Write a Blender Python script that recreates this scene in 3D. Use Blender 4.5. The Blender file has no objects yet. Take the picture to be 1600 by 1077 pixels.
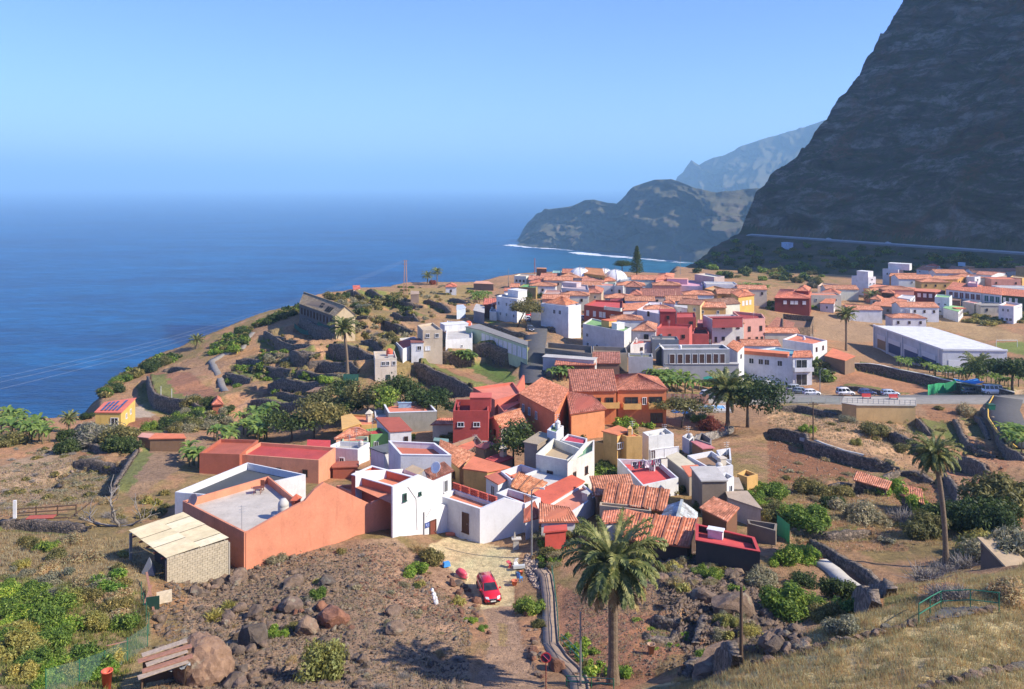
import bpy,math,random
import numpy as np
from mathutils import Vector,Matrix
random.seed(7);RNG=np.random.default_rng(11)
SC=bpy.context.scene;COL=SC.collection
# ------------------------------------------------------------------ camera
F,PX0,PY0=1300.0,800.0,288.0          # focal length in photo pixels, principal column, eye-level row
cam=bpy.data.objects.new('camera',bpy.data.cameras.new('camera'));COL.objects.link(cam)
cam.location=(0,0,0);cam.rotation_euler=(math.radians(90),0,0)
cam.data.sensor_width=36;cam.data.lens=36*F/1600;cam.data.shift_y=-(538.5-PY0)/1600
cam.data.clip_start=1;cam.data.clip_end=250000
SC.camera=cam
# ------------------------------------------------------------------ sky and sun
SUN=Vector((0.95,-0.31,0)).normalized();ELEV=math.radians(37)
SUN=Vector((SUN.x*math.cos(ELEV),SUN.y*math.cos(ELEV),math.sin(ELEV)))
W=bpy.data.worlds.new('World');SC.world=W;W.use_nodes=True
nt=W.node_tree;bg=nt.nodes['Background']
sky=nt.nodes.new('ShaderNodeTexSky');sky.sky_type='NISHITA';sky.sun_disc=False
sky.sun_elevation=ELEV;sky.sun_rotation=math.atan2(SUN.x,SUN.y);sky.altitude=200
sky.air_density=1.0;sky.dust_density=0.3;sky.ozone_density=4.0
tint=nt.nodes.new('ShaderNodeMix');tint.data_type='RGBA';tint.blend_type='MULTIPLY';tint.inputs[0].default_value=1;tint.inputs[7].default_value=(.46,.525,.93,1)
nt.links.new(sky.outputs[0],tint.inputs[6]);nt.links.new(tint.outputs[2],bg.inputs[0]);bg.inputs[1].default_value=0.15
sl=bpy.data.lights.new('sun','SUN');sl.energy=4.5;sl.angle=math.radians(0.5);sl.color=(1,0.91,0.76)
so=bpy.data.objects.new('sun',sl);COL.objects.link(so);so.rotation_euler=SUN.to_track_quat('Z','Y').to_euler()
so.location=(300,-200,300)
SC.view_settings.view_transform='Standard';SC.view_settings.look='None';SC.view_settings.gamma=1
SC.view_settings.use_curve_mapping=False;SC.view_settings.exposure=0.9
SC.render.engine='CYCLES'
cy=SC.cycles;cy.max_bounces=5;cy.diffuse_bounces=3;cy.glossy_bounces=2;cy.transmission_bounces=3
cy.volume_bounces=1;cy.transparent_max_bounces=6;cy.use_denoising=True;cy.caustics_reflective=False;cy.caustics_refractive=False
SEA=-250.0
# ------------------------------------------------------------------ zoom tiles used while measuring the photograph
Z=dict(a=(180,640,3.99),b=(520,600,3.847),c=(680,560,4.487),d=(920,640,4.487),e=(740,400,4.897),f=(1000,400,4.487),
 g=(440,420,4.487),h=(1260,380,3.847),i=(790,405,8.889),j=(960,405,8.889),k=(1260,405,9.365),l=(1430,400,9.365),
 m=(140,560,6.732),n=(330,480,6.73),o=(1090,750,7.178),p=(820,720,8.283),r=(680,700,6.733),s=(920,660,10.77),
 t=(0,600,4.31),u=(0,820,4.19),v=(300,820,4.19),w=(620,820,4.19),x=(920,820,4.19),y=(1240,820,4.19),z=(1200,600,4.0),F=(0,0,1.0))
def Q(k,pts):
    ox,oy,s=Z[k]
    return [(ox+x/s,oy+y/s) for x,y in pts]
def Q1(k,x,y):
    ox,oy,s=Z[k];return (ox+x/s,oy+y/s)
# ------------------------------------------------------------------ numpy noise
def _h(ix,iy,seed):
    n=(ix.astype(np.int64)*374761393+iy.astype(np.int64)*668265263+seed*974711)& 0x7fffffff
    n=((n ^(n >> 13))*1274126177)& 0x7fffffff
    return ((n ^(n >> 16))& 0xffff)/65535.0
def vnoise(x,y,seed=0):
    x=np.asarray(x,float);y=np.asarray(y,float)
    ix=np.floor(x);iy=np.floor(y);fx=x-ix;fy=y-iy
    fx=fx*fx*(3-2*fx);fy=fy*fy*(3-2*fy)
    a=_h(ix,iy,seed);b=_h(ix+1,iy,seed);c=_h(ix,iy+1,seed);d=_h(ix+1,iy+1,seed)
    return (a*(1-fx)+b*fx)*(1-fy)+(c*(1-fx)+d*fx)*fy
def fbm(x,y,oct=4,seed=0,gain=.5):
    s=0;a=1;t=0
    for o in range(oct):
        s=s+a*(vnoise(x*2**o+17.3*o,y*2**o-9.1*o,seed+o)-.5);t+=a;a *= gain
    return s/t*2
def sstep(a,b,x):
    t=np.clip((x-a)/(b-a),0,1);return t*t*(3-2*t)
def inpoly(x,y,poly):
    ins=np.zeros(np.shape(x),bool);n=len(poly)
    for i in range(n):
        x1,y1=poly[i];x2,y2=poly[(i+1)% n]
        if y1==y2:continue
        c=((y1>y)!=(y2>y))&(x<(x2-x1)*(y-y1)/(y2-y1)+x1)
        ins ^= c
    return ins
# ------------------------------------------------------------------ colours and materials
def lin(c):
    return tuple(((v/255)/12.92 if v/255<=.04045 else ((v/255+.055)/1.055)**2.4) for v in c)
def C(r,g,b,k=1.0):                        # sun-lit photo colour -> base colour
    l=lin((r,g,b));m=sum(l)/3;return tuple(min(.70,(v*.86+m*.14)*k*1.18) for v in l)
_M={}
def _nodes(name):
    m=bpy.data.materials.new(name);m.use_nodes=True
    N=m.node_tree.nodes;L=m.node_tree.links;return m,N,L,N['Principled BSDF']
def _noise(N,L,scale,detail=4,vec=None,rough=.6,dist=0):
    n=N.new('ShaderNodeTexNoise');n.inputs['Scale'].default_value=scale;n.inputs['Detail'].default_value=detail
    n.inputs['Roughness'].default_value=rough;n.inputs['Distortion'].default_value=dist
    if vec is not None:L.new(vec,n.inputs['Vector'])
    return n
def _ramp(N,L,fac,stops):
    r=N.new('ShaderNodeValToRGB');e=r.color_ramp.elements
    while len(e)<len(stops):e.new(.5)
    for el,(p,c) in zip(e,stops):
        el.position=p;el.color=(*c[:3],1)
    L.new(fac,r.inputs[0]);return r
def _mix(N,L,mode,fac,a,b):
    n=N.new('ShaderNodeMix');n.data_type='RGBA';n.blend_type=mode
    for sock,v in ((n.inputs[0],fac),(n.inputs[6],a),(n.inputs[7],b)):
        if hasattr(v,'type') and hasattr(v,'node'):L.new(v,sock)
        elif isinstance(v,(int,float)):sock.default_value=v
        else:sock.default_value=(*v[:3],1)
    return n.outputs[2]
def _bump(N,L,h,p,st=.3,d=.05):
    b=N.new('ShaderNodeBump');b.inputs['Strength'].default_value=st;b.inputs['Distance'].default_value=d
    L.new(h,b.inputs['Height']);L.new(b.outputs[0],p.inputs['Normal']);return b
def g3(v):return (v,v,v)
def plaster(c,stain=.4):
    key=('pl',tuple(round(x,3) for x in c),stain)
    if key in _M:return _M[key]
    m,N,L,p=_nodes('plaster');geo=N.new('ShaderNodeNewGeometry')
    n1=_noise(N,L,.45,5,geo.outputs['Position']);n2=_noise(N,L,4.0,6,geo.outputs['Position'])
    mp=N.new('ShaderNodeMapping');mp.inputs['Scale'].default_value=(1.5,1.5,.3);L.new(geo.outputs['Position'],mp.inputs[0])
    n3=_noise(N,L,1.0,5,mp.outputs[0])
    r1=_ramp(N,L,n1.outputs[0],[(.3,g3(1-stain*.5)),(.62,g3(1.0))])
    r2=_ramp(N,L,n3.outputs[0],[(.25,(1-stain*.8,1-stain*.9,1-stain)),(.45,g3(1.0))])
    r3=_ramp(N,L,n2.outputs[0],[(.25,g3(1-stain*.35)),(.7,g3(1.0))])
    o=_mix(N,L,'MULTIPLY',1,c,r1.outputs[0]);o=_mix(N,L,'MULTIPLY',.55,o,r2.outputs[0]);o=_mix(N,L,'MULTIPLY',1,o,r3.outputs[0])
    L.new(o,p.inputs['Base Color']);p.inputs['Roughness'].default_value=.9
    _bump(N,L,n2.outputs[0],p,.35,.03);_M[key]=m;return m
def tile(c):
    key=('ti',tuple(round(x,3) for x in c))
    if key in _M:return _M[key]
    c=(min(.68,c[0]*.9+.05),c[1]*.92+.05,c[2]*.9+.028)
    m,N,L,p=_nodes('roof_tiles');uv=N.new('ShaderNodeUVMap');geo=N.new('ShaderNodeNewGeometry')
    mp=N.new('ShaderNodeMapping');mp.inputs['Scale'].default_value=(1/.3,1/.42,1);L.new(uv.outputs[0],mp.inputs[0])
    fl=N.new('ShaderNodeVectorMath');fl.operation='FLOOR';L.new(mp.outputs[0],fl.inputs[0])
    wn=N.new('ShaderNodeTexWhiteNoise');wn.noise_dimensions='2D';L.new(fl.outputs[0],wn.inputs['Vector'])
    n1=_noise(N,L,.7,5,geo.outputs['Position']);n2=_noise(N,L,7,4,geo.outputs['Position'])
    r=_ramp(N,L,wn.outputs[0],[(0,tuple(v*.62 for v in c)),(.45,c),(.8,tuple(min(.8,v*1.15) for v in c)),(1,(min(.8,c[0]*1.3),min(.8,c[1]*1.6),min(.8,c[2]*1.9)))])
    r1=_ramp(N,L,n1.outputs[0],[(.3,(.62,.58,.55)),(.6,g3(1))]);r2=_ramp(N,L,n2.outputs[0],[(.3,g3(.75)),(.65,g3(1))])
    o=_mix(N,L,'MULTIPLY',1,r.outputs[0],r1.outputs[0]);o=_mix(N,L,'MULTIPLY',1,o,r2.outputs[0])
    fr=N.new('ShaderNodeVectorMath');fr.operation='FRACTION';L.new(mp.outputs[0],fr.inputs[0])
    sx=N.new('ShaderNodeSeparateXYZ');L.new(fr.outputs[0],sx.inputs[0])
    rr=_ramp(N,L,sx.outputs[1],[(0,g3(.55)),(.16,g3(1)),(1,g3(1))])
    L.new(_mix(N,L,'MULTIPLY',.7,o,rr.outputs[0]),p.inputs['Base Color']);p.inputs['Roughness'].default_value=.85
    _bump(N,L,sx.outputs[1],p,.5,.04);_M[key]=m;return m
def plain(c,rough=.6,metal=0,var=.15,scale=3,name='paint',bump=0):
    key=('p',tuple(round(x,3) for x in c),rough,metal,var,scale,bump)
    if key in _M:return _M[key]
    m,N,L,p=_nodes(name);geo=N.new('ShaderNodeNewGeometry')
    n=_noise(N,L,scale,5,geo.outputs['Position']);r=_ramp(N,L,n.outputs[0],[(.3,g3(1-var)),(.7,g3(1))])
    L.new(_mix(N,L,'MULTIPLY',1,c,r.outputs[0]),p.inputs['Base Color'])
    p.inputs['Roughness'].default_value=rough;p.inputs['Metallic'].default_value=metal
    if bump:_bump(N,L,n.outputs[0],p,bump,.05)
    _M[key]=m;return m
def stone(c1=(.085,.066,.05),c2=(.25,.19,.14),scale=3.0,gap=.35):
    key=('st',c1,c2,scale)
    if key in _M:return _M[key]
    m,N,L,p=_nodes('dry_stone');geo=N.new('ShaderNodeNewGeometry')
    v=N.new('ShaderNodeTexVoronoi');v.inputs['Scale'].default_value=scale;L.new(geo.outputs['Position'],v.inputs['Vector'])
    v2=N.new('ShaderNodeTexVoronoi');v2.feature='DISTANCE_TO_EDGE';v2.inputs['Scale'].default_value=scale;L.new(geo.outputs['Position'],v2.inputs['Vector'])
    r=_ramp(N,L,v.outputs['Color'],[(.2,c1),(.8,c2)])
    n=_noise(N,L,9,5,geo.outputs['Position']);rn=_ramp(N,L,n.outputs[0],[(.3,g3(.65)),(.7,g3(1.15))])
    e=_ramp(N,L,v2.outputs[0],[(0,g3(gap)),(.09,g3(1))])
    o=_mix(N,L,'MULTIPLY',1,r.outputs[0],rn.outputs[0]);o=_mix(N,L,'MULTIPLY',1,o,e.outputs[0])
    L.new(o,p.inputs['Base Color']);p.inputs['Roughness'].default_value=.95
    _bump(N,L,v2.outputs[0],p,.9,.15);_M[key]=m;return m
def rockmat(c1,c2,lichen=(.3,.29,.22),li=.62):
    key=('rk',c1,c2,li)
    if key in _M:return _M[key]
    m,N,L,p=_nodes('volcanic_rock');geo=N.new('ShaderNodeNewGeometry');oi=N.new('ShaderNodeObjectInfo')
    n=_noise(N,L,1.6,8,geo.outputs['Position'],.7);n2=_noise(N,L,.9,5,geo.outputs['Position']);n3=_noise(N,L,14,4,geo.outputs['Position'])
    r=_ramp(N,L,n.outputs[0],[(.3,c1),(.68,c2)])
    k=_ramp(N,L,n2.outputs[0],[(li,g3(0)),(li+.1,g3(.7))])
    o=_mix(N,L,'MIX',k.outputs[0],r.outputs[0],lichen)
    ob=_ramp(N,L,oi.outputs['Random'],[(0,g3(.6)),(1,(1.25,1.1,1.0))]);o=_mix(N,L,'MULTIPLY',1,o,ob.outputs[0])
    L.new(o,p.inputs['Base Color']);p.inputs['Roughness'].default_value=.95
    ad=N.new('ShaderNodeMath');ad.operation='ADD';L.new(n.outputs[0],ad.inputs[0]);L.new(n3.outputs[0],ad.inputs[1])
    _bump(N,L,ad.outputs[0],p,.9,.12);_M[key]=m;return m
def foliage(dark,mid,light,rough=.55,trans=.38):
    key=('fo',dark,mid,light)
    if key in _M:return _M[key]
    m,N,L,p=_nodes('foliage');geo=N.new('ShaderNodeNewGeometry');oi=N.new('ShaderNodeObjectInfo')
    dark,mid,light=(tuple(min(.5,v*k) for v,k in zip(q,(1.75,1.6,1.4))) for q in (dark,mid,light))
    r=_ramp(N,L,geo.outputs['Random Per Island'],[(0,dark),(.5,mid),(.93,light),(1,tuple(min(.6,v*1.6) for v in light))])
    n=_noise(N,L,.8,3,geo.outputs['Position']);rn=_ramp(N,L,n.outputs[0],[(.35,(.7,.78,.8)),(.65,(1.15,1.08,1))])
    ob=_ramp(N,L,oi.outputs['Random'],[(0,(.75,.82,.85)),(1,(1.2,1.1,1.0))])
    o=_mix(N,L,'MULTIPLY',1,r.outputs[0],rn.outputs[0]);o=_mix(N,L,'MULTIPLY',1,o,ob.outputs[0])
    L.new(o,p.inputs['Base Color']);p.inputs['Roughness'].default_value=rough;p.inputs['Specular IOR Level'].default_value=.3
    tr=N.new('ShaderNodeBsdfTranslucent');L.new(o,tr.inputs[0]);mx=N.new('ShaderNodeMixShader');mx.inputs[0].default_value=trans
    L.new(p.outputs[0],mx.inputs[1]);L.new(tr.outputs[0],mx.inputs[2]);L.new(mx.outputs[0],N['Material Output'].inputs[0])
    _M[key]=m;return m
GLASS=None
def glass():
    global GLASS
    if GLASS:return GLASS
    m,N,L,p=_nodes('window_glass');p.inputs['Base Color'].default_value=(.02,.024,.03,1);p.inputs['Roughness'].default_value=.12
    geo=N.new('ShaderNodeNewGeometry');n=_noise(N,L,.8,2,geo.outputs['Position'])
    r=_ramp(N,L,n.outputs[0],[(.35,(.012,.014,.018)),(.7,(.05,.055,.06))]);L.new(r.outputs[0],p.inputs['Base Color'])
    GLASS=m;return m
# ------------------------------------------------------------------ mesh and object helpers
class MB:
    def __init__(s,o=(0,0,0)):s.v=[];s.f=[];s.uv={};s.o=o
    def add(s,vs,fs,uv=None):
        b=len(s.v);s.v+=[tuple(p) for p in vs]
        for k,f in enumerate(fs):
            s.f.append([b+i for i in f])
            if uv:s.uv[len(s.f)-1]=[uv[i] for i in f]
    def quad(s,a,b,c,d):s.add([a,b,c,d],[(0,1,2,3)])
    def box(s,c,size,rz=0,top=1.0):
        sx,sy,sz=(q/2 for q in size);ca,sa=math.cos(rz),math.sin(rz);vs=[]
        for z in (-sz,sz):
            k=top if z>0 else 1
            for x,y in ((-sx,-sy),(sx,-sy),(sx,sy),(-sx,sy)):
                x *= k;y *= k;vs.append((c[0]+x*ca-y*sa,c[1]+x*sa+y*ca,c[2]+z))
        s.add(vs,[(0,3,2,1),(4,5,6,7),(0,1,5,4),(1,2,6,5),(2,3,7,6),(3,0,4,7)])
    def beam(s,a,b,w,h=None):
        a=Vector(a);b=Vector(b);d=(b-a).normalized();h=h or w
        sd=d.cross(Vector((0,0,1)));sd=Vector((1,0,0)) if sd.length<1e-4 else sd.normalized();up=sd.cross(d)
        vs=[p+sd*x*w/2+up*y*h/2 for p in (a,b) for x,y in ((-1,-1),(1,-1),(1,1),(-1,1))]
        s.add(vs,[(0,1,2,3),(7,6,5,4),(0,4,5,1),(1,5,6,2),(2,6,7,3),(3,7,4,0)])
    def tube(s,pts,rad,n=8,cap=True):
        pts=[Vector(p) for p in pts];rad=rad if hasattr(rad,'__len__') else [rad]*len(pts);vs=[]
        for i,p in enumerate(pts):
            d=(pts[min(i+1,len(pts)-1)]-pts[max(i-1,0)]).normalized()
            sd=d.cross(Vector((.3,.95,.1))) if abs(d.z)<.95 else d.cross(Vector((0,1,0)))
            sd.normalize();up=sd.cross(d)
            vs+=[p+(sd*math.cos(2*math.pi*k/n)+up*math.sin(2*math.pi*k/n))*rad[i] for k in range(n)]
        fs=[(i*n+k,i*n+(k+1)% n,(i+1)*n+(k+1)% n,(i+1)*n+k) for i in range(len(pts)-1) for k in range(n)]
        if cap:fs+=[tuple(range(n))[::-1],tuple((len(pts)-1)*n+k for k in range(n))]
        s.add(vs,fs)
    def lathe(s,prof,c=(0,0,0),n=12):
        vs=[(c[0]+r*math.cos(2*math.pi*k/n),c[1]+r*math.sin(2*math.pi*k/n),c[2]+z) for r,z in prof for k in range(n)]
        fs=[(i*n+k,i*n+(k+1)% n,(i+1)*n+(k+1)% n,(i+1)*n+k) for i in range(len(prof)-1) for k in range(n)]
        s.add(vs,fs)
    def mesh(s,name,mat,smooth=False):
        me=bpy.data.meshes.new(name);ox,oy,oz=s.o
        me.from_pydata([(x-ox,y-oy,z-oz) for x,y,z in s.v],[],s.f)
        if s.uv:
            lay=me.uv_layers.new(name='UVMap');k=0
            for fi,f in enumerate(s.f):
                for j in range(len(f)):
                    lay.data[k].uv=s.uv[fi][j] if fi in s.uv else (0,0);k+=1
        if mat:me.materials.append(mat)
        if smooth:me.shade_smooth()
        return me
    def build(s,name,mat,parent=None,smooth=False,loc=None):
        o=bpy.data.objects.new(name,s.mesh(name,mat,smooth));COL.objects.link(o)
        if parent:o.parent=parent
        if loc is not None:o.location=loc
        elif not parent:o.location=s.o
        return o
def tag(o,label,cat,group=None,kind=None):
    if label:o['label']=label
    if cat:o['category']=cat
    if group:o['group']=group
    if kind:o['kind']=kind
    return o
def empty(name,loc,label,cat,group=None,rz=0):
    o=bpy.data.objects.new(name,None);COL.objects.link(o);o.location=loc;o.rotation_euler=(0,0,rz)
    o.empty_display_size=.3
    return tag(o,label,cat,group)
def inst(name,me,loc,rz=0,sc=1,parent=None,rx=0,ry=0):
    o=bpy.data.objects.new(name,me);COL.objects.link(o);o.location=loc;o.rotation_euler=(rx,ry,rz)
    o.scale=sc if hasattr(sc,'__len__') else (sc,sc,sc)
    if parent:o.parent=parent
    return o
def npmesh(name,V,Fq,mat,smooth=False,col=None):
    me=bpy.data.meshes.new(name);V=np.asarray(V,np.float32);Fq=np.asarray(Fq,np.int32);k=Fq.shape[1]
    me.vertices.add(len(V));me.vertices.foreach_set('co',V.ravel())
    me.loops.add(Fq.size);me.loops.foreach_set('vertex_index',Fq.ravel())
    me.polygons.add(len(Fq));me.polygons.foreach_set('loop_start',np.arange(0,Fq.size,k,dtype=np.int32))
    if smooth:me.polygons.foreach_set('use_smooth',np.ones(len(Fq),bool))
    me.update(calc_edges=True)
    if col is not None:
        a=me.color_attributes.new('Col','FLOAT_COLOR','POINT')
        a.data.foreach_set('color',np.concatenate([col,np.ones((len(V),1))],1).astype(np.float32).ravel())
    if mat:me.materials.append(mat)
    return me
def gridfaces(nr,nc):
    i=np.arange(nr-1)[:,None]*nc+np.arange(nc-1)[None,:]
    return np.stack([i,i+1,i+nc+1,i+nc],-1).reshape(-1,4)
# ================================================================== TERRAIN
CP=[ # photo column, photo row, distance
(0,1077,55),(160,1070,57),(340,1060,58),(500,1060,58),(620,1060,57),(700,1060,61),(800,1070,58),(860,1070,59),(958,1072,58),(1040,1070,57),
(-150,1077,55),(-150,900,80),(0,950,72),(0,850,93),(100,900,82),(200,1000,66),(200,900,80),(100,820,102),(60,800,108),
(450,920,79),(450,980,70),(380,890,88),(262,902,84),(330,950,76),(600,900,84),(650,960,73),(700,1000,65),(560,860,92),(615,835,96),
(765,940,84),(740,850,98),(676,845,97),(800,1000,69),(860,930,84),(880,860,93),(900,1000,68),
(1240,1010,47),(1100,1062,48),(1340,975,49),(1450,945,51),(1560,915,53),(1600,1077,38),(1400,1077,39),(1200,1077,41),(1750,1000,44),(1700,900,56),(1100,1130,36),(1300,1130,35),(1700,1130,35),(1000,1130,44),
(1240,1003,60),(1100,1040,62),(1340,958,64),(1450,925,66),(1560,893,66),
(1000,1000,66),(1050,960,72),(1100,950,73),(1150,1000,66),(1200,920,80),(1250,940,76),(1300,900,84),(1050,900,82),(1180,870,88),
(1330,800,105),(1400,870,88),(1478,885,84),(1500,880,84),(1600,880,78),(1700,860,82),(1600,800,103),(1700,780,105),
(100,740,135),(220,740,127),(0,720,141),(-150,720,141),(300,690,150),(50,690,156),(120,670,173),(0,655,183),(-150,660,180),(130,652,188),(180,648,186),
(220,640,190),(290,620,205),(340,640,192),(240,575,242),(310,545,252),(385,522,260),(465,490,268),(527,525,236),(500,465,312),(560,455,352),
(640,450,392),(700,445,410),(745,448,415),(600,590,196),(620,582,198),(520,595,202),(450,565,218),(400,625,192),(400,690,160),(430,660,172),(480,640,180),
(560,650,168),(650,560,213),(700,545,226),(720,590,202),(650,630,176),(560,520,242),(640,500,268),(700,475,322),(600,480,302),(700,650,162),
(650,740,126),(800,740,126),(850,745,123),(780,850,97),(700,690,147),(735,690,148),(870,670,152),(900,590,198),(830,570,206),(835,500,270),(790,515,255),
(950,750,119),(1060,780,111),(1150,790,109),(1190,860,91),(1050,865,91),(960,800,104),(560,800,104),(560,740,128),(450,720,136),(340,720,134),(300,800,108),
(1250,700,141),(1150,690,148),(1400,700,144),(1400,780,113),(1500,720,140),(1600,720,136),(1700,720,134),(1250,760,119),
(1250,617,206),(1400,618,204),(1500,620,199),(1590,660,170),(1580,635,188),(1700,640,185),(1100,640,182),(1050,660,167),(1200,650,176),(1320,640,186),
(1300,570,240),(1400,590,228),(1370,565,262),(1470,590,236),(1600,560,262),(1300,505,325),(1500,500,345),(1400,470,395),(1590,445,470),(1700,450,460),(1700,540,280),
(1050,570,222),(1200,595,226),(1000,545,240),(900,500,285),(1100,505,285),(950,455,385),(1100,450,395),(860,433,440),(950,432,460),(1050,436,460),(1230,485,340),(1200,462,405),(1330,480,370)]
def xyz(px,py,Y):return ((px-PX0)/F*Y,Y,-(py-PY0)/F*Y)
_cx=np.array([(px-PX0)/F for px,py,Y in CP]);_cv=np.array([math.log(Y) for px,py,Y in CP]);_cz=np.array([-(py-PY0)/F*Y for px,py,Y in CP])
def _tps(r2):return .5*r2*np.log(r2+1e-9)
_n=len(CP);_A=np.zeros((_n+3,_n+3))
_A[:_n,:_n]=_tps((_cx[:,None]-_cx)**2+(_cv[:,None]-_cv)**2)+np.eye(_n)*.0006
_A[:_n,_n]=1;_A[:_n,_n+1]=_cx;_A[:_n,_n+2]=_cv;_A[_n:,:_n]=_A[:_n,_n:].T
_w=np.linalg.solve(_A,np.concatenate([_cz,[0,0,0]]))
def base_h(u,v):
    s=np.shape(u);u=np.ravel(u);v=np.ravel(v);out=np.empty(len(u))
    for i in range(0,len(u),40000):
        a=u[i:i+40000];b=v[i:i+40000]
        out[i:i+40000]=_tps((a[:,None]-_cx)**2+(b[:,None]-_cv)**2)@_w[:_n]+_w[_n]+_w[_n+1]*a+_w[_n+2]*b
    return out.reshape(s)
NU,NV=640,680
US=np.linspace(-.86,.86,NU);VS=np.linspace(math.log(24),math.log(860),NV);YS=np.exp(VS)
UU,VV=np.meshgrid(US,VS);YY=np.exp(VV);XX=UU*YY
# coarse evaluation then bilinear: the base is smooth
_cu=np.linspace(-.86,.86,130);_cvv=np.linspace(math.log(24),math.log(860),130)
_co=base_h(*np.meshgrid(_cu,_cvv))
def _bil(A,ua,va,u,v):
    fu=np.clip((u-ua[0])/(ua[-1]-ua[0])*(len(ua)-1),0,len(ua)-1.001);fv=np.clip((v-va[0])/(va[-1]-va[0])*(len(va)-1),0,len(va)-1.001)
    iu=fu.astype(int);iv=fv.astype(int);a=fu-iu;b=fv-iv
    return (A[iv,iu]*(1-a)+A[iv,iu+1]*a)*(1-b)+(A[iv+1,iu]*(1-a)+A[iv+1,iu+1]*a)*b
HB=np.minimum(_bil(_co,_cu,_cvv,UU,VV),-20)
# --- mountain foot frame: s runs inward from the mountain road, q along the skyline ridge
def foot_s(X,Y):return (X-210)*.854+(Y-780)*.52
def mountain(X,Y):
    s=foot_s(X,Y);r=-(X-210)*.52+(Y-780)*.854
    wob=24*fbm(r/85,s/160,4,5)+16*np.abs(fbm(r/30,s/110,4,9))+5*fbm(X/10,Y/10,3,3)+9*fbm(s/11+3*fbm(r/60,s/60,2,77),r/70,3,71)
    se=s+wob*sstep(5,70,s)
    f=np.interp(se,[-400,-200,-134,0,7,36,60,114,156,277,323,380,450,560],[-75,-38,-20,0,.5,40,56,82,116,216,272,430,660,850])
    z=-47+f
    z=z+sstep(20,60,s)*(1.5*np.sin(z/5.2+5*fbm(X/60,Y/60,2,2))+4.2*fbm(X/14,Y/14,4,21)+1.2*fbm(X/5,Y/5,3,22))
    z=z+(1-sstep(-15,-3,s))*(1.6*np.sign(np.sin(s/5+fbm(X/30,Y/30,2,4)*3))*.5+2.5*fbm(X/40,Y/40,4,8))
    q=(X-210)*.789+(Y-780)*.614;t=-(X-210)*.614+(Y-780)*.789
    zr=np.interp(q,[-160,0,36,115,157,279,326,480,700],[-72,-49,-3,32,66,168,220,400,760])
    zr=zr+sstep(4,40,q)*(9*fbm(q/22,q*0+1,4,31)+5*fbm(q/7,q*0+4,3,32))
    z=np.minimum(z,zr-3.2*np.maximum(t,-3)+3*fbm(X/12,Y/12,3,33)*sstep(3,15,t)+np.maximum(-t,0)*3)
    return np.minimum(z,800)
_r=-(XX-210)*.52+(YY-780)*.854;_th=np.interp(_r,[-260,-150],[0,-95]);_ms=sstep(-110+_th,-40+_th,foot_s(XX,YY))
HB=HB*(1-_ms)+np.where(_ms>0,mountain(XX,YY),0)*_ms
def hgrid(A,X,Y):
    X=np.asarray(X,float);Y=np.asarray(Y,float);return _bil(A,US,VS,X/Y,np.log(Y))
def hit(px,py,h=0.0,A=None,ymin=0):
    A=HG if A is None else A
    u=(px-PX0)/F;fu=min(max((u-US[0])/(US[-1]-US[0])*(NU-1),0),NU-1.001);i=int(fu);a=fu-i
    col=A[:,i]*(1-a)+A[:,i+1]*a+h;d=-(py-PY0)/F*YS-col
    k=np.where((d<=0)&(YS>ymin))[0]
    if len(k)==0:k=[NV-1]
    k=k[0]
    if k==0:Y=YS[0]
    else:
        t=d[k-1]/(d[k-1]-d[k]+1e-9) if d[k-1]>0 else 1.0;Y=YS[k-1]+(YS[k]-YS[k-1])*t
    return Vector((u*Y,Y,-(py-PY0)/F*Y-h))
HG=HB
# --- plateau edge: beyond it the land falls to the sea
EDGE=[((px-PX0)/F*Y,Y) for px,Y in [(-500,150),(-100,172),(0,187),(110,192),(150,199),(172,220),(230,252),(310,264),(385,276),(460,292),(500,326),(560,372),(640,418),(745,432),(810,468),(900,492),(1000,500),(1052,500),(1062,640),(1149,790),(1190,820),(1260,900)]]
EDGE+=[(2600,2200),(2600,5),(-1400,5)]
def edge_d(X,Y):
    d=np.full(np.shape(X),1e9)
    for (x1,y1),(x2,y2) in zip(EDGE[:22],EDGE[1:22]):
        ex,ey=x2-x1,y2-y1;t=np.clip(((X-x1)*ex+(Y-y1)*ey)/(ex*ex+ey*ey),0,1);d=np.minimum(d,np.hypot(X-x1-t*ex,Y-y1-t*ey))
    return np.where(inpoly(X,Y,EDGE),-d,d)
ED=edge_d(XX,YY)
PXG=PX0+F*UU;PYG=PY0-F*HB/YY
def zone(k,pts):return inpoly(PXG,PYG,Q(k,pts))
smooth_zone=zone('w',[(210,120),(360,70),(545,110),(800,180),(790,300),(770,400),(800,700),(960,1077),(560,1077),(640,800),(560,560),(440,360),(310,240)])| zone('F',[(1080,690),(1250,640),(1600,600),(1600,760),(1380,800),(1180,760)])
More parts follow.
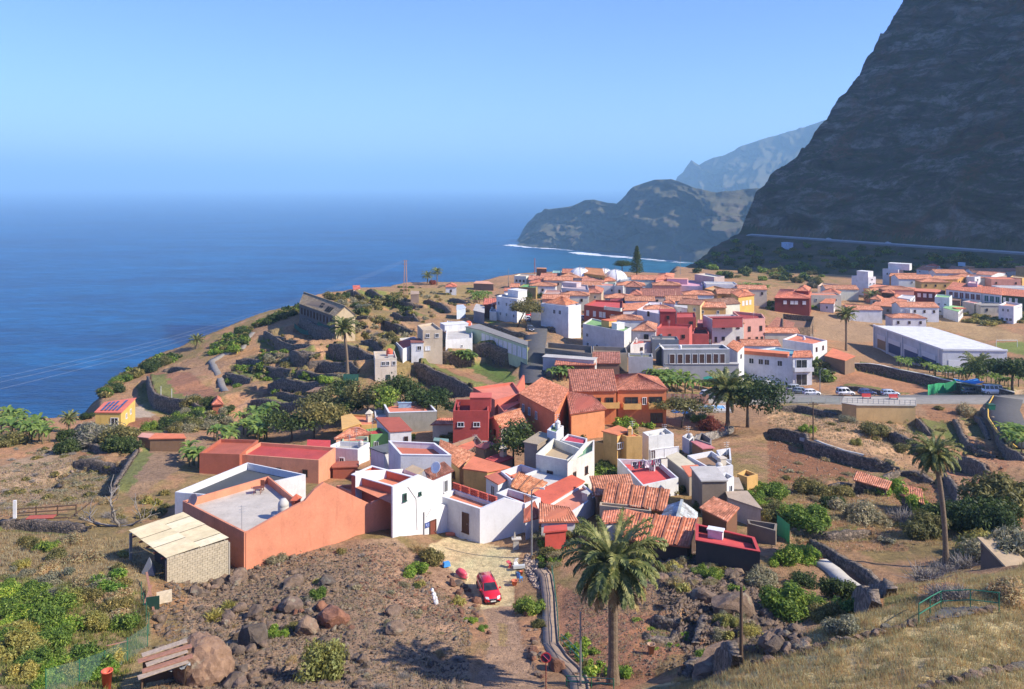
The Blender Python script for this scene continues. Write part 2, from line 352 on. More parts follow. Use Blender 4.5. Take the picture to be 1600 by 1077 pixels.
# --- retaining walls: polylines measured along their top edge, drawn so that the raised side lies on the left hand
WALLS=[
('n',[(400,565),(640,620),(850,650)],1.6,'low dark wall below the scrubby strip on the seaward terraces'),
('n',[(600,725),(800,765),(1000,800),(1230,830)],2.6,'tall dark terrace wall below the strip of green vines'),
('n',[(420,870),(700,905),(1000,955)],2.2,'lowest dark wall of the seaward terraces, above the bare plot'),
('n',[(720,690),(880,640),(1150,700),(1380,735)],2.2,'dark wall of the terrace that ends at the tall lone palm'),
('n',[(1010,600),(1150,570),(1430,640),(1548,690)],2.2,'dark terrace wall passing behind the lone palm trunk'),
('n',[(1250,490),(1400,520),(1548,560)],1.8,'short dark wall uphill of the lone palm'),
('n',[(840,480),(860,540),(930,570),(1040,570)],2.0,'curved dark wall round the small tan plot on the terraces'),
('n',[(150,640),(280,665),(420,690)],1.8,'dark wall right of the walled lane near the sea'),
('n',[(780,360),(900,375)],1.4,'tiny dark wall under an ochre patch of dry grass'),
('n',[(560,250),(660,285),(770,325)],2.0,'dark wall below the lane bend at the sea edge'),
('n',[(930,130),(1100,215),(1300,290)],3.2,'big dark bank wall under the old grey warehouse'),
('m',[(610,170),(625,240),(640,300),(690,360),(800,385),(950,410),(1180,455)],3.8,'tall curved dark wall holding up the ploughed field beside the yellow house'),
('m',[(785,120),(840,95),(1050,100)],1.4,'dark wall at the top of the ploughed field'),
('t',[(940,448),(850,560),(755,705)],2.4,'dark left-facing wall of the long bare tan field'),
('t',[(494,515),(700,516),(885,512)],1.8,'straight dark wall behind the grey scrub plot'),
('t',[(490,555),(430,600),(395,650)],1.4,'short dark wall left of the grey scrub plot'),
('t',[(950,405),(1170,400)],1.2,'small dark wall at the top of the bare tan field'),
('t',[(510,385),(640,420),(750,455)],1.2,'low pale-topped wall below the grey thicket'),
('t',[(0,905),(130,905),(380,930),(600,960)],1.3,'rough dark wall at the foot of the left fields, above the green thicket'),
('g',[(930,625),(1050,680),(1200,750),(1340,825)],3.4,'massive dark wall below the brown vegetable terrace'),
('g',[(1110,570),(1230,585),(1346,620)],3.0,'dark wall above the brown vegetable terrace'),
('g',[(630,490),(790,545)],2.0,'dark wall left of the white house with the orange tank'),
('g',[(714,365),(780,395),(860,425),(940,445)],2.2,'dark wall of the tan plot left of the square beige house'),
('g',[(530,315),(690,350)],2.0,'dark wall beside the gable end of the old warehouse'),
('g',[(480,368),(600,400)],1.5,'dark wall above the palm crown by the old warehouse'),
('g',[(680,430),(830,470)],1.8,'dark wall below the thorny plot in the middle terraces'),
('g',[(870,310),(960,365)],1.8,'dark wall behind the square beige house'),
('g',[(1180,205),(1300,240)],1.6,'dark wall near the blue shed on the headland'),
('g',[(800,205),(900,225),(990,235)],2.4,'dark wall at the foot of the lattice pylon'),
('g',[(600,165),(720,200),(790,205)],2.6,'dark wall left of the pylon above the round bushes'),
('g',[(360,168),(450,180)],2.2,'dark sea-edge wall behind the old warehouse'),
('g',[(455,152),(600,182)],2.6,'dark wall below the tiny red-roofed hut'),
('z',[(0,265),(120,285),(235,305),(245,350),(420,405),(600,458),(820,505)],2.2,'long dark wall crossing below the straw-coloured plots on the right'),
('z',[(60,125),(200,130),(300,155),(430,170)],1.6,'dark wall below the car park fence'),
('z',[(760,290),(860,330),(960,375)],2.2,'dark wall left of the palm crown on the right plots'),
('z',[(922,182),(965,230),(1020,275)],1.8,'dark left-facing wall under the corner of the yellow terrace'),
('z',[(1160,185),(1200,270),(1245,370),(1330,400),(1430,420)],1.5,'dark bent wall right of the palm crown'),
('z',[(1340,140),(1385,230),(1420,290),(1450,370),(1500,420),(1600,480)],1.8,'dark wall beside the yellow-kerbed road'),
('z',[(1200,445),(1290,490),(1375,530)],2.6,'thick dark wall behind the big olive bush on the right'),
('z',[(690,560),(830,530),(930,550),(1030,580)],1.2,'tumbled wall above the ruined tile-roofed sheds'),
('z',[(1105,560),(1150,620),(1190,690),(1180,760)],1.5,'dark wall right of the right palm trunk'),
('h',[(285,708),(450,740),(600,772),(750,803),(900,838),(1060,862),(1250,880)],3.0,'long dark retaining wall with a pale coping below the banana rows'),
('x',[(420,590),(500,605),(600,612)],.8,'low stone edge right of the big palm trunk'),
('x',[(350,720),(450,738),(520,742),(585,700)],.5,'curving line of stones on the red soil beside the big palm'),
('x',[(745,590),(730,660),(690,780)],.9,'small broken stone wall in the middle of the rubble plots'),
('x',[(610,955),(690,900),(800,885),(960,905)],1.4,'hollow stone bank behind the dry grass crest'),
('y',[(120,70),(200,130),(300,205),(430,290),(560,370)],.8,'straight stone edge of the red plot on the right'),
('y',[(400,470),(460,525),(530,560)],1.1,'dark stone bank below the green handrail, left piece'),
('y',[(490,495),(560,510),(630,522)],.9,'stacked stone wall left of the green handrail'),
('e',[(0,690),(120,705),(240,740),(410,740)],4.6,'tall dark stone wall carrying the pale green school'),
('e',[(80,508),(220,555),(410,635)],2.0,'dark garden wall above the pale green school'),
('f',[(98,785),(400,785),(690,785)],3.0,'rough stone wall below the grey row with dark doors'),
('d',[(690,205),(780,180),(880,150),(1010,105)],1.5,'pale rubble wall behind the roofs beside the brown field'),
('n',[(330,960),(560,930),(700,960)],1.6,'low dark wall edging the bare plot under the terraces'),
('n',[(640,800),(820,850),(1010,905)],1.6,'thin dark wall just below the strip of green vines'),
('n',[(880,560),(1010,585),(1140,545)],1.2,'little wall along the tan path on the terraces'),
('n',[(540,470),(700,490),(830,455)],1.4,'dark wall along the ochre dry grass terrace'),
('n',[(260,520),(420,500),(560,540)],1.4,'dark wall left of the ochre dry grass terrace'),
('n',[(680,320),(850,400),(1040,430)],1.8,'dark wall slanting below the green netting of the warehouse'),
('g',[(560,560),(640,590),(720,640)],1.8,'dark wall left of the cream three-window house'),
('g',[(330,590),(480,620),(640,660)],2.0,'long dark wall behind the lone palm trunk, upper one'),
('g',[(780,300),(860,330),(930,350)],1.6,'dark wall above the square beige house, far one'),
('g',[(1000,215),(1100,240),(1180,290)],1.8,'dark wall across the bare headland plot'),
('z',[(900,380),(1010,420),(1090,470)],1.6,'dark wall just behind the right palm crown'),
('z',[(380,610),(560,600),(700,640)],1.0,'low stone line above the right bush cluster'),
('z',[(150,900),(400,930),(640,900)],1.0,'low stone line below the right bush cluster'),
('z',[(1290,170),(1350,260),(1380,330)],1.4,'dark wall between the two plots left of the curved road'),
('h',[(200,850),(400,870),(560,900)],1.2,'low dark wall across the brown plot above the parked cars'),
('e',[(575,555),(700,550),(830,545)],3.0,'dark wall above the grey ruin in the town'),
('m',[(555,900),(880,893)],1.0,'short straight dark wall behind the orange sheet roof'),
]
def resample(P,step):
    P=[np.array(p[:2],float) for p in P];L=[0]
    for a,b in zip(P,P[1:]):L.append(L[-1]+np.hypot(*(b-a)))
    n=max(2,int(L[-1]/step)+1);t=np.linspace(0,L[-1],n)
    return np.stack([np.interp(t,L,[p[0] for p in P]),np.interp(t,L,[p[1] for p in P])],1),t
DZ=np.zeros_like(HB);WDATA=[];BANDS=[]
for k,pts,h,lab in WALLS:
    if k in 'ng' :h *= 1.35
    P=[hit(px,py,h*.45,HB) for px,py in Q(k,pts)]
    WDATA.append((P,h,lab))
    P2=[np.array((p.x,p.y)) for p in P];tot=sum(np.hypot(*(b-a)) for a,b in zip(P2,P2[1:]))
    xs=[p[0] for p in P2];ys=[p[1] for p in P2];mg=26
    sel=(XX>min(xs)-mg)&(XX<max(xs)+mg)&(YY>min(ys)-mg)&(YY<max(ys)+mg)
    if not sel.any():continue
    X=XX[sel];Y=YY[sel];best=np.full(X.shape,1e9);sg=np.zeros(X.shape);ar=np.zeros(X.shape);L0=0
    for i,(a,b) in enumerate(zip(P2,P2[1:])):
        e=b-a;l=np.hypot(*e);tt=((X-a[0])*e[0]+(Y-a[1])*e[1])/l**2;t=np.clip(tt,0,1)
        d=np.hypot(X-a[0]-t*e[0],Y-a[1]-t*e[1]);s=np.sign(e[0]*(Y-a[1])-e[1]*(X-a[0]));up=d<best-1e-6
        best[up]=d[up];sg[up]=s[up];ar[up]=(L0+t*l)[up];L0+=l
    tp=min(1.6,tot*.06);taper=np.clip(ar/tp,0,1)*np.clip((tot-ar)/tp,0,1)
    sd=best*sg-.25;fall=5+3*h
    BANDS.append((sel,sd,taper,lab))
    DZ[sel]+=np.where(sd>0,h*.5,-h*.5)*np.exp(-np.abs(sd)/fall)*taper
HG=HB+DZ
# roughness of the open ground
soft=np.where(smooth_zone,.12,1.0)
nearf=sstep(140,60,YY)
HG=HG+soft*(.35*fbm(XX/5,YY/5,4,40)*(.45+.55*nearf)+.22*np.maximum(0,fbm(XX/1.6,YY/1.6,3,44))*nearf+.5*fbm(XX/22,YY/22,3,48))*(1-_ms)
# the courtyard, the lots under the big orange house and the roads lie level enough already; the coast falls away
EDn=ED+3*fbm(XX/14,YY/14,4,60)
drop=np.where(EDn>0,1.1*EDn+1.6*np.maximum(EDn-4,0),0)
drop=drop*(1-.0*_ms)
HG=np.maximum(HG-drop,-251.5)
PYG=PY0-F*HG/YY
# --- surface colours by zone (albedo of the soils themselves)
def K(r,g,b):
    c=np.array(C(r,g,b,.97));return (c*.92+c.mean()*.08)*np.array([1.09,1.0,.86])
n1=fbm(XX/9,YY/9,4,70)[...,None];n2=fbm(XX/2.2,YY/2.2,4,74)[...,None];n3=fbm(XX/35,YY/35,3,78)[...,None]
CG=K(150,118,88)+n1*.10*K(190,150,110)
def mixc(A,B,w):return A*(1-w)+B*w
CG=mixc(CG,K(122,112,62),sstep(.05,.5,n3+.6*n2)*.75)
CG=mixc(CG,K(172,122,84),sstep(.1,.5,n1-.4*n2)*.6)
def paint(k,pts,col,w=.9,tex=.25):
    global CG
    px=PXG+n2[...,0]*5;py=PYG+n1[...,0]*4
    m=inpoly(px,py,Q(k,pts))[...,None]*w
    CG=mixc(CG,col*(1+tex*n2+tex*.5*n1),m)
paint('F',[(0,820),(230,850),(240,1077),(0,1077)],K(140,124,84))
paint('F',[(300,860),(620,840),(700,900),(740,1077),(280,1077)],K(154,128,104))
paint('F',[(560,850),(700,860),(740,950),(700,1000),(620,960)],K(162,128,102))
paint('t',[(0,560),(400,415),(490,500),(480,560),(400,640),(240,800),(0,800)],K(158,136,112))
paint('t',[(490,550),(850,545),(640,800),(230,800)],K(140,125,92))
paint('t',[(755,705),(930,455),(1170,415),(1379,360),(1379,410),(1180,590),(900,770)],K(138,114,92),.95,.12)
paint('t',[(510,400),(740,460),(720,480),(560,500)],K(150,108,80))
paint('m',[(605,165),(860,130),(1040,150),(1370,370),(1200,450),(690,360),(640,300)],K(140,98,76),.95,.15)
paint('m',[(350,590),(600,460),(760,520),(640,620),(420,625)],K(170,156,140),.95,.1)
paint('m',[(150,640),(620,625),(820,680),(560,740),(400,700)],K(140,92,70))
paint('m',[(590,690),(800,660),(860,720),(760,780),(600,750)],K(88,108,50))
paint('m',[(640,560),(900,510),(1050,600),(800,650)],K(158,130,72))
paint('n',[(230,1077),(420,960),(700,960),(760,1077)],K(152,120,98))
paint('n',[(50,560),(450,430),(700,380),(1040,430),(820,450),(560,490),(300,530)],K(165,125,80))
paint('n',[(850,470),(1050,480),(1030,570),(880,540)],K(165,125,95))
paint('n',[(1090,440),(1250,480),(1150,560),(1090,520)],K(165,125,95))
paint('n',[(630,700),(1260,790),(1230,825),(640,730)],K(96,112,52))
paint('n',[(890,620),(1390,710),(1380,740),(880,650)],K(150,112,88))
paint('n',[(430,860),(550,820),(1000,920),(1000,950)],K(150,116,92))
paint('g',[(1000,630),(1346,760),(1346,830),(1050,690)],K(146,100,74))
paint('g',[(850,700),(950,700),(1230,890),(1180,910)],K(96,112,50))
paint('g',[(1140,540),(1346,560),(1346,620),(1200,590)],K(84,112,44))
paint('g',[(1030,250),(1200,270),(1180,330),(1080,330)],K(158,122,88))
paint('g',[(720,370),(930,430),(860,420),(800,360)],K(150,118,86))
paint('g',[(600,165),(1346,120),(1346,200),(990,230)],K(140,122,72))
paint('c',[(0,20),(350,170),(300,190),(0,70)],K(150,112,80))
paint('c',[(100,20),(560,120),(560,165),(420,165)],K(84,108,44))
paint('e',[(0,730),(60,740),(330,920),(300,970),(0,850)],K(88,112,46))
paint('e',[(100,500),(200,500),(220,535),(110,520)],K(96,130,50))
paint('z',[(0,300),(240,350),(700,530),(540,585),(280,595),(0,660)],K(136,92,64),.95,.2)
paint('z',[(0,150),(400,170),(900,200),(960,370),(800,480),(240,310),(0,250)],K(176,142,106))
paint('z',[(960,130),(1160,150),(1240,370),(1040,280)],K(150,108,76))
paint('z',[(1170,190),(1340,150),(1400,390),(1250,360)],K(170,140,98))
paint('z',[(1110,260),(1440,420),(1500,520),(1400,560),(1150,420)],K(150,104,74))
paint('z',[(1110,540),(1350,600),(1360,740),(1200,780)],K(152,104,76))
paint('z',[(700,560),(1060,580),(1060,800),(850,720)],K(146,100,72))
paint('z',[(140,800),(600,860),(900,1040),(200,1040)],K(150,112,78))
paint('y',[(0,120),(120,80),(560,380),(480,440),(200,260)],K(140,92,62))
paint('y',[(480,450),(800,380),(1440,330),(1440,540),(850,600),(640,560)],K(196,144,90))
paint('F',[(1000,1077),(1060,1062),(1240,1003),(1340,962),(1450,935),(1560,900),(1800,850),(1800,1200),(900,1200)],K(222,170,120),.99,.12)
paint('h',[(30,420),(400,440),(650,500),(380,600),(60,580)],K(152,126,98),.95,.15)
paint('h',[(420,430),(900,450),(1308,560),(1308,600),(1040,580),(740,500)],K(160,134,96))
paint('h',[(1130,600),(1320,600),(1320,680),(1180,650)],K(110,130,56))
paint('h',[(200,770),(300,740),(860,850),(800,910),(560,910),(180,880)],K(160,112,80))
paint('h',[(860,880),(1060,860),(1308,880),(1308,960),(660,960),(560,910)],K(168,146,122),.95,.1)
paint('e',[(400,1010),(560,500),(400,500),(300,400),(480,330),(620,700),(520,1010)],K(110,106,104),.5)
paint('f',[(180,960),(480,960),(480,1000),(180,1000)],K(110,112,54))
paint('f',[(920,900),(1346,980),(1346,1040),(930,1040)],K(160,146,126),.95,.1)
paint('x',[(0,600),(600,600),(720,740),(880,700),(890,780),(600,940),(250,1077),(0,1077)],K(150,104,80))
paint('x',[(600,600),(640,600),(700,700),(600,780),(500,760)],K(104,110,54),.5)
paint('x',[(420,160),(1040,210),(1100,520),(900,500),(500,560),(420,400)],K(122,104,88),.8)
paint('w',[(210,120),(360,70),(545,110),(800,180),(790,300),(770,400),(760,530),(560,560),(440,360),(310,240)],K(206,176,134),.97,.12)
paint('w',[(560,560),(760,530),(830,800),(960,1077),(480,1077),(620,800)],K(158,130,108),.95,.15)
paint('w',[(655,650),(715,650),(720,800),(670,800)],K(150,130,78),.8)
paint('w',[(850,180),(960,250),(1000,330),(940,430),(880,400),(830,260)],K(176,150,128),.8,.4)
paint('w',[(1060,380),(1400,560),(1400,1077),(1230,1000),(1060,780)],K(150,106,82))
for bi,(sel,sd,tpr,lab) in enumerate(BANDS):
    c=CG[sel];nz=n2[sel][:,0];far=np.median(YY[sel])>150
    up=((sd>.3)&(sd<(4.5 if far else 2.2)+1.5*nz)&(tpr>.3))[:,None]*(.8 if bi % 3 else .35);lo=((sd<-.2)&(sd>-(3.0 if far else 1.4)+nz)&(tpr>.3))[:,None]*.75
    c=mixc(c,(K(98,116,52) if bi % 2 else K(160,124,90))*(1+.3*n1[sel]),up);c=mixc(c,(K(86,104,48) if bi % 3!=1 else K(110,86,66))*(1+.3*n1[sel]),lo);CG[sel]=c
CG=np.clip(CG,.012,.6)
# coast slope is green scrub over dark rock
ew=sstep(-1,8,EDn)[...,None];CG=mixc(CG,mixc(K(74,80,48),K(88,74,60),sstep(-.1,.4,n1)),ew)
mw=_ms[...,None];dk=mixc(K(70,74,50),K(96,84,70),sstep(-.2,.3,n1));CG=mixc(CG,dk,mw)
def ground_mat(name,pos_scale=1.0):
    m,N,L,p=_nodes(name);at=N.new('ShaderNodeAttribute');at.attribute_name='Col';geo=N.new('ShaderNodeNewGeometry')
    a=_noise(N,L,1.3,8,geo.outputs['Position'],.72);b=_noise(N,L,7.5,6,geo.outputs['Position'],.7)
    v=N.new('ShaderNodeTexVoronoi');v.inputs['Scale'].default_value=3.2;v.inputs['Randomness'].default_value=1;L.new(geo.outputs['Position'],v.inputs['Vector'])
    ra=_ramp(N,L,a.outputs[0],[(.28,(.52,.5,.48)),(.5,g3(.98)),(.72,(1.3,1.26,1.2))]);rb=_ramp(N,L,b.outputs[0],[(.25,g3(.62)),(.5,g3(1)),(.75,g3(1.25))])
    rv=_ramp(N,L,v.outputs['Color'],[(.2,g3(.86)),(.9,g3(1.1))])
    o=_mix(N,L,'MULTIPLY',1,at.outputs['Color'],ra.outputs[0]);o=_mix(N,L,'MULTIPLY',1,o,rb.outputs[0]);o=_mix(N,L,'MULTIPLY',.7,o,rv.outputs[0])
    L.new(o,p.inputs['Base Color']);p.inputs['Roughness'].default_value=.97;p.inputs['Specular IOR Level'].default_value=.15
    ad=N.new('ShaderNodeMath');ad.operation='MULTIPLY_ADD';L.new(a.outputs[0],ad.inputs[0]);ad.inputs[1].default_value=2.0;L.new(b.outputs[0],ad.inputs[2])
    _bump(N,L,ad.outputs[0],p,.9,.16);return m
GM=ground_mat('soil')
Fq=gridfaces(NV,NU)
sfoot=foot_s(XX,YY).ravel();keep=(sfoot[Fq].min(1)<9)& ~((HG.ravel()[Fq].max(1)<-251))
me=npmesh('ground',np.stack([XX,YY,HG],-1).reshape(-1,3),Fq[keep],GM,True,CG.reshape(-1,3))
gob=bpy.data.objects.new('ground',me);COL.objects.link(gob);tag(gob,None,None,kind='structure')
# near skirt under and behind the viewpoint so the hillside goes on
def ground_z(x,y):return float(hgrid(HG,x,max(y,24.1)))
# --- mountain mesh in its own frame
def mount_mat():
    m,N,L,p=_nodes('cliff_rock');geo=N.new('ShaderNodeNewGeometry')
    mp=N.new('ShaderNodeMapping');mp.inputs['Scale'].default_value=(.5,.5,1.6);L.new(geo.outputs['Position'],mp.inputs[0])
    a=_noise(N,L,.045,12,mp.outputs[0],.74,.8);b=_noise(N,L,.012,6,geo.outputs['Position'],.6,1.0);c=_noise(N,L,.16,10,geo.outputs['Position'],.82)
    rk=_ramp(N,L,a.outputs[0],[(.34,(.04,.034,.03)),(.5,(.17,.135,.105)),(.62,(.44,.36,.28))])
    rd=_ramp(N,L,b.outputs[0],[(.5,g3(0)),(.64,g3(.75))]);o=_mix(N,L,'MIX',rd.outputs[0],rk.outputs[0],(.27,.115,.06))
    gr=_ramp(N,L,c.outputs[0],[(.46,g3(0)),(.56,g3(.85))])
    sx=N.new('ShaderNodeSeparateXYZ');L.new(geo.outputs['Normal'],sx.inputs[0]);sl=_ramp(N,L,sx.outputs[2],[(.35,g3(.15)),(.75,g3(1))])
    mu=N.new('ShaderNodeMath');mu.operation='MULTIPLY';L.new(gr.outputs[0],mu.inputs[0]);L.new(sl.outputs[0],mu.inputs[1])
    o=_mix(N,L,'MIX',mu.outputs[0],o,(.085,.105,.045))
    L.new(o,p.inputs['Base Color']);p.inputs['Roughness'].default_value=.97;p.inputs['Specular IOR Level'].default_value=.1
    ad=N.new('ShaderNodeMath');ad.operation='MULTIPLY_ADD';L.new(a.outputs[0],ad.inputs[0]);ad.inputs[1].default_value=2;L.new(c.outputs[0],ad.inputs[2])
    _bump(N,L,ad.outputs[0],p,1,5);return m
MM=mount_mat()
S_,R_=np.meshgrid(np.concatenate([np.linspace(3,330,300),np.linspace(333,560,60)]),np.concatenate([np.linspace(-950,-475,60),np.linspace(-470,420,480)]))
MX=210+.854*S_-.52*R_;MY=780+.52*S_+.854*R_;MZ=np.maximum(mountain(MX,MY),-251.5)
mo=bpy.data.objects.new('mountain',npmesh('mountain',np.stack([MX,MY,MZ],-1).reshape(-1,3),gridfaces(*S_.shape),MM,True));COL.objects.link(mo);tag(mo,None,None,kind='structure')
# --- headland and far ridge: ribbed cliff lofts standing on the sea
def loft(name,base,top,depthback,nb,nh,seed,rib,mat):
    u=np.linspace(0,1,nb);bx=np.interp(u,*zip(*[(i/(len(base)-1),b[0]) for i,b in enumerate(base)]))
    by=np.interp(u,*zip(*[(i/(len(base)-1),b[1]) for i,b in enumerate(base)]))
    tx=np.interp(bx,[t[0] for t in top],[t[1] for t in top])
    Yb=F*(-SEA)/(by-PY0) if by.min()>PY0+2 else by*0+base[0][2]
    Zs=[];nt_=nh
    kk=np.linspace(0,1,nh);Vs=[]
    dist=Yb*(bx-PX0)/F
    for k in kk:
        setb=depthback*(k**1.25);Y=Yb+setb
        topz=-(tx-PY0)/F*(Yb+depthback)
        z=SEA+(topz-SEA)*(k**.92)
        g=rib*(np.abs(fbm(dist/260,k*1.2+0*u,4,seed))+.5*fbm(dist/70,k*5+0*u,4,seed+7)+.22*fbm(dist/22,k*14+0*u,3,seed+9))*math.sin(math.pi*min(1,k*.9+.06))
        Y=Y+g*1.0;z=z+(0 if k in (0,1) else 1)*rib*.10*fbm(dist/60,k*12+0*u,3,seed+3)
        Vs.append(np.stack([(bx-PX0)/F*Y+.5*g,Y,z],-1))
    for e in (1,2,3):
        l=Vs[nh-1].copy();l[:,1]+=depthback*.9*e;l[:,0]+=depthback*.3*e;l[:,2]=np.maximum(SEA-1,SEA+(l[:,2]-SEA)*(1-.33*e));Vs.append(l)
    me=npmesh(name,np.concatenate(Vs),gridfaces(len(Vs),nb),mat,True)
    o=bpy.data.objects.new(name,me);COL.objects.link(o);tag(o,None,None,kind='structure');return o
def far_mat():
    m,N,L,p=_nodes('far_rock');geo=N.new('ShaderNodeNewGeometry')
    mp=N.new('ShaderNodeMapping');mp.inputs['Scale'].default_value=(.6,.6,1.5);L.new(geo.outputs['Position'],mp.inputs[0])
    a=_noise(N,L,.018,10,mp.outputs[0],.72);r=_ramp(N,L,a.outputs[0],[(.32,(.05,.042,.034)),(.6,(.13,.105,.085)),(.75,(.2,.165,.13))])
    sx=N.new('ShaderNodeSeparateXYZ');L.new(geo.outputs['Normal'],sx.inputs[0]);sl=_ramp(N,L,sx.outputs[2],[(.45,g3(0)),(.8,g3(.75))])
    L.new(_mix(N,L,'MIX',sl.outputs[0],r.outputs[0],(.10,.095,.055)),p.inputs['Base Color']);p.inputs['Roughness'].default_value=1;p.inputs['Specular IOR Level'].default_value=.05
    _bump(N,L,a.outputs[0],p,1,14);return m
FM=far_mat()
loft('headland',[(808,384.5),(835,387),(870,389),(905,391),(950,396),(1000,401),(1040,406),(1080,411),(1140,416),(1260,420)],
     [(800,384),(806,380),(814,366),(822,353),(836,338),(850,329),(878,326),(896,321),(912,313),(926,312),(946,317),(962,319),(978,306),(990,292),(1006,286),(1022,281),(1048,280),(1060,284),(1080,292),(1100,299),(1120,303),(1142,300),(1165,296),(1182,294),(1220,300),(1300,310)],330,420,60,90,170,FM)
loft('far_ridge',[(990,335),(1080,340),(1180,345),(1300,350),(1500,355)],
     [(990,332),(1030,297),(1052,288),(1056,276),(1064,270),(1072,258),(1078,250),(1083,253),(1090,258),(1098,252),(1112,246),(1130,243),(1160,228),(1200,214),(1240,203),(1262,196),(1292,186),(1340,170),(1500,120)],1500,300,50,120,420,FM)
# --- sea
def sea_mat():
    m,N,L,p=_nodes('sea_water');geo=N.new('ShaderNodeNewGeometry')
    mp=N.new('ShaderNodeMapping');mp.inputs['Scale'].default_value=(.45,1.2,1);mp.inputs['Rotation'].default_value=(0,0,math.radians(14));L.new(geo.outputs['Position'],mp.inputs[0])
    a=_noise(N,L,.05,6,mp.outputs[0],.62);b=_noise(N,L,.006,4,mp.outputs[0],.6);c=_noise(N,L,.16,4,mp.outputs[0],.6)
    dv=N.new('ShaderNodeVectorMath');dv.operation='DISTANCE';L.new(geo.outputs['Position'],dv.inputs[0]);dv.inputs[1].default_value=(560,2500,SEA)
    bay=_ramp(N,L,dv.outputs['Value'],[(0,g3(0)),(1,g3(0))]);mr=N.new('ShaderNodeMapRange');L.new(dv.outputs['Value'],mr.inputs[0])
    mr.inputs[1].default_value=150;mr.inputs[2].default_value=900;mr.inputs[3].default_value=1;mr.inputs[4].default_value=0
    N.remove(bay)
    rb=_ramp(N,L,b.outputs[0],[(.35,(.0,.036,.13)),(.65,(.0,.09,.24))])
    o=_mix(N,L,'MIX',mr.outputs[0],rb.outputs[0],(.012,.12,.19))
    ra=_ramp(N,L,a.outputs[0],[(.38,g3(.5)),(.55,g3(1)),(.68,(1.9,1.6,1.45))]);o=_mix(N,L,'MULTIPLY',.8,o,ra.outputs[0])
    w1=_noise(N,L,.045,8,geo.outputs['Position'],.78);w2=_ramp(N,L,w1.outputs[0],[(.735,g3(0)),(.76,g3(.7))]);o=_mix(N,L,'MIX',w2.outputs[0],o,(.7,.75,.8))
    L.new(o,p.inputs['Base Color']);p.inputs['Roughness'].default_value=.32;p.inputs['IOR'].default_value=1.33;p.inputs['Specular IOR Level'].default_value=.18
    ad=N.new('ShaderNodeMath');ad.operation='ADD';L.new(a.outputs[0],ad.inputs[0]);L.new(c.outputs[0],ad.inputs[1])
    _bump(N,L,ad.outputs[0],p,.8,6);return m
sm=MB();sm.quad((-95000,-1500,SEA),(95000,-1500,SEA),(95000,95000,SEA),(-95000,95000,SEA));tag(sm.build('sea',sea_mat()),None,None,kind='structure')
foam=MB();rf=random.Random(5)
def foamstrip(a,b,n,w,jit):
    for i in range(n):
        t=i/n+rf.uniform(-.4,.4)/n;px=a[0]+(b[0]-a[0])*t;py=a[1]+(b[1]-a[1])*t+rf.uniform(-jit,jit)
        Y=F*(-SEA)/(py-PY0);X=(px-PX0)/F*Y;l=rf.uniform(8,34);k=9;ww=w*rf.uniform(.3,1.1)
        ring=[(X+l*math.cos(q)*rf.uniform(.6,1.2),Y+ww*math.sin(q)*rf.uniform(.5,1.3),SEA+.35+i*.0004) for q in [2*math.pi*j/k for j in range(k)]]
        foam.add(ring,[tuple(range(k))])
foamstrip((794,383.4),(868,389),34,13,.7);foamstrip((796,383),(830,386.5),26,24,.8);foamstrip((900,396),(985,403),34,11,.9)
foamstrip((900,395),(935,399),22,20,1.0);foamstrip((985,403),(1075,411),26,7,.7);foamstrip((850,388.5),(905,392.5),8,6,.5)
tag(foam.build('sea_foam',plain((.8,.82,.84),.8,0,.1)),None,None,kind='stuff')
# --- haze
hz=MB();X0,X1,Y0,Y1,Zb,Zt=-96000,96000,-2000,96000,-253,805
hz.add([(X0,Y0,Zb),(X1,Y0,Zb),(X1,Y1,Zb),(X0,Y1,Zb),(X0,Y0,Zt),(X1,Y0,Zt),(X1,Y1,Zt),(X0,Y1,Zt)],[(0,3,2,1),(4,5,6,7),(0,1,5,4),(1,2,6,5),(2,3,7,6),(3,0,4,7)])
hm=bpy.data.materials.new('haze');hm.use_nodes=True;hn=hm.node_tree.nodes;hn.remove(hn['Principled BSDF'])
pv=hn.new('ShaderNodeVolumePrincipled');pv.inputs['Color'].default_value=(.47,.79,1.0,1);pv.inputs['Density'].default_value=1.08e-4;pv.inputs['Anisotropy'].default_value=.1
hm.node_tree.links.new(pv.outputs[0],hn['Material Output'].inputs['Volume'])
tag(hz.build('haze',hm),None,None,kind='stuff')
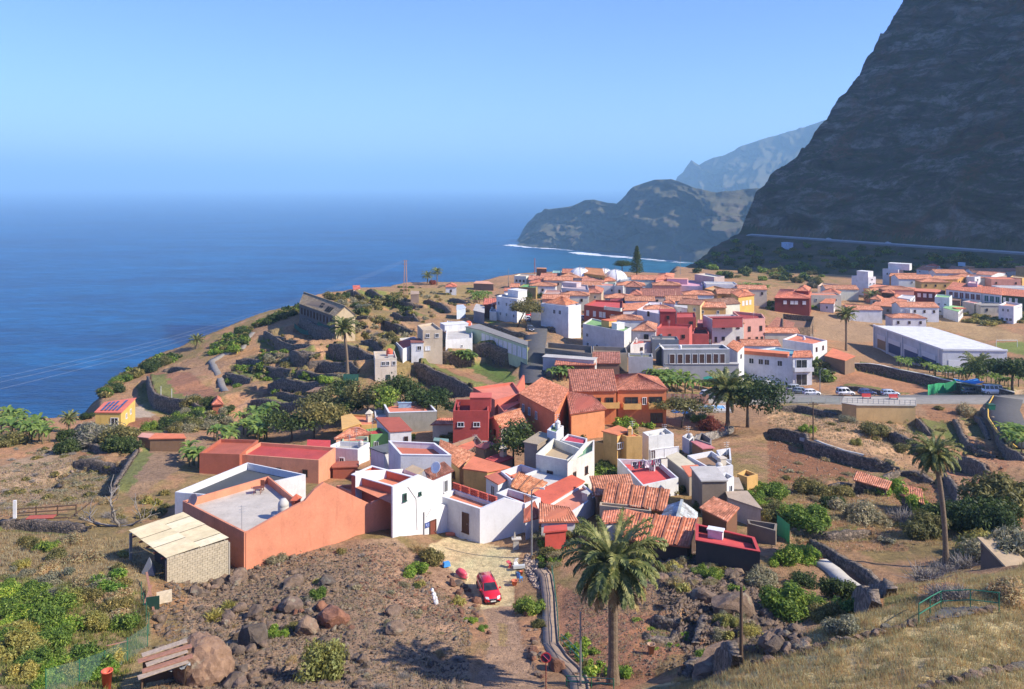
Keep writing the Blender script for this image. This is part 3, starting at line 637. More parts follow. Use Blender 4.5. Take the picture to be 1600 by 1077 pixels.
# ================================================================== RETAINING WALLS
SM=stone();SMP=stone((.16,.14,.12),(.36,.32,.27),2.6)
def wall_object(P,h,lab,i):
    pts,t=resample(P,.7 if P[0].y<160 else 1.4);n=len(pts)
    if n<3:return
    d=np.gradient(pts,axis=0);d /= np.hypot(d[:,0],d[:,1])[:,None]+1e-9;nm=np.stack([-d[:,1],d[:,0]],1)
    up=np.max([hgrid(HG,*(pts+nm*k).T) for k in (.7,1.3)],0);lo=np.min([hgrid(HG,*(pts-nm*k).T) for k in (.0,.5,1.2,1.8)],0)-.5
    up=np.convolve(np.pad(up,2,'edge'),np.ones(5)/5,'valid')+.12
    lo=np.maximum(lo,up-h*1.3-.7);up=np.maximum(up,lo+.9);th=.55;rows=4
    org=Vector((float(pts[n//2,0]),float(pts[n//2,1]),float(lo[n//2])));mb=MB(org);V=[]
    nz=np.random.default_rng(i+50)
    for k in range(rows):
        z=lo+(up-lo)*k/(rows-1);f=pts-nm*(.45-.25*k/(rows-1))+nz.normal(0,.07,(n,2));V.append(np.column_stack([f,z+nz.normal(0,.05,n)]))
    V.append(np.column_stack([pts+nm*th*.7+nz.normal(0,.06,(n,2)),up+nz.normal(0,.09,n)]))
    V.append(np.column_stack([pts+nm*th*.7,up-.8]))
    V=np.concatenate(V)-np.array(org);me=npmesh('stone_wall',V,np.concatenate([gridfaces(rows+2,n)]+[np.array([[e,n+e,4*n+e,5*n+e],[n+e,2*n+e,3*n+e,4*n+e]]) for e in (0,n-1)]),SMP if ('pale rubble' in lab or 'rough stone' in lab) else SM,False)
    o=bpy.data.objects.new('stone_wall',me);COL.objects.link(o);o.location=org;tag(o,lab,'stone wall')
    # individual cap and face stones standing proud of the core
    near=P[0].y<125;sb=MB(org);r=random.Random(i)
    for j in range(n-1):
        m=3 if near else 1
        for k in range(m):
            a=r.random();p=pts[j]*(1-a)+pts[j+1]*a;z0,z1=lo[j]+.5,up[j]
            for q in range(max(1,int((z1-z0)/(.4 if near else .9)))):
                s=r.uniform(.22,.5)*(1 if near else 1.5);zz=r.uniform(z0,z1)
                sb.box((p[0]-nm[j,0]*.38,p[1]-nm[j,1]*.38,zz),(s,s*.8,s*.7),r.random()*3,.8)
            s=r.uniform(.25,.5);sb.box((p[0]+r.uniform(-.15,.15),p[1],z1+.06),(s,s*.8,s*.5),r.random()*3,.8)
    st=sb.build('stones',SM if 'pale rubble' not in lab else SMP,None);st.parent=o;st['kind']='stuff'
    if 'pale coping' in lab:
        cb=MB(org)
        for j in range(n-1):cb.beam((*pts[j],up[j]+.12),(*pts[j+1],up[j+1]+.12),.5,.16)
        cb.build('coping',plain(C(215,205,190),.9),o)
for i,(P,h,lab) in enumerate(WDATA):wall_object(P,h,lab,i)
# ================================================================== HOUSES
WH=C(250,248,242);WG=C(222,220,214);OR=C(238,118,70,.82);TC=C(224,112,66,.8);RF=C(205,60,52,.8);YE=C(232,172,84,.85);GY=C(168,160,148,.75);BG=C(214,200,176,.8)
PK=C(232,150,124,.85);TI=C(206,104,56,.72);TD=C(160,84,58,.7);CO=C(222,112,84,.8);RD=C(190,62,52,.75);GN=C(128,190,104,.7);CRM=C(238,226,196,.85);OC=C(206,142,62,.8);LI=C(226,206,214,.82);SL=C(92,98,104,.7);BR=C(150,112,76,.7);CN=C(196,190,180,.8)
DOORM=plain(C(150,74,48,.6),.6,name='door_wood');DARKD=plain(C(86,48,36,.6),.6,name='dark_door');FRW=plain(C(240,238,232),.7,name='frame_white');FRB=plain(C(110,66,46,.6),.7,name='frame_brown');FRG=plain(C(40,110,90,.5),.6,name='frame_green')
METAL=plain((.35,.35,.35),.4,.6,name='metal');SHUT=plain(C(225,222,215),.8,name='shutter')
TEALM=plain(C(30,110,112,.6),.6,name='shutter_teal');REDSH=plain(C(120,52,56,.6),.6,name='shutter_red')
_WM={}
def win_meshes(w,h,kind):
    key=(round(w,2),round(h,2),kind)
    if key in _WM:return _WM[key]
    f=MB();t=.09;y=-.05
    f.box((-w/2+t/2,y,0),(t,.12,h));f.box((w/2-t/2,y,0),(t,.12,h));f.box((0,y,h/2-t/2),(w-2*t,.12,t));f.box((0,y-.03,-h/2+t/2),(w+.1,.2,t))
    if kind not in 'dDW' and w>.7:f.box((0,y-.006,0),(.06,.09,h-2*t))
    fm={'w':FRW,'b':FRB,'g':FRG,'s':FRW,'d':FRB,'D':FRB,'W':FRW,'t':FRW,'r':FRW}[kind]
    p=MB();p.box((0,-.028,0),(w-2*t+.004,.04,h-2*t+.004))
    pm={'w':glass(),'b':glass(),'g':glass(),'s':SHUT,'d':DOORM,'D':DARKD,'W':DARKD,'t':TEALM,'r':REDSH}[kind]
    _WM[key]=(f.mesh('window_frame',fm),p.mesh('window_pane',pm));return _WM[key]
KN=MB();KN.box((0,-.1,0),(.06,.06,.16));KNOB=KN.mesh('handle',METAL)
def put_window(root,e,n,pos,w,h,kind):
    rz=math.atan2(e.y,e.x)
    if n.x*math.sin(rz)-n.y*math.cos(rz)<0:rz+=math.pi
    fm,pm=win_meshes(w,h,kind);isd=kind in 'dDW'
    o=inst('door' if isd else 'window',fm,pos,rz,1,root);inst('door_panel' if isd else 'pane',pm,(0,0,0),0,1,o)
    if isd:inst('handle',KNOB,(w*.3,0,-.05),0,1,o)
def inset(P,t):
    n=len(P);ar=sum(P[i][0]*P[(i+1)% n][1]-P[(i+1)% n][0]*P[i][1] for i in range(n));sg=1 if ar>0 else -1;out=[]
    for i in range(n):
        a,b,c=(Vector((*P[j % n][:2],0)) for j in (i-1,i,i+1));d1=(b-a).normalized();d2=(c-b).normalized()
        n1=Vector((-d1.y,d1.x,0))*sg;n2=Vector((-d2.y,d2.x,0))*sg;m=n1+n2;k=t/max(.35,1+n1.dot(n2));out.append((b.x+m.x*k,b.y+m.y*k))
    return out
def tile_patch(mb,a,b,c,d,pitch=.3,amp=.07,rows=1):
    """a-b along the eave, d-c along the ridge: half-round tile columns running up the slope"""
    a,b,c,d=(Vector(q) for q in (a,b,c,d));L=max((b-a).length,(c-d).length);S=((d-a).length+(c-b).length)/2
    ns=max(2,min(140,int(L/pitch)))*4;nt_=rows
    nor=(b-a).cross(d-a);nor=nor.normalized() if nor.length>1e-6 else Vector((0,0,1))
    if nor.z<0:nor=-nor
    V=[];uv=[]
    for j in range(nt_+1):
        t=j/nt_
        for i in range(ns+1):
            s=i/ns;p=(a*(1-s)+b*s)*(1-t)+(d*(1-s)+c*s)*t;V.append(p+nor*amp*(1-(abs((i % 4)-2)/2)));uv.append((s*L,t*S))
    w=ns+1;mb.add(V,[(j*w+i,j*w+i+1,(j+1)*w+i+1,(j+1)*w+i) for j in range(nt_) for i in range(ns)],uv)
def slab(mb,P,th):
    n=len(P);b=[(x,y,z-th) for x,y,z in P];mb.add(list(P)+b,[tuple(range(n)),tuple(range(2*n-1,n-1,-1))]+[(i,n+i,n+(i+1)% n,(i+1)% n) for i in range(n)])
HOUSES={}
ANTM=plain((.5,.5,.5),.5,.5,name='antenna_metal')
def dish_mesh(r=.45):
    mb=MB();mb.lathe([(.02,0),(r*.5,.03*r),(r*.8,.12*r),(r,.25*r),(r*.97,.27*r),(r*.5,.06*r),(.02,.03*r)],n=14);return mb
def house(label,k,pts,h,wall,roof=('flat',TC),win=(),cat='house',name='house',ph=.7,cap=None,group=None,base=1.5,ymin=0,near=None,wmat=None,zt=None,extra=()):
    V3=isinstance(pts[0],Vector);P=[] if V3 else Q(k,[q for q in pts if hasattr(q,'__len__')]);dep=[q for q in pts if not hasattr(q,'__len__')]
    if V3:zt=pts[0].z;dep=[]
    p0=hit(*P[0],h,ymin=ymin) if zt is None else None
    zt=(p0.z+h) if zt is None else zt
    W3=list(pts) if V3 else [Vector(((px-PX0)/F*(-zt*F/(py-PY0)),-zt*F/(py-PY0),zt)) for px,py in P]
    if dep:
        e=(W3[1]-W3[0]).normalized();nn=Vector((-e.y,e.x,0));nn=nn if nn.y>0 else -nn;W3=W3[:2]+[W3[1]+nn*dep[0],W3[0]+nn*dep[0]]
    elif len(W3)==3:W3.append(W3[0]+W3[2]-W3[1])
    ctr=sum(W3,Vector())/len(W3);gz=min(ground_z(p.x,p.y) for p in W3);zb=min(gz,zt-h)-base
    org=Vector((ctr.x,ctr.y,max(gz,zt-h)));R=[p-org for p in W3];zt_=zt-org.z;zb_=zb-org.z;n=len(R)
    root=empty(name,org,label,cat,group);ctr0=Vector((0,0,0));wm=wmat or plaster(wall);kind=roof[0];rc=roof[1]
    body=MB();near=ctr.y<175 if near is None else near;pitch=.3 if ctr.y<130 else (.42 if ctr.y<260 else .7)
    xy=[(p.x,p.y) for p in R]
    if kind in ('flat','slab'):
        for i in range(n):
            a,b=xy[i],xy[(i+1)% n];body.quad((*a,zb_),(*b,zb_),(*b,zt_),(*a,zt_))
        rf=MB()
        if kind=='flat':
            I=inset(xy,.22)
            for i in range(n):
                j=(i+1)% n;body.quad((*xy[i],zt_),(*xy[j],zt_),(*I[j],zt_),(*I[i],zt_));body.quad((*I[i],zt_),(*I[j],zt_),(*I[j],zt_-ph-.3),(*I[i],zt_-ph-.3))
            rf.add([(*q,zt_-ph) for q in I],[tuple(range(n))])
            if cap is not None:
                cm=MB();O2=inset(xy,-.05);I2=inset(xy,.27)
                for i in range(n):
                    j=(i+1)% n;z1,z0=zt_+.1,zt_+.004
                    cm.quad((*O2[i],z1),(*O2[j],z1),(*I2[j],z1),(*I2[i],z1));cm.quad((*O2[i],z0),(*O2[j],z0),(*O2[j],z1),(*O2[i],z1));cm.quad((*I2[i],z0),(*I2[j],z0),(*I2[j],z1),(*I2[i],z1))
                cm.build('coping',plaster(cap,.12),root)
            rf.build('roof',plaster(rc,.4),root)
        else:
            O2=inset(xy,-.18);slab(rf,[(*q,zt_+.16) for q in O2],.155);rf.build('roof',plaster(rc,.4),root)
    else:
        rise=roof[2] if len(roof)>2 else 1.2;ax=roof[3] if len(roof)>3 else 'x'
        T=list(R)
        if ax=='y':T=T[1:]+T[:1]
        T=T[:4];up=Vector((0,0,rise));oh=.3
        for i in range(n):
            a,b=xy[i],xy[(i+1)% n];body.quad((*a,zb_),(*b,zb_),(*b,zt_),(*a,zt_))
        rf=MB();tl=MB();dn=Vector((0,0,.1))
        if kind=='shed':
            a,b,c,d=T;c2=c+up;d2=d+up
            body.quad(b,c,c2,b) if False else None
            body.add([b,c,c2],[(0,1,2)]);body.add([a,d,d2],[(0,1,2)]);body.quad(d,c,c2,d2)
            ex=(b-a).normalized()*oh;ey1=(d2-a).normalized()*oh;ey2=(c2-b).normalized()*oh
            q=[a-ex-ey1,b+ex-ey2,c2+ex+ey2*.5,d2-ex+ey1*.5];q=[p+dn for p in q]
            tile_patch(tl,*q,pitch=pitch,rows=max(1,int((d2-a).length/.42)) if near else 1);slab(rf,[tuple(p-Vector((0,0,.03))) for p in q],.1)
            if len(roof)>4:
                for q_ in range(int((b-a).length/roof[4])+1):
                    u_=min(1,q_*roof[4]/(b-a).length);rb_=MB();rb_.beam(q[0].lerp(q[1],u_)+Vector((0,0,.1)),q[3].lerp(q[2],u_)+Vector((0,0,.1)),.2,.14);rb_.build('tile_rib',tile(tuple(v*.75 for v in rc)),root)
        elif kind=='gable':
            a,b,c,d=T;r0=(a+d)/2+up;r1=(b+c)/2+up;body.add([b,c,r1],[(0,1,2)]);body.add([a,d,r0],[(0,1,2)])
            ex=(b-a).normalized()*oh
            for (e0,e1,f0,f1) in ((a,b,r0,r1),(c,d,r1,r0)):
                sx=ex if e0 is a else -ex;s0=(f0-e0).normalized()*oh;s1=(f1-e1).normalized()*oh
                q=[e0-sx-s0+dn,e1+sx-s1+dn,f1+sx+dn,f0-sx+dn]
                tile_patch(tl,*q,pitch=pitch,rows=max(1,int((f0-e0).length/.42)) if near else 1);slab(rf,[tuple(p-Vector((0,0,.03))) for p in q],.09)
            rc_=MB();rc_.beam(r0-ex+Vector((0,0,.2)),r1+ex+Vector((0,0,.2)),.3,.16);rc_.build('ridge',tile(rc),root)
        elif kind=='hip':
            a,b,c,d=T
            if (b-a).length<(d-a).length:a,b,c,d=b,c,d,a
            al=min(.49,.5*(d-a).length/max(.1,(b-a).length));m0=(a+d)/2;m1=(b+c)/2;r0=m0.lerp(m1,al)+up;r1=m0.lerp(m1,1-al)+up;cc=(a+b+c+d)/4
            a,b,c,d=(p+(p-cc).normalized()*.45 for p in (a,b,c,d))
            for q in ((a,b,r1,r0),(c,d,r0,r1),(b,c,r1,r1),(d,a,r0,r0)):
                q=[p+dn for p in q];tile_patch(tl,*q,pitch=pitch,rows=max(1,int((q[3]-q[0]).length/.42)) if near else 1)
            rf.add([p+Vector((0,0,.05)) for p in (a,b,c,d)]+[p-Vector((0,0,.06)) for p in (a,b,c,d)],[(0,1,2,3),(4,7,6,5),(0,4,5,1),(1,5,6,2),(2,6,7,3),(3,7,4,0)])
            rr=MB();l=Vector((0,0,.16))
            for p,q in ((a,r0),(d,r0),(b,r1),(c,r1)):rr.beam(p+l,q+l,.24,.12)
            if (r1-r0).length>.3:rr.beam(r0+l,r1+l,.26,.14)
            rr.build('ridge',tile(rc),root)
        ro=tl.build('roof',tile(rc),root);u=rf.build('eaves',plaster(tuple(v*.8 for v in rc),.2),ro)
    body.build('wall',wm,root)
    win=list(win)
    if not win and cat=='house' and org.y>112 and not any(w_ in label for w_ in ('blank','plain','ruin','raw','parapet','terrace','lean-to','slab')):
        rw=random.Random(label)
        for ei in range(n):
            e_=R[(ei+1)% n]-R[ei];n_=Vector((e_.y,-e_.x,0));m_=(R[ei]+R[(ei+1)% n])/2
            if n_.dot(m_)<0:n_=-n_
            if n_.y<-.25*n_.length and e_.length>4:win.append((ei,[(q_+.5)/max(1,int(e_.length/3.6)) for q_ in range(min(5,max(1,int(e_.length/3.6)))) if rw.random()<.75],1.1 if kind!='flat' else 1.5,.85,1.1,rw.choice('wbb')))
    for wn in win:
        ei,us,dt,w,hh,kd=wn;a=R[ei % n];b=R[(ei+1)% n];e=b-a;L=e.length;e.normalize()
        nn=Vector((e.y,-e.x,0));mid=(a+b)/2
        if nn.dot(Vector((mid.x,mid.y,0)))<0:nn=-nn
        if isinstance(us,int):us=[(q+.5)/us for q in range(us)]
        for uu in us:put_window(root,e,nn,(a.x+e.x*L*uu,a.y+e.y*L*uu,zt_-dt-hh/2),w,hh,kd)
    def loc(u,v):
        a,b,c,d=R[0],R[1],R[2],R[3 if n>3 else 2];return (a*(1-u)+b*u)*(1-v)+(d*(1-u)+c*u)*v
    e0=(R[1]-R[0]);rz0=math.atan2(e0.y,e0.x);zf=zt_-(ph if kind=='flat' else -.16)
    if kind=='flat' and not extra and cat=='house' and 112<org.y<300 and 'terrace' not in label and 'russet' not in label and 'peach' not in label:
        rw=random.Random(label+'x');extra=[('ant',rw.uniform(.2,.8),rw.uniform(.5,.85),rw.uniform(1.6,2.6))]
        if rw.random()<.5:extra.append(('tank',rw.uniform(.2,.8),rw.uniform(.55,.8),.42,rw.uniform(.9,1.3),rw.choice((CN,WG,GY))))
        if rw.random()<.4:extra.append(('chimney',rw.uniform(.15,.85),rw.uniform(.5,.85),.5,1.1,wall))
    for ex in extra:
        t=ex[0];p=loc(ex[1],ex[2]);mb=MB();q=(p.x,p.y)
        if t=='rib':continue
        if t=='box':
            w,d,hh,c=ex[3:7];mb.box((*q,zf+hh/2),(w,d,hh),rz0);bo=mb.build('roof_room',plaster(c),root)
            m2=MB();m2.box((*q,zf+hh+.07),(w+.2,d+.2,.13),rz0);m2.build('room_roof',plaster(ex[7] if len(ex)>7 else c,.3),bo)
        elif t=='hipbox':
            w,d,hh,c=ex[3:7];mb.box((*q,zf+hh/2),(w,d,hh),rz0);bo=mb.build('roof_room',plaster(c),root);m2=MB()
            ca,sa=math.cos(rz0),math.sin(rz0);cs=[Vector((q[0]+x*ca-y*sa,q[1]+x*sa+y*ca,zf+hh)) for x,y in ((-w/2-.3,-d/2-.3),(w/2+.3,-d/2-.3),(w/2+.3,d/2+.3),(-w/2-.3,d/2+.3))]
            ap=Vector((*q,zf+hh+ex[7]))
            for i in range(4):tile_patch(m2,cs[i],cs[(i+1)% 4],ap,ap,pitch,.05)
            m2.build('room_roof',tile(ex[8] if len(ex)>8 else TI),bo)
        elif t=='tank':
            r,hh,c=ex[3:6];mb.lathe([(r*.75,0),(r,.12*hh),(r,.3*hh),(r*.93,.33*hh),(r,.36*hh),(r,.62*hh),(r*.93,.65*hh),(r,.68*hh),(r*.95,.8*hh),(r*.45,hh),(.02,hh)],(*q,zf),14);mb.build('water_tank',plaster(c,.2),root,True)
        elif t=='chimney':
            w,hh,c=ex[3:6];mb.box((*q,zf+hh/2),(w,w,hh),rz0);mb.box((*q,zf+hh*.78),(w*1.25,w*1.25,.1),rz0);ch=mb.build('chimney',plaster(c),root)
            m2=MB();m2.add([(q[0]+w*.75*x,q[1]+w*.75*y,zf+hh) for x,y in ((-1,-1),(1,-1),(1,1),(-1,1))]+[(*q,zf+hh+w*.8)],[(0,1,4),(1,2,4),(2,3,4),(3,0,4),(3,2,1,0)]);m2.build('chimney_cap',plaster(c,.2),ch)
        elif t=='ant':
            hh=ex[3];z0=zf;mb.tube([(*q,z0),(*q,z0+hh)],.035,5)
            for j,l in enumerate((.9,.75,.6)):mb.tube([(q[0]-l/2,q[1],z0+hh-.15-.3*j),(q[0]+l/2,q[1]+.15,z0+hh-.15-.3*j)],.02,4)
            mb.tube([(q[0],q[1]-.5,z0+hh-.4),(q[0]+.1,q[1]+.5,z0+hh-.4)],.02,4);mb.build('antenna',ANTM,root)
        elif t=='dish':
            d=dish_mesh(ex[3]).build('satellite_dish',plain(ex[4] if len(ex)>4 else C(190,150,130,.8),.6),root,True);d.location=(*q,zf+ex[3]+.4);d.rotation_euler=(math.radians(62),0,math.radians(-35))
            mb.tube([(*q,zf),(*q,zf+ex[3]+.4)],.04,5);st=mb.build('dish_mast',ANTM,root)
        elif t=='balc':      # a balcony slab with a rail on edge 0: u centre, drop, width, depth
            ei,u,dt,w,dp,c=ex[3:9];a=R[ei];b=R[(ei+1)% n];e=(b-a).normalized();nn=Vector((e.y,-e.x,0));mid=(a+b)/2
            if nn.dot(Vector((mid.x,mid.y,0)))<0:nn=-nn
            c0=a.lerp(b,u)+nn*dp/2;rz=math.atan2(e.y,e.x);mb.box((c0.x,c0.y,zt_-dt),(w,dp,.18),rz);f=c0+nn*(dp/2-.06);mb.box((f.x,f.y,zt_-dt+.55),(w,.1,.9),rz)
            for sg in (-1,1):s_=c0+e*sg*(w/2-.06);mb.box((s_.x,s_.y,zt_-dt+.55),(.1,dp-.2,.9),rz)
            mb.build('balcony',plaster(c),root)
    root['_zt']=zt
    del root['_zt']
    HOUSES[label]=(root,R,zt_,zf,loc,org);return root
def plane_pt(px,py,A,B):
    """where the sight line of a photo pixel meets the vertical plane through A and B"""
    u=(px-PX0)/F;ex,ey=B.x-A.x,B.y-A.y;t=(A.x*ey-A.y*ex)/(u*ey-ex);return Vector((u*t,t,-(py-PY0)/F*t))
def facade(root,A,B,prof,zb,mat,name='wall',th=.3):
    """a standing wall with a shaped top edge, rising from the line A-B"""
    T=[plane_pt(px,py,A,B) for px,py in prof];d=(B-A);nn=Vector((-d.y,d.x,0)).normalized();nn=nn if nn.y>0 else -nn;mb=MB(root.location)
    for a,b in zip(T,T[1:]):
        z=zb;q=[Vector((a.x,a.y,z)),Vector((b.x,b.y,z)),b,a];k=[p+nn*th for p in q]
        mb.quad(*q);mb.quad(k[1],k[0],k[3],k[2]);mb.quad(q[3],q[2],k[2],k[3])
    for a in (T[0],T[-1]):mb.quad(Vector((a.x,a.y,zb)),a,a+nn*th,Vector((a.x,a.y,zb))+nn*th)
    o=mb.build(name,mat,root);return o,T,nn
H=house
OR=C(243,130,88,.92)
TC=C(228,130,86,.85);TI=C(212,126,84,.8)
# ------------------------------------------------------------------ foreground block round the courtyard
A_=hit(*Q1('a',803,1003));B_=hit(*Q1('b',368,868))
def lvl(k,x,y,z):px,py=Q1(k,x,y);Y=-z*F/(py-PY0);return Vector(((px-PX0)/F*Y,Y,z))
NC=plane_pt(*Q1('a',803,765),A_,B_);EC=plane_pt(*Q1('a',1245,620),A_,B_);EC.z=NC.z
H('big orange flat-roofed house whose grey roof carries an urn and a dish','a',[NC,EC,lvl('a',955,415,NC.z),lvl('a',420,570,NC.z)],4.1,OR,('flat',C(206,196,180,.75)),ph=.85,base=3.5,
  extra=[('ant',.05,.09,3.3),('dish',.05,.88,.75),('tank',.7,.2,.62,2.3,CN),('chimney',.88,.2,.75,1.9,C(214,98,56,.8))])
r_=empty('orange_wall',A_,'long plain orange wall between the grey-roofed house and the white gable, notched top','wall')
fd=(B_-A_);fd.z=0;fd.normalize();fnn=Vector((fd.y,-fd.x,0));fnn=fnn if fnn.y<0 else -fnn;A2=A_+fnn*.06;B2=B_+fnn*.06
facade(r_,A2,B2,[Q1('a',815,770),Q1('a',1100,612),Q1('a',1180,572),Q1('a',1242,500),Q1('a',1300,455),Q1('a',1380,490),Q1('a',1596,592),Q1('b',240,712),Q1('b',362,668)],min(A_.z,B_.z)-3.5,plaster(OR),th=.34)
H('low orange courtyard block with a sunken terracotta floor behind the notched orange wall','b',[(232,708),(355,668),(150,600),(20,610)],2.6,OR,('flat',TC),ph=.5,cat='building',name='courtyard_block')
H('flat terracotta roof with white parapet joined behind the white gabled house, its left wall orange','b',[(112,548),(358,620),(520,570),(235,495)],5.3,C(226,104,60,.82),('flat',TC),ph=.9,cap=WH,base=2.5)
GA=hit(*Q1('b',366,925));GB=hit(*Q1('b',720,880))
r_=empty('gabled_house',GA,'tall white gabled house with a red door and small blue plaque at the courtyard','house')
fo,T,nn_=facade(r_,GA,GB,Q('b',[(360,620),(520,546),(652,602),(652,722),(720,744)]),min(GA.z,GB.z)-2.5,plaster(WH,.2))
ed=(GB-GA);ed.z=0;ed.normalize();fn=-nn_
def on_facade(px,py,out=.02):p=plane_pt(px,py,GA,GB);return p+fn*out-r_.location
mb=MB()
zb=min(GA.z,GB.z)-2.5-r_.location.z;L=[t-r_.location for t in T];bk=nn_*7.5
zr_=min(L[0].z,L[2].z)-.5;mb.quad(*[Vector((q.x,q.y,zr_)) for q in (L[0]+nn_*.3,L[2]+nn_*.3,L[2]+bk,L[0]+bk)])
rf_=mb.build('roof',plaster(TC,.4),r_)
mb=MB();mb.quad(L[2],L[2]+bk,Vector(((L[2]+bk).x,(L[2]+bk).y,zb)),Vector((L[2].x,L[2].y,zb)));mb.quad(L[0]+bk,L[2]+bk,Vector(((L[2]+bk).x,(L[2]+bk).y,zb)),Vector(((L[0]+bk).x,(L[0]+bk).y,zb)))
a3=L[4];b3=L[4]+nn_*4;mb.quad(a3,b3,Vector((b3.x,b3.y,zb)),Vector((a3.x,a3.y,zb)));mb.quad(L[3]+nn_*.3,L[4]+nn_*.3,L[4]+nn_*4,L[3]+nn_*4);mb.build('side_wall',plaster(WH,.2),r_)
for px,py,w,h,kd in ((430,683,.55,.95,'g'),(522,660,.4,.45,'g'),(600,887,1.0,2.75,'d')):put_window(r_,ed,fn,on_facade(*Q1('b',px,py)),w,h,kd)
p=on_facade(*Q1('b',567,848),.05);mb=MB();rz=math.atan2(ed.y,ed.x);mb.box(p,(.72,.05,.62),rz);pl=mb.build('plaque',plain(C(58,84,160,.7),.5),r_)
mb=MB();p2=on_facade(*Q1('b',568,847),.08)
for dx,dz,w,hh in ((-.18,.06,.2,.24),(.12,.1,.22,.08),(.12,-.04,.22,.05),(.05,-.16,.36,.05)):mb.box((p2.x+ed.x*dx,p2.y+ed.y*dx,p2.z+dz),(w,.02,hh),rz)
mb.build('plaque_mark',plain(C(150,165,215,.8),.5),pl)
mb=MB();q0=on_facade(*Q1('b',546,770),.06);q1=on_facade(*Q1('b',546,925),.06);mb.tube([q0,q1],.09,6);mb.build('downpipe',plain((.3,.3,.3),.6),r_)
mb=MB();mb.tube([on_facade(*Q1('b',*q),.04) for q in ((450,618),(500,690),(506,880))],.03,4);mb.tube([on_facade(*Q1('b',*q),.04) for q in ((592,748),(560,800))],.03,4);mb.build('cable',plain((.4,.39,.37),.8),r_)
pa=hit(*Q1('r',75,520),3.9);zt5=pa.z+3.9
LT='white house with a lattice-brick terracotta terrace, brown door facing the courtyard'
H(LT,'r',[lvl('r',75,520,zt5),lvl('r',470,647,zt5),lvl('r',700,612,zt5),lvl('r',200,440,zt5)],3.9,WG,('flat',TC),[(0,[.63],.95,1.05,2.4,'D')],ph=.4,cap=WH,base=3)
h5=HOUSES[LT];c1=lvl('r',470,647,zt5);c2=lvl('r',950,578,zt5);cd=(c2-c1).normalized();cn=Vector((cd.y,-cd.x,0));cn=cn if cn.y<0 else -cn;c1=c1+cn*.08;c2=c2+cn*.08
r2=empty('gable_wall',c1,'tall bright white wall with a low gable facing the car, right of the brown door','wall')
facade(r2,c1,c2,Q('r',[(470,645),(730,530),(950,590)]),c1.z-7.5,plaster(WH,.2))
# lattice bricks along the terrace parapet
for i,(x,y) in enumerate(((195,380),(295,415),(410,447),(540,487),(638,522))):
    rel=h5[1];u=.06+.19*i;p=rel[3].lerp(rel[2],u)+h5[5];e=(rel[2]-rel[3]).normalized();mb=MB();mb.o=p
    for q in range(5):
        for z in range(4):mb.box((p.x+e.x*(q-2)*.26,p.y+e.y*(q-2)*.26,p.z+.16+z*.2),(.06,.25,.19),math.atan2(e.y,e.x))
    for z in range(5):mb.box((p.x,p.y,p.z+.06+z*.2),(1.36,.24,.05),math.atan2(e.y,e.x))
    o=mb.build('lattice_brick_panel',plain(C(226,96,62,.75),.8),None);tag(o,'pierced orange brick panel, number %s along the terrace parapet from the dish' %('one','two','three','four','five')[i],'brick panel','lattice brick panels on the terrace')
    o['label']=['pierced orange brick panel nearest the white dish on the terrace','second pierced orange brick panel from the white dish','middle pierced orange brick panel of the terrace row','pierced orange brick panel just before the last on the terrace','pierced orange brick panel next to the gabled white wall'][i]
H('white block with a crimson roof floor, right of the low-gabled white wall','r',[lvl('r',945,590,zt5),lvl('r',1110,525,zt5),lvl('r',765,425,zt5),lvl('r',640,475,zt5)],4.4,WH,('flat',C(204,58,62,.8)),[(0,[.65],2.3,.9,1.1,'w')],ph=.8,base=4,ymin=90)
H('small striped tile canopy against the white block behind the lamp post','r',[(950,765),(1090,720),(1030,650),(948,575)],2.3,WH,('shed',C(190,92,60,.8),.9),base=3,ymin=90,cat='canopy',name='tile_canopy')
H('flat dark slate roof framed by bright white parapets, behind the big orange house','a',[(372,515),(600,535),(1188,405),(825,330)],3.6,WH,('flat',C(84,90,98,.6)),ph=.9,base=2.5)
H('long low russet house at the left end of the village, plain blank wall','a',[(525,272),(775,280),7.0],3.0,C(186,96,62,.8),('flat',C(196,96,64,.7)),ph=.5,base=2.5)
H('long low peach house with red roof floor, joined to the russet house','a',[(777,280),(1268,316),6.0],3.0,C(230,148,104,.8),('flat',C(200,62,54,.75)),ph=.5,base=2.5)
H('small lime green house with a bright red roof floor and red parapet','b',[(228,305),(335,298),(285,262),(200,272)],3.0,GN,('flat',C(200,44,40,.8)),[(0,[.3],1.2,.8,1.0,'w')],ph=.4)
H('pale green house with a terracotta roof floor, left of the lime green house','b',[(55,345),(215,345),(212,316),(62,312)],3.0,C(190,214,170,.75),('flat',C(206,80,62,.75)),ph=.5)
H('low white yard building with grey floor left of the pale green house','b',[(-40,380),(150,395),(222,352),(40,345)],2.6,WH,('flat',CN),ph=.7)
H('red-walled terrace room above the white yard','a',[(1200,250),(1335,248),(1335,200),(1205,196)],3.4,C(214,52,48,.8),('slab',C(214,52,48,.8)),name='terrace_room',cat='building')
H('fenced strip of rusty bamboo screens below the white yard','b',[(0,505),(150,500),(150,470),(0,475)],1.6,C(182,92,60,.7),('slab',C(182,92,60,.7)),name='screen_shed',cat='shed')
H('yellow house with terracotta roof and chimney stack, far left of the village','b',[(58,178),(172,248),(282,240),(226,190)],3.4,YE,('flat',TC),ph=.4,extra=[('chimney',.5,.75,.9,1.6,BG)])
H('small ochre gabled shed beside the yellow house','b',[(60,272),(165,240),(110,185),(55,200)],3.0,OC,('slab',YE),cat='shed',name='shed')
H('white house with a single sloping deep terracotta roof','b',[(345,290),(472,282),(398,206),(265,208)],3.3,WH,('slab',C(186,86,58,.8)),[(0,[.75],.9,.7,.9,'b')])
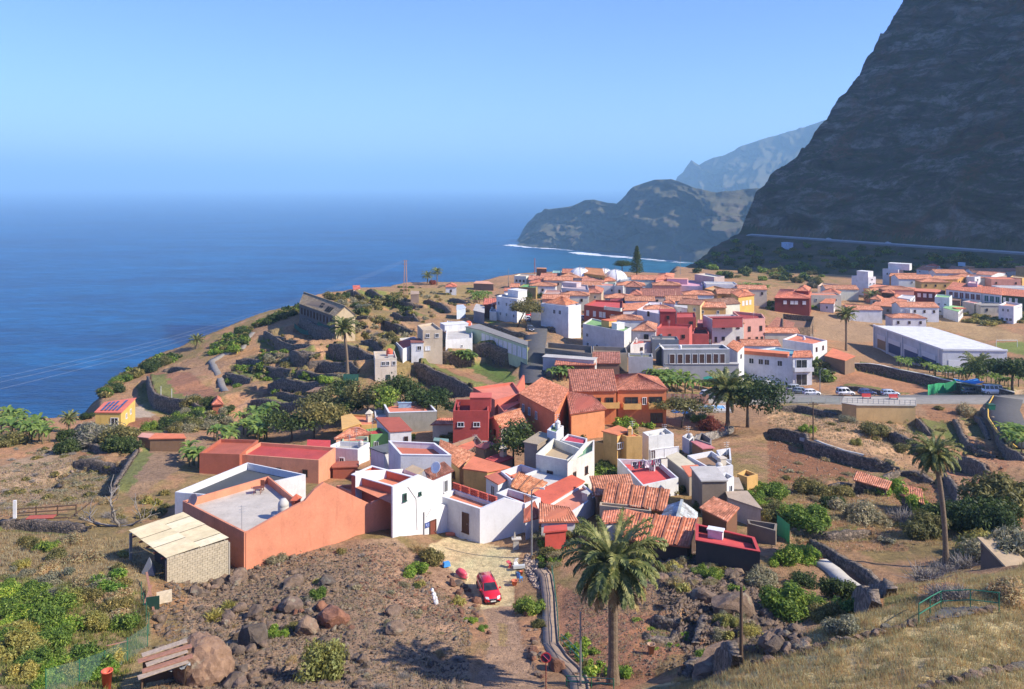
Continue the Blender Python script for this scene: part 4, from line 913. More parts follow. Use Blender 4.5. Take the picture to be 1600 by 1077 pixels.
H('peach hip-roofed house squeezed beside the lime green house','b',[(20,330),(215,300),(160,270),(95,290)],3.2,C(236,170,130,.8),('hip',C(226,124,84,.8),.8))
H('grey cement house with white back parapet and solar panel behind the lower village','b',[(335,175),(625,166),(572,108),(300,112)],4.0,C(176,168,152,.7),('flat',C(222,124,90,.8)),ph=.6,cap=WH,extra=[('box',.45,.75,2.4,.2,.9,C(150,190,215,.8))])
H('white lean-to stair block left of the grey cement house','b',[(255,195),(330,190),(320,150),(250,160)],3.0,WH,('flat',CN),ph=.5)
H('large white house with terracotta terraces and zigzag trim, centre of the lower village','b',[(408,428),(712,432),(612,358),(335,345)],4.6,WG,('flat',C(212,110,74,.75)),[(0,[.8],1.7,.9,.9,'b')],ph=.8,cap=WH,base=3)
H('white block with slate roof floor at the left of the large white house','b',[(228,388),(308,418),(400,400),(350,362)],4.0,WH,('slab',C(120,124,126,.6)))
H('crumbling beige roof slab with holes beside the white gable','b',[(405,540),(470,565),(540,522),(480,497)],3.4,GY,('slab',C(196,168,130,.75)),cat='ruin',name='ruined_house')
H('white house with a dark red tiled strip roof and white dish, behind the gable','b',[(585,575),(712,520),(665,500),(560,545)],4.6,WH,('shed',C(158,78,58,.8),.5),[(0,[.72],.9,.8,1.6,'w')],extra=[('dish',.25,-.18,.75,C(225,220,210))])
H('long old roof of weathered orange tiles running diagonally through the lower village','b',[(636,404),(762,502),(850,450),(648,370)],3.3,C(206,170,110,.75),('shed',C(214,120,72,.85),.7))
H('orange sheet roof on yellow walls with a small skylight','r',[(300,225),(545,258),(772,212),(410,105)],3.3,YE,('slab',C(236,118,66,.85)))
H('small white cube with a cement roof and tiny window','r',[(405,228),(545,252),(700,216),(560,188)],3.2,WH,('slab',C(206,186,150,.75)),[(0,[.45],.7,.4,.6,'b')])
H('white house front with dark terracotta tiles in the alley','r',[(535,312),(660,384),(800,314),(690,254)],3.0,WH,('slab',C(206,106,72,.8)),[(0,[.6],.5,.9,2.0,'w')])
H('white parapeted terrace with terracotta floor behind the alley','r',[(800,335),(1090,230),(905,172),(690,245)],3.2,WH,('flat',C(216,114,74,.8)),ph=.9,base=3)
H('pale cement flat roof below the cream terraced house','p',[(50,235),(290,328),(500,232),(190,165)],2.8,WG,('slab',C(214,208,198,.8)))
H('sloping orange tile roof marked by dark ribs','r',[(820,412),(1005,488),(1160,408),(895,318)],2.8,WH,('shed',C(230,128,70,.85),.5,'x',1.4))
H('broad smooth orange-red sloping roof in the middle of the lower village','p',[(130,432),(275,582),(757,278),(605,205)],3.0,C(214,90,56,.8),('slab',C(220,92,52,.85)))
H('white-walled house with a coral terrace roof and tank stand','p',[(272,590),(560,702),(935,448),(755,300)],2.4,WH,('flat',C(228,136,100,.85)),ph=.25,base=3,extra=[('box',.86,.72,.9,.9,1.0,CN)])
H('strip of old orange tiles in front of the coral terrace house','p',[(215,785),(650,775),(560,705),(215,640)],2.4,WH,('shed',C(220,122,78,.85),.7),near=True)
H('little red outbuilding half hidden by shrubs left of the big palm','p',[(262,930),(530,905),(525,850),(270,870)],2.2,C(216,74,52,.8),('slab',C(216,74,52,.8)),cat='outbuilding',name='outbuilding')
H('orange slab roof just behind the big palm crown','d',[(232,802),(420,808),(425,748),(268,712)],2.7,BG,('slab',C(226,128,78,.8)))
H('coral tiled lean-to left of the orange slab roof','d',[(100,795),(240,775),(255,738),(115,745)],2.5,WH,('shed',C(214,110,76,.85),.4))
H('roofless cement strip of rooms with thick beige walls','d',[(75,672),(438,712),(434,682),(80,648)],3.0,C(196,172,138,.75),('flat',C(176,150,116,.7)),ph=.8,cat='ruin',name='ruined_house')
H('old tile roof with broken patches behind the roofless cement strip','d',[(60,598),(312,588),(275,500),(20,515)],3.0,BR,('shed',C(204,114,72,.85),.7),near=True)
H('ribbed old tile roof with moss, long and low, over a brown wall','d',[(115,650),(520,708),(552,622),(140,572)],3.0,BR,('shed',C(212,112,66,.85),.9,'x',1.5),near=True)
H('wide orange tile roof with raised ribs directly right of the big palm crown','d',[(250,905),(690,957),(748,842),(300,795)],2.6,C(90,66,52,.7),('shed',C(222,110,62,.9),1.0,'x',1.3),near=True,base=2)
H('long bright red flat roof with red parapet and a white box on it','d',[(750,920),(1200,1002),(1160,902),(752,806)],2.6,C(84,74,68,.7),('flat',C(216,66,62,.85)),ph=.55,cap=C(190,48,48,.85),base=2,extra=[('box',.34,.78,1.5,.8,.8,C(225,225,222))])
H('broken shed roofed with pale grey sheets, left of the wooden shed','d',[(500,795),(742,832),(748,722),(560,680)],2.8,C(170,160,146,.7),('gable',C(190,190,192,.8),.8,'y'),cat='shed',name='shed',near=True)
H('weathered wooden plank shed with a tiled edge','d',[(795,690),(965,778),(1040,722),(880,655)],3.2,BR,('shed',C(214,118,76,.85),.5),cat='shed',name='plank_shed',wmat=plain(C(150,100,66,.55),.85),near=True)
H('tall grey-brown cement wall house above the wooden shed','d',[(795,505),(965,502),5.0],4.2,C(150,132,112,.7),('slab',CN))
H('white stepped annex right of the grey-brown cement house','d',[(968,500),(1018,470),(960,440),(905,470)],4.2,WH,('flat',CN),[(0,[.5],.8,.7,.9,'w')],ph=.5)
H('low cream annex with a flat beige top','d',[(968,560),(1075,565),4.0],2.6,C(222,214,196,.8),('slab',C(190,170,142,.75)))
H('sloping beige cement roof at the right edge of the lower village','d',[(985,625),(1205,700),(1105,582),(970,587)],2.5,BG,('slab',C(196,172,144,.75)))
H('grey cinder block pen below the beige cement roof','d',[(1120,800),(1310,850),(1320,800),(1110,770)],1.8,C(150,136,118,.7),('flat',BR),ph=.9,cat='pen',name='block_pen')
H('ochre stub with bare wooden roof poles at the field corner','d',[(1040,450),(1110,475),(1185,455),(1100,420)],2.6,YE,('flat',C(120,100,80,.6)),ph=.5,cat='ruin',name='ruined_house')
# yellow house
H('lower floor of the yellow corner house, blank wall with black script lettering','s',[(95,320),(470,418),(640,405),(330,285)],3.7,YE,('flat',C(150,108,66,.7)),ph=.5,base=3)
H('tall yellow block with orange roof, right half of the yellow corner house','s',[(635,243),(897,240),(735,165),(500,188)],5.2,YE,('flat',C(238,122,62,.85)),ph=.12,base=3)
H('upper yellow room with an orange slab roof and a railed balcony','s',[(240,160),(478,222),(560,190),(720,160),(495,75)],5.6,YE,('slab',C(238,124,64,.85)),base=0)
H('mint white house with a grassy grey roof and deep front parapet','s',[(905,165),(1008,240),(1430,192),(1290,95)],5.0,C(228,232,214,.82),('flat',C(150,150,124,.7)),[(1,[.62],2.0,5.0,1.5,'s'),(1,[.15],2.2,.8,1.9,'b')],ph=.8,base=3)
H('white-walled red terrace hung with laundry below the yellow house','s',[(480,612),(905,1062),(1508,932),(1170,640)],2.8,WG,('flat',C(216,66,58,.85)),ph=.7,base=3)
H('beige slab roofed block with a grey side wall beside the laundry terrace','d',[(552,338),(705,458),(800,440),(622,310)],3.2,C(170,158,146,.7),('slab',C(214,200,164,.8)))
H('small raw brick block with an orange top beside the laundry terrace','d',[(658,405),(705,468),(798,444),(757,398)],3.0,C(178,160,140,.7),('slab',C(234,120,74,.85)))
H('white house with brown earth roof and a water tank stand','d',[(690,322),(848,412),(1012,392),(862,290)],3.8,WH,('flat',C(166,128,92,.7)),ph=.7,extra=[('box',.75,.75,.9,.9,1.3,BG),('tank',.9,.5,.5,1.1,CN)])
H('white stub walls right of the brown earth roof','d',[(930,350),(1000,355),(992,268),(895,285)],3.0,WH,('flat',BR),ph=.9)
H('faded pink lean-to roof among the back ruins','d',[(725,230),(800,278),(872,272),(792,226)],2.6,BR,('slab',C(212,120,120,.8)))
H('roofless grey walls at the back of the brown field','d',[(745,205),(856,243),(862,206),(790,160)],3.0,C(150,140,132,.7),('flat',C(130,112,94,.6)),ph=1.2,cat='ruin',name='ruined_house')
H('little white wall room at the back near the rubble wall','d',[(655,188),(705,215),(735,190),(690,168)],2.6,WH,('flat',C(90,84,78,.6)),ph=.6)
# cream terraced house group
H('cream two-storey house with a walled beige terrace and small brown windows','c',[(706,672),(928,716),(1035,640),(830,560)],5.4,C(232,222,204,.8),('flat',C(196,170,130,.75)),[(0,[.45],1.9,.9,1.3,'b'),(1,[.3],1.9,.8,1.3,'b')],ph=1.1,base=3)
H('plain grey cement tower left of the cream house','c',[(625,592),(715,608),(820,548),(735,522)],5.8,C(176,156,136,.7),('slab',C(184,164,132,.7)),base=3)
H('white rooftop cube with a green floor behind the cement tower','c',[(785,502),(850,522),(900,474),(832,455)],7.0,WH,('flat',C(130,170,110,.7)),ph=.3,base=1)
H('white house with a crimson roof behind the cream terrace','c',[(880,575),(1062,605),(1066,562),(930,530)],5.6,WH,('flat',C(206,48,76,.8)),ph=.25)
H('white wing with a mint green terrace floor, right of the cream house','c',[(928,735),(1112,650),(1116,572),(1050,590)],5.0,C(226,218,204,.8),('flat',C(120,170,134,.7)),[(0,[.25,.7],1.6,.7,1.1,'b')],ph=.7,base=3)
H('red three-storey house with a roof terrace and dark windows','c',[(125,368),(372,368),7.5],6.8,RD,('flat',C(176,60,50,.75)),[(0,[.22,.67],1.9,1.15,.85,'w'),(0,[.26,.5,.73,.9],5.1,1.0,.95,'w')],ph=1.0,base=3,extra=[('box',.76,.6,3.6,3.2,2.4,RD,C(214,92,70,.8)),('box',.12,.55,.25,3.0,.9,RD)])
H('coral building with stepped terraces and a tall triangular wall','c',[(265,204),(418,292),(602,245),(545,165)],4.6,CO,('flat',C(226,124,92,.85)),ph=.5,base=3)
H('lower coral terrace block beside the coral building','c',[(412,292),(482,374),(604,304),(560,255)],3.6,CO,('flat',C(224,120,90,.85)),ph=.4)
A_=hit(*Q1('c',520,280));B_=hit(*Q1('c',640,235));r_=empty('triangular_wall',A_,'tall pointed coral wall standing over the coral terraces','wall');facade(r_,A_,B_,Q('c',[(500,270),(545,205),(575,200),(625,118),(630,195)]),min(A_.z,B_.z)-1,plaster(CO),th=.4)
H('old tile-roofed house with pale plaster between the red house and the tree','c',[(378,430),(462,482),(640,450),(540,352)],3.6,C(222,200,180,.8),('gable',C(222,128,80,.85),1.0,'y'),near=True)
H('low coral ruin with raw walls below the red house','c',[(110,602),(225,655),(335,592),(290,538)],2.8,C(170,140,112,.7),('flat',C(228,116,76,.85)),ph=.6)
H('grey-brown raw block with a dark red slab','c',[(285,622),(345,642),(436,607),(375,590)],3.4,C(158,138,116,.7),('slab',C(176,84,74,.75)))
H('red floored yard with a small stack, left of the round tree','c',[(360,712),(440,738),(542,700),(462,668)],2.4,C(196,150,124,.75),('slab',C(214,70,58,.85)),extra=[('chimney',.5,.75,.8,1.3,BG)])
H('turquoise-roofed tiny shed in the lower village','b',[(610,345),(690,352),(690,338),(615,330)],2.2,C(120,150,140,.7),('slab',C(130,170,158,.7)),cat='shed',name='shed')
H('low orange tile roof left of the red house','b',[(600,245),(722,242),(722,222),(640,226)],2.5,BG,('shed',C(224,110,68,.85),.4))
# orange hotel-like buildings
H('large orange building with one big sloping tile roof and a row of small windows','c',[(592,246),(838,380),(932,265),(748,183)],6.0,C(226,128,70,.8),('shed',C(214,114,70,.85),1.2),[(0,[.12,.3,.5],1.6,.8,1.4,'w')],base=3,near=True)
H('bright orange wing with a darker red tile roof and blank front wall','c',[(955,390),(1188,354),(1100,300),(925,262)],4.8,C(240,140,74,.82),('shed',C(196,92,60,.85),.8),base=3,near=True)
H('left half of the long orange building with balconies, brown tile roof','F',[(896,612),(963,611),(956,589),(889,589)],6.0,C(238,124,56,.82),('shed',C(184,92,62,.85),1.4),[(0,[.12,.42,.55,.84],1.2,1.5,1.6,'b')],base=4,extra=[('balc',0,0,0,.84,2.9,3.4,1.2,YE)])
H('right half of the long orange building with a hipped tile roof and balconies','F',[(965,610),(1041,609),(1026,591),(956,588)],6.2,C(238,124,56,.82),('hip',C(190,92,60,.85),1.8),[(0,[.28,.78],1.3,2.6,2.0,'b'),(0,[.55],1.4,.8,1.4,'w'),(0,[.8],4.4,2.4,1.9,'b')],base=4,extra=[('balc',0,0,0,.28,3.3,3.4,1.2,YE),('balc',0,0,0,.8,3.3,3.4,1.2,YE)])
H('small orange porch roof in front of the long orange building','c',[(1035,300),(1180,330),(1150,300),(1070,285)],2.8,C(238,124,56,.82),('hip',C(220,116,74,.85),.8),cat='porch',name='porch')
# ------------------------------------------------------------------ upper town
H('white three-storey house with two rows of small dark windows beside the road','e',[(175,308),(332,332),(400,288),(292,275)],7.6,WH,('flat',CN),[(0,[.12,.5,.85],1.6,.8,1.1,'w'),(0,[.2,.5,.85],4.9,.8,1.1,'w')],ph=.5,base=3,extra=[('box',.7,.6,5,4,2.2,WH)])
H('tall white corner house with a bright orange pyramid roof','e',[(515,362),(725,388),(822,372),(650,335)],7.6,WH,('flat',C(220,106,70,.8)),[(0,[.5,.7],1.4,1.0,1.3,'w')],ph=.6,base=3,extra=[('hipbox',.45,.55,8,6,.7,WH,2.0,C(236,116,60,.9))])
H('brick-red house with white shutters and a white balustrade','e',[(845,376),(1140,410),(1142,345),(930,336)],5.8,C(178,78,58,.75),('flat',C(212,70,62,.8)),[(0,[.1,.28,.44,.53],1.6,1.1,1.8,'s'),(0,[.76],2.0,1.6,1.6,'s')],ph=.6,base=3,extra=[('balc',0,0,0,.78,.5,6.5,1.0,CRM)])
H('pale grey house with a green terrace and a slanted orange roof box','e',[(835,518),(1152,578),(1206,545),(905,476)],6.6,C(216,212,206,.8),('flat',C(140,190,110,.7)),[(0,[.12],2.4,1.0,1.1,'w'),(0,[.13,.36,.58,.88],5.0,1.0,1.3,'w')],ph=.4,base=3,extra=[('box',.55,.5,3,3,1.8,YE,C(236,106,54,.85)),('box',.78,.45,2,3,1.6,C(214,226,200))])
H('roofless raw cement ruin by the steep road','e',[(545,706),(908,748),(905,690),(565,662)],4.0,C(150,138,122,.7),('flat',C(140,122,100,.7)),ph=1.2,base=3,cat='ruin',name='ruined_house')
H('second raw cement ruin with a lone slanted beam','e',[(912,748),(1178,742),(1165,700),(915,690)],3.8,C(160,148,132,.7),('flat',C(150,128,104,.7)),ph=1.0,base=3,cat='ruin',name='ruined_house')
H('long white yard wall building under the cement ruins','e',[(530,775),(920,802),3.0],3.4,C(206,200,194,.78),('slab',CN),base=3)
H('long low red-brown lean-to roof over dark openings','e',[(628,834),(928,834),(915,806),(640,806)],2.8,C(150,84,64,.7),('shed',C(208,106,74,.8),.4),[(0,[.12,.3,.45,.6,.78],.5,1.6,1.5,'b')],base=2)
H('brown-red tiled shed right of the long lean-to','e',[(922,822),(1116,822),(1110,766),(920,766)],3.4,C(120,90,76,.7),('shed',C(180,92,72,.8),.9),base=2)
H('blank light grey cement box above the banana rows','e',[(1185,770),(1372,775),4.5],5.4,C(196,194,192,.75),('flat',C(130,128,84,.7)),ph=.5,base=3)
H('small white house with a speckled tile hip roof and brown window','e',[(1215,572),(1392,578),(1402,525),(1290,515)],5.2,C(228,216,206,.8),('hip',C(204,122,86,.85),1.3),[(0,[.6],.9,1.3,1.5,'b')],base=3)
H('low white house with a red awning below the speckled tile roof','e',[(1200,680),(1366,660),(1372,640),(1230,640)],3.4,C(226,216,208,.8),('flat',C(200,96,76,.8)),[(0,[.5],1.0,.9,.9,'b')],ph=.4)
H('coral pink house with small square windows at the heart of the town','f',[(110,508),(345,508),(366,482),(150,472)],6.0,C(210,90,78,.78),('flat',C(190,62,54,.75)),[(0,[.13,.82],1.8,1.0,1.1,'b'),(0,[.42],1.6,.8,1.9,'D')],ph=.6,base=3)
H('deep red upper cube on top of the coral pink house','f',[(143,392),(250,394),5.0],9.5,C(166,48,46,.75),('slab',C(190,70,60,.8)),base=-2,zt=None)
H('red terrace house with dark openings right of the deep red cube','f',[(255,432),(392,430),(386,396),(256,396)],7.2,C(170,54,50,.75),('flat',C(200,70,60,.8)),[(0,[.75],1.2,1.2,1.8,'b')],ph=.4,base=2)
H('pink lower room with an iron railed terrace','f',[(365,545),(485,548),(470,500),(380,500)],4.4,C(206,92,82,.78),('flat',C(96,52,48,.6)),ph=.8,base=3)
H('cream two-storey house with six small windows','f',[(505,444),(722,440),8.5],8.2,C(228,220,210,.8),('flat',C(176,66,60,.75)),[(0,[.36,.84],2.0,1.0,1.1,'b'),(0,[.36,.84],5.4,1.0,1.1,'b'),(0,[.12],5.4,.8,1.7,'D')],ph=.5,base=3)
H('red parapet terrace on top of the cream two-storey house','f',[(508,436),(720,432),(700,425),(515,428)],9.2,C(184,74,72,.75),('slab',C(184,74,72,.75)),base=-7.4,name='roof_terrace',cat='terrace')
H('salmon pink corner house with two rows of windows','f',[(722,447),(878,438),(855,408),(650,388)],8.2,C(238,158,136,.82),('flat',C(178,56,50,.75)),[(0,[.28,.8],2.2,1.0,1.6,'b'),(0,[.28,.62,.85],5.6,.9,1.2,'b')],ph=.7,base=3,cap=C(238,158,136,.82))
H('long grey row with nine dark doors and a white pierced balustrade','f',[(165,658),(628,655),6.0],4.8,C(150,154,160,.7),('flat',C(190,186,180,.75)),[(0,[.13,.25,.365,.475,.58,.685,.79,.89],1.1,1.4,2.5,'W')],ph=.7,cap=WH,base=3)
H('low white-railed walkway in front of the grey row','f',[(180,760),(692,760),1.6],1.2,C(170,170,172,.72),('slab',C(190,186,180,.75)),base=3,name='walkway',cat='terrace')
H('small dark cottage with a white gable at the left end of the grey row','f',[(112,655),(165,650),(160,640),(115,645)],4.0,C(90,90,94,.6),('gable',C(210,208,206,.8),.8,'y'))
H('grey cement box behind the left end of the grey row','f',[(85,585),(272,588),5.0],5.2,C(130,136,144,.7),('flat',GY),ph=.4)
H('long white L-shaped house with square windows and a wraparound orange eave','f',[(682,672),(1072,705),(1150,668),(950,640)],8.0,WH,('flat',C(110,176,186,.75)),[(0,[.07,.26,.43,.54,.77],1.4,1.3,1.5,'w')],ph=.4,base=3,extra=[('box',.34,.12,15,3.4,.85,C(236,116,62,.9))])
H('white left arm of the L-shaped house under an orange tile eave','f',[(612,630),(684,672),(730,650),(655,615)],8.0,WH,('shed',C(236,116,62,.9),.9),base=3)
H('white balcony tower with an orange eave at the right end of the L-shaped house','f',[(1072,712),(1206,710),(1190,682),(1085,685)],7.6,WH,('shed',C(234,112,62,.9),.6),[(0,[.45],.6,3.0,2.6,'w'),(0,[.45],4.4,3.0,3.0,'w')],base=3,extra=[('balc',0,0,0,.5,3.5,5.2,1.2,WH)])
H('white flat house with terracotta roof floor and small windows behind the L-shaped house','f',[(1000,585),(1212,618),(1312,592),(1100,545)],5.8,WH,('flat',C(222,122,82,.85)),[(1,[.25,.7],1.2,.9,1.3,'b')],ph=.5,base=3)
H('small orange-roofed stone hut beside the field wall','h',[(112,680),(232,708),(290,682),(160,636)],3.0,C(150,120,92,.7),('slab',C(234,116,66,.9)),base=2,cat='hut',name='stone_hut')
H('big roofless ruin of brown stone with tile remains','f',[(1000,505),(1195,500),(1222,425),(1000,405)],5.2,C(150,112,78,.7),('flat',C(150,110,80,.7)),[(0,[.3],1.6,.9,1.4,'b')],ph=1.8,base=3,cat='ruin',name='ruined_house',wmat=stone((.16,.11,.07),(.32,.22,.14),2.2,.6))
H('low stone ruin with collapsed tiles in front of the big ruin','f',[(890,505),(1050,545),(1080,480),(960,440)],3.4,C(160,118,84,.7),('shed',C(190,104,72,.85),.5),base=2,cat='ruin',name='ruined_house',wmat=stone((.16,.11,.07),(.32,.22,.14),2.2,.6))
H('white house with long speckled tile roof and two brown windows','f',[(480,347),(700,332),7.0],6.2,C(236,222,196,.82),('gable',C(150,92,70,.85),1.4),[(0,[.22,.5],.9,1.0,2.0,'b')],base=3)
H('cream house left of the long speckled tile roof','f',[(425,362),(482,352),5.0],6.0,C(238,206,140,.82),('slab',CRM),[(0,[.5],1.2,.7,1.3,'b')],base=3)
H('golden ochre wall house with a tile edge','f',[(335,345),(430,360),(480,330),(350,315)],5.6,C(222,170,96,.82),('shed',C(170,110,80,.8),.5))
H('vivid yellow house with white shutters and orange hip roof','f',[(690,290),(800,274),(742,240),(640,256)],8.4,C(244,176,66,.85),('hip',C(232,112,64,.9),1.1),[(0,[.3,.52,.74],1.6,1.3,1.7,'s'),(0,[.5,.75],6.2,1.2,1.7,'s')],base=3)
H('long ochre wall building behind the vivid yellow house','f',[(452,228),(692,290),(702,250),(520,210)],6.0,C(196,140,80,.75),('flat',C(214,170,110,.8)),ph=.5,base=3)
H('blank mauve-beige house with a crenellated white top at the town edge','f',[(383,128),(520,148),(592,142),(460,120)],8.0,C(200,176,166,.78),('flat',CRM),ph=.6,base=4)
H('lilac house with a pink walled terrace','f',[(100,203),(440,214),(430,172),(90,168)],4.8,C(214,200,214,.78),('flat',C(226,160,176,.8)),ph=.6,base=3,extra=[('box',.5,.6,9,5,2.2,C(222,170,180,.8),C(232,150,110,.85))])
H('pink house with an orange roof above the lilac terrace','f',[(110,170),(235,158),(240,125),(130,128)],6.0,C(232,150,130,.82),('hip',C(232,112,74,.9),1.0),base=3)
H('long brown-red tile roof with crumbling eaves','f',[(0,285),(240,285),(250,235),(10,232)],5.2,C(206,176,160,.75),('gable',C(168,84,66,.85),1.5),base=3)
H('pink-walled corner house with one shuttered window under brown tiles','j',[(215,495),(372,500),(378,465),(240,450)],6.0,C(222,188,196,.8),('hip',C(204,104,74,.85),1.1),[(0,[.55],.8,1.2,2.2,'b')],base=3)
H('tower-like house with a pointed tile hip roof near the tall conifer','j',[(155,385),(382,395),(360,360),(190,350)],7.0,C(196,180,170,.75),('hip',C(190,104,76,.85),1.8),[(0,[.55],1.0,1.6,1.2,'b')],base=3)
H('white L-shaped house with a slanted parapet and bright tile slope','j',[(122,714),(310,708),(460,620),(215,640)],5.6,C(226,212,214,.8),('shed',C(234,120,72,.9),.5),[(0,[.6],2.4,.7,.7,'b')],base=3)
H('plain white gable block right of the slanted parapet','j',[(312,706),(640,762),(660,600),(490,600)],6.2,C(226,214,216,.8),('flat',C(224,206,206,.8)),[(0,[.5],-.2,.9,1.6,'b')],ph=.4,base=3)
H('small white tower with a tiny tiled cap','j',[(690,605),(835,620),(830,590),(700,585)],7.4,WH,('hip',C(230,120,76,.9),.8),[(0,[.4],1.2,.9,1.4,'b')],base=3)
H('white wall house with a pale slanted top behind the deep red cube','j',[(840,660),(1010,690),(1005,640),(860,615)],6.0,WH,('slab',C(200,196,192,.8)),base=3)
H('brown tile roofs over a low cream house in the middle of the town','j',[(880,620),(1190,640),(1290,590),(1030,560)],6.4,C(234,196,130,.82),('gable',C(176,100,72,.85),1.0),base=3)
H('grey-white house with a lilac roof box and two dark openings','i',[(775,398),(1155,428),(1140,360),(800,330)],6.4,C(216,208,200,.8),('flat',C(200,176,176,.75)),[(0,[.25,.36],1.0,1.4,2.2,'b'),(0,[.58,.8],1.2,1.0,1.2,'b')],ph=.6,base=3,extra=[('box',.35,.7,7,4,1.6,C(210,186,186,.78))])
H('white low wall house right of the orange pyramid roof','i',[(800,495),(930,510),(1160,530),(1150,490),(850,470)],4.0,C(226,214,206,.8),('slab',C(222,190,180,.8)),base=3)
H('pale pink house with two brown windows behind the pyramid roof','i',[(530,470),(785,462),(780,430),(560,425)],5.8,C(226,190,176,.8),('flat',C(196,140,116,.75)),[(0,[.62,.9],1.2,1.2,1.5,'b')],ph=.4,base=3)
H('tile-roofed beige house beside the olive tree','i',[(1150,470),(1330,475),(1360,415),(1140,385)],4.6,C(214,188,156,.78),('hip',C(206,110,80,.85),1.2),base=3)
H('cream house with three small square windows at the seaward edge of town','i',[(120,230),(285,240),(420,218),(200,207)],6.2,C(236,226,202,.82),('flat',C(214,190,160,.8)),[(0,[.2,.5,.8],1.8,.9,1.1,'b')],ph=.4,base=3)
H('small white house with orange gable roof below the cream house','i',[(60,390),(182,390),(200,355),(90,345)],4.4,WH,('gable',C(236,124,76,.9),.9),[(0,[.6],.8,.9,1.1,'b')],base=3)
H('olive-ochre house with bright green roof floor','i',[(182,385),(420,395),(490,350),(255,345)],5.0,C(176,146,84,.75),('flat',C(118,186,104,.75)),[(0,[.2],1.2,1.4,1.8,'b')],ph=.3,base=3)
H('blue-shadowed tiny white house left of the small gable roof','i',[(-20,440),(70,440),(60,420),(-10,420)],3.4,WH,('shed',C(220,110,70,.85),.5),base=3)
H('brick coloured tower stub against the sea','i',[(430,135),(568,140),(560,125),(440,122)],7.4,C(170,100,64,.75),('slab',C(214,140,80,.8)),base=4)
H('orange tile gable below the brick tower stub','i',[(320,290),(470,300),(480,240),(340,235)],4.6,C(226,206,186,.8),('gable',C(222,124,86,.9),1.1),base=3)
H('broad coral tile roof in the seaward quarter','i',[(330,330),(600,345),(600,300),(380,290)],4.2,C(220,186,170,.8),('hip',C(214,112,78,.9),1.3),base=3)
H('tile roof with pale gable end in the seaward quarter','i',[(480,258),(725,265),(720,215),(520,205)],5.0,C(214,190,176,.78),('gable',C(220,124,88,.9),1.2),base=3)
H('wide apricot hip roof in front of the church','i',[(740,258),(1040,262),(1030,205),(780,200)],5.4,C(206,190,196,.78),('hip',C(228,136,92,.9),1.8),base=3)
H('apricot tile roof right of the lilac gable','i',[(1040,265),(1350,270),(1370,225),(1100,215)],5.2,C(212,190,186,.78),('hip',C(226,128,86,.9),1.5),base=3)
H('low pink tile row in front of the apricot roofs','i',[(1060,320),(1370,330),(1360,280),(1080,275)],4.4,C(214,180,160,.78),('gable',C(214,126,96,.9),1.0),base=3)
H('cream house with orange eaves near the domes','i',[(1365,310),(1530,300),(1490,265),(1380,262)],4.6,C(238,214,180,.82),('hip',C(228,120,80,.9),1.0),base=3)
H('pale blue-green house standing against the sea','i',[(650,190),(778,192),(775,160),(660,158)],5.6,C(170,210,196,.78),('flat',C(150,190,176,.75)),ph=.3,base=4)
H('long ochre church nave with a dark opening','i',[(790,195),(1090,195),(1090,150),(800,140)],7.0,C(176,120,64,.75),('gable',C(206,110,70,.85),1.0),base=4)
H('sunlit yellow church front with orange roofs','i',[(1090,200),(1375,235),(1310,130),(1130,120)],7.0,C(240,176,66,.85),('gable',C(232,130,60,.9),1.4),base=4)
H('green-roofed low building near the domes','i',[(1380,360),(1560,380),(1600,330),(1420,320)],4.6,C(196,192,190,.75),('flat',C(96,160,96,.7)),ph=.3,base=3)
H('white mixed block left of the tower-like house','j',[(0,370),(120,385),(140,330),(20,320)],5.4,C(232,224,214,.8),('flat',C(190,186,180,.75)),[(0,[.6],1.4,1.2,1.8,'b')],ph=.5,base=3)
H('white low roofs right of the domes','j',[(80,290),(240,290),(235,255),(100,250)],4.6,WH,('flat',C(186,190,186,.75)),ph=.4,base=3)
H('orange tiled cottages under the tall conifer','j',[(250,285),(420,290),(420,255),(270,252)],4.6,C(232,208,176,.82),('gable',C(230,124,80,.9),.9),base=3)
H('narrow cream wall with a dark doorway beside the brick-red house','j',[(20,515),(140,520),(140,480),(30,480)],4.6,C(222,206,190,.8),('flat',C(180,150,130,.7)),[(0,[.4],1.0,1.2,2.2,'b')],ph=.4,base=3)
H('crimson roofed house behind the brick-red house','j',[(-60,590),(110,600),(130,560),(-20,530)],5.2,C(170,40,52,.75),('shed',C(170,40,52,.8),.8),base=3)
H('white-red mixed house front under the orange tile slope','j',[(-10,705),(95,700),(200,640),(95,640)],4.4,C(228,206,196,.8),('shed',C(234,122,76,.9),.5),base=3)
H('rose pink backyard house right of the red terrace','j',[(1150,900),(1310,890),(1310,840),(1160,840)],4.6,C(206,140,140,.78),('flat',C(200,120,116,.75)),ph=.5,base=3)
H('small red roofed house left of the white three-storey house','e',[(78,372),(168,372),(165,340),(90,342)],4.4,C(150,70,58,.7),('shed',C(222,96,66,.85),.6),base=3)
H('grey stair wall house below the small red roof','e',[(0,420),(82,440),(80,385),(20,370)],3.4,C(140,144,152,.7),('slab',CN),base=3)
H('tiny white cube beside the white three-storey house','e',[(122,425),(176,428),(172,405),(128,405)],2.8,WH,('flat',CN),ph=.3,base=2)
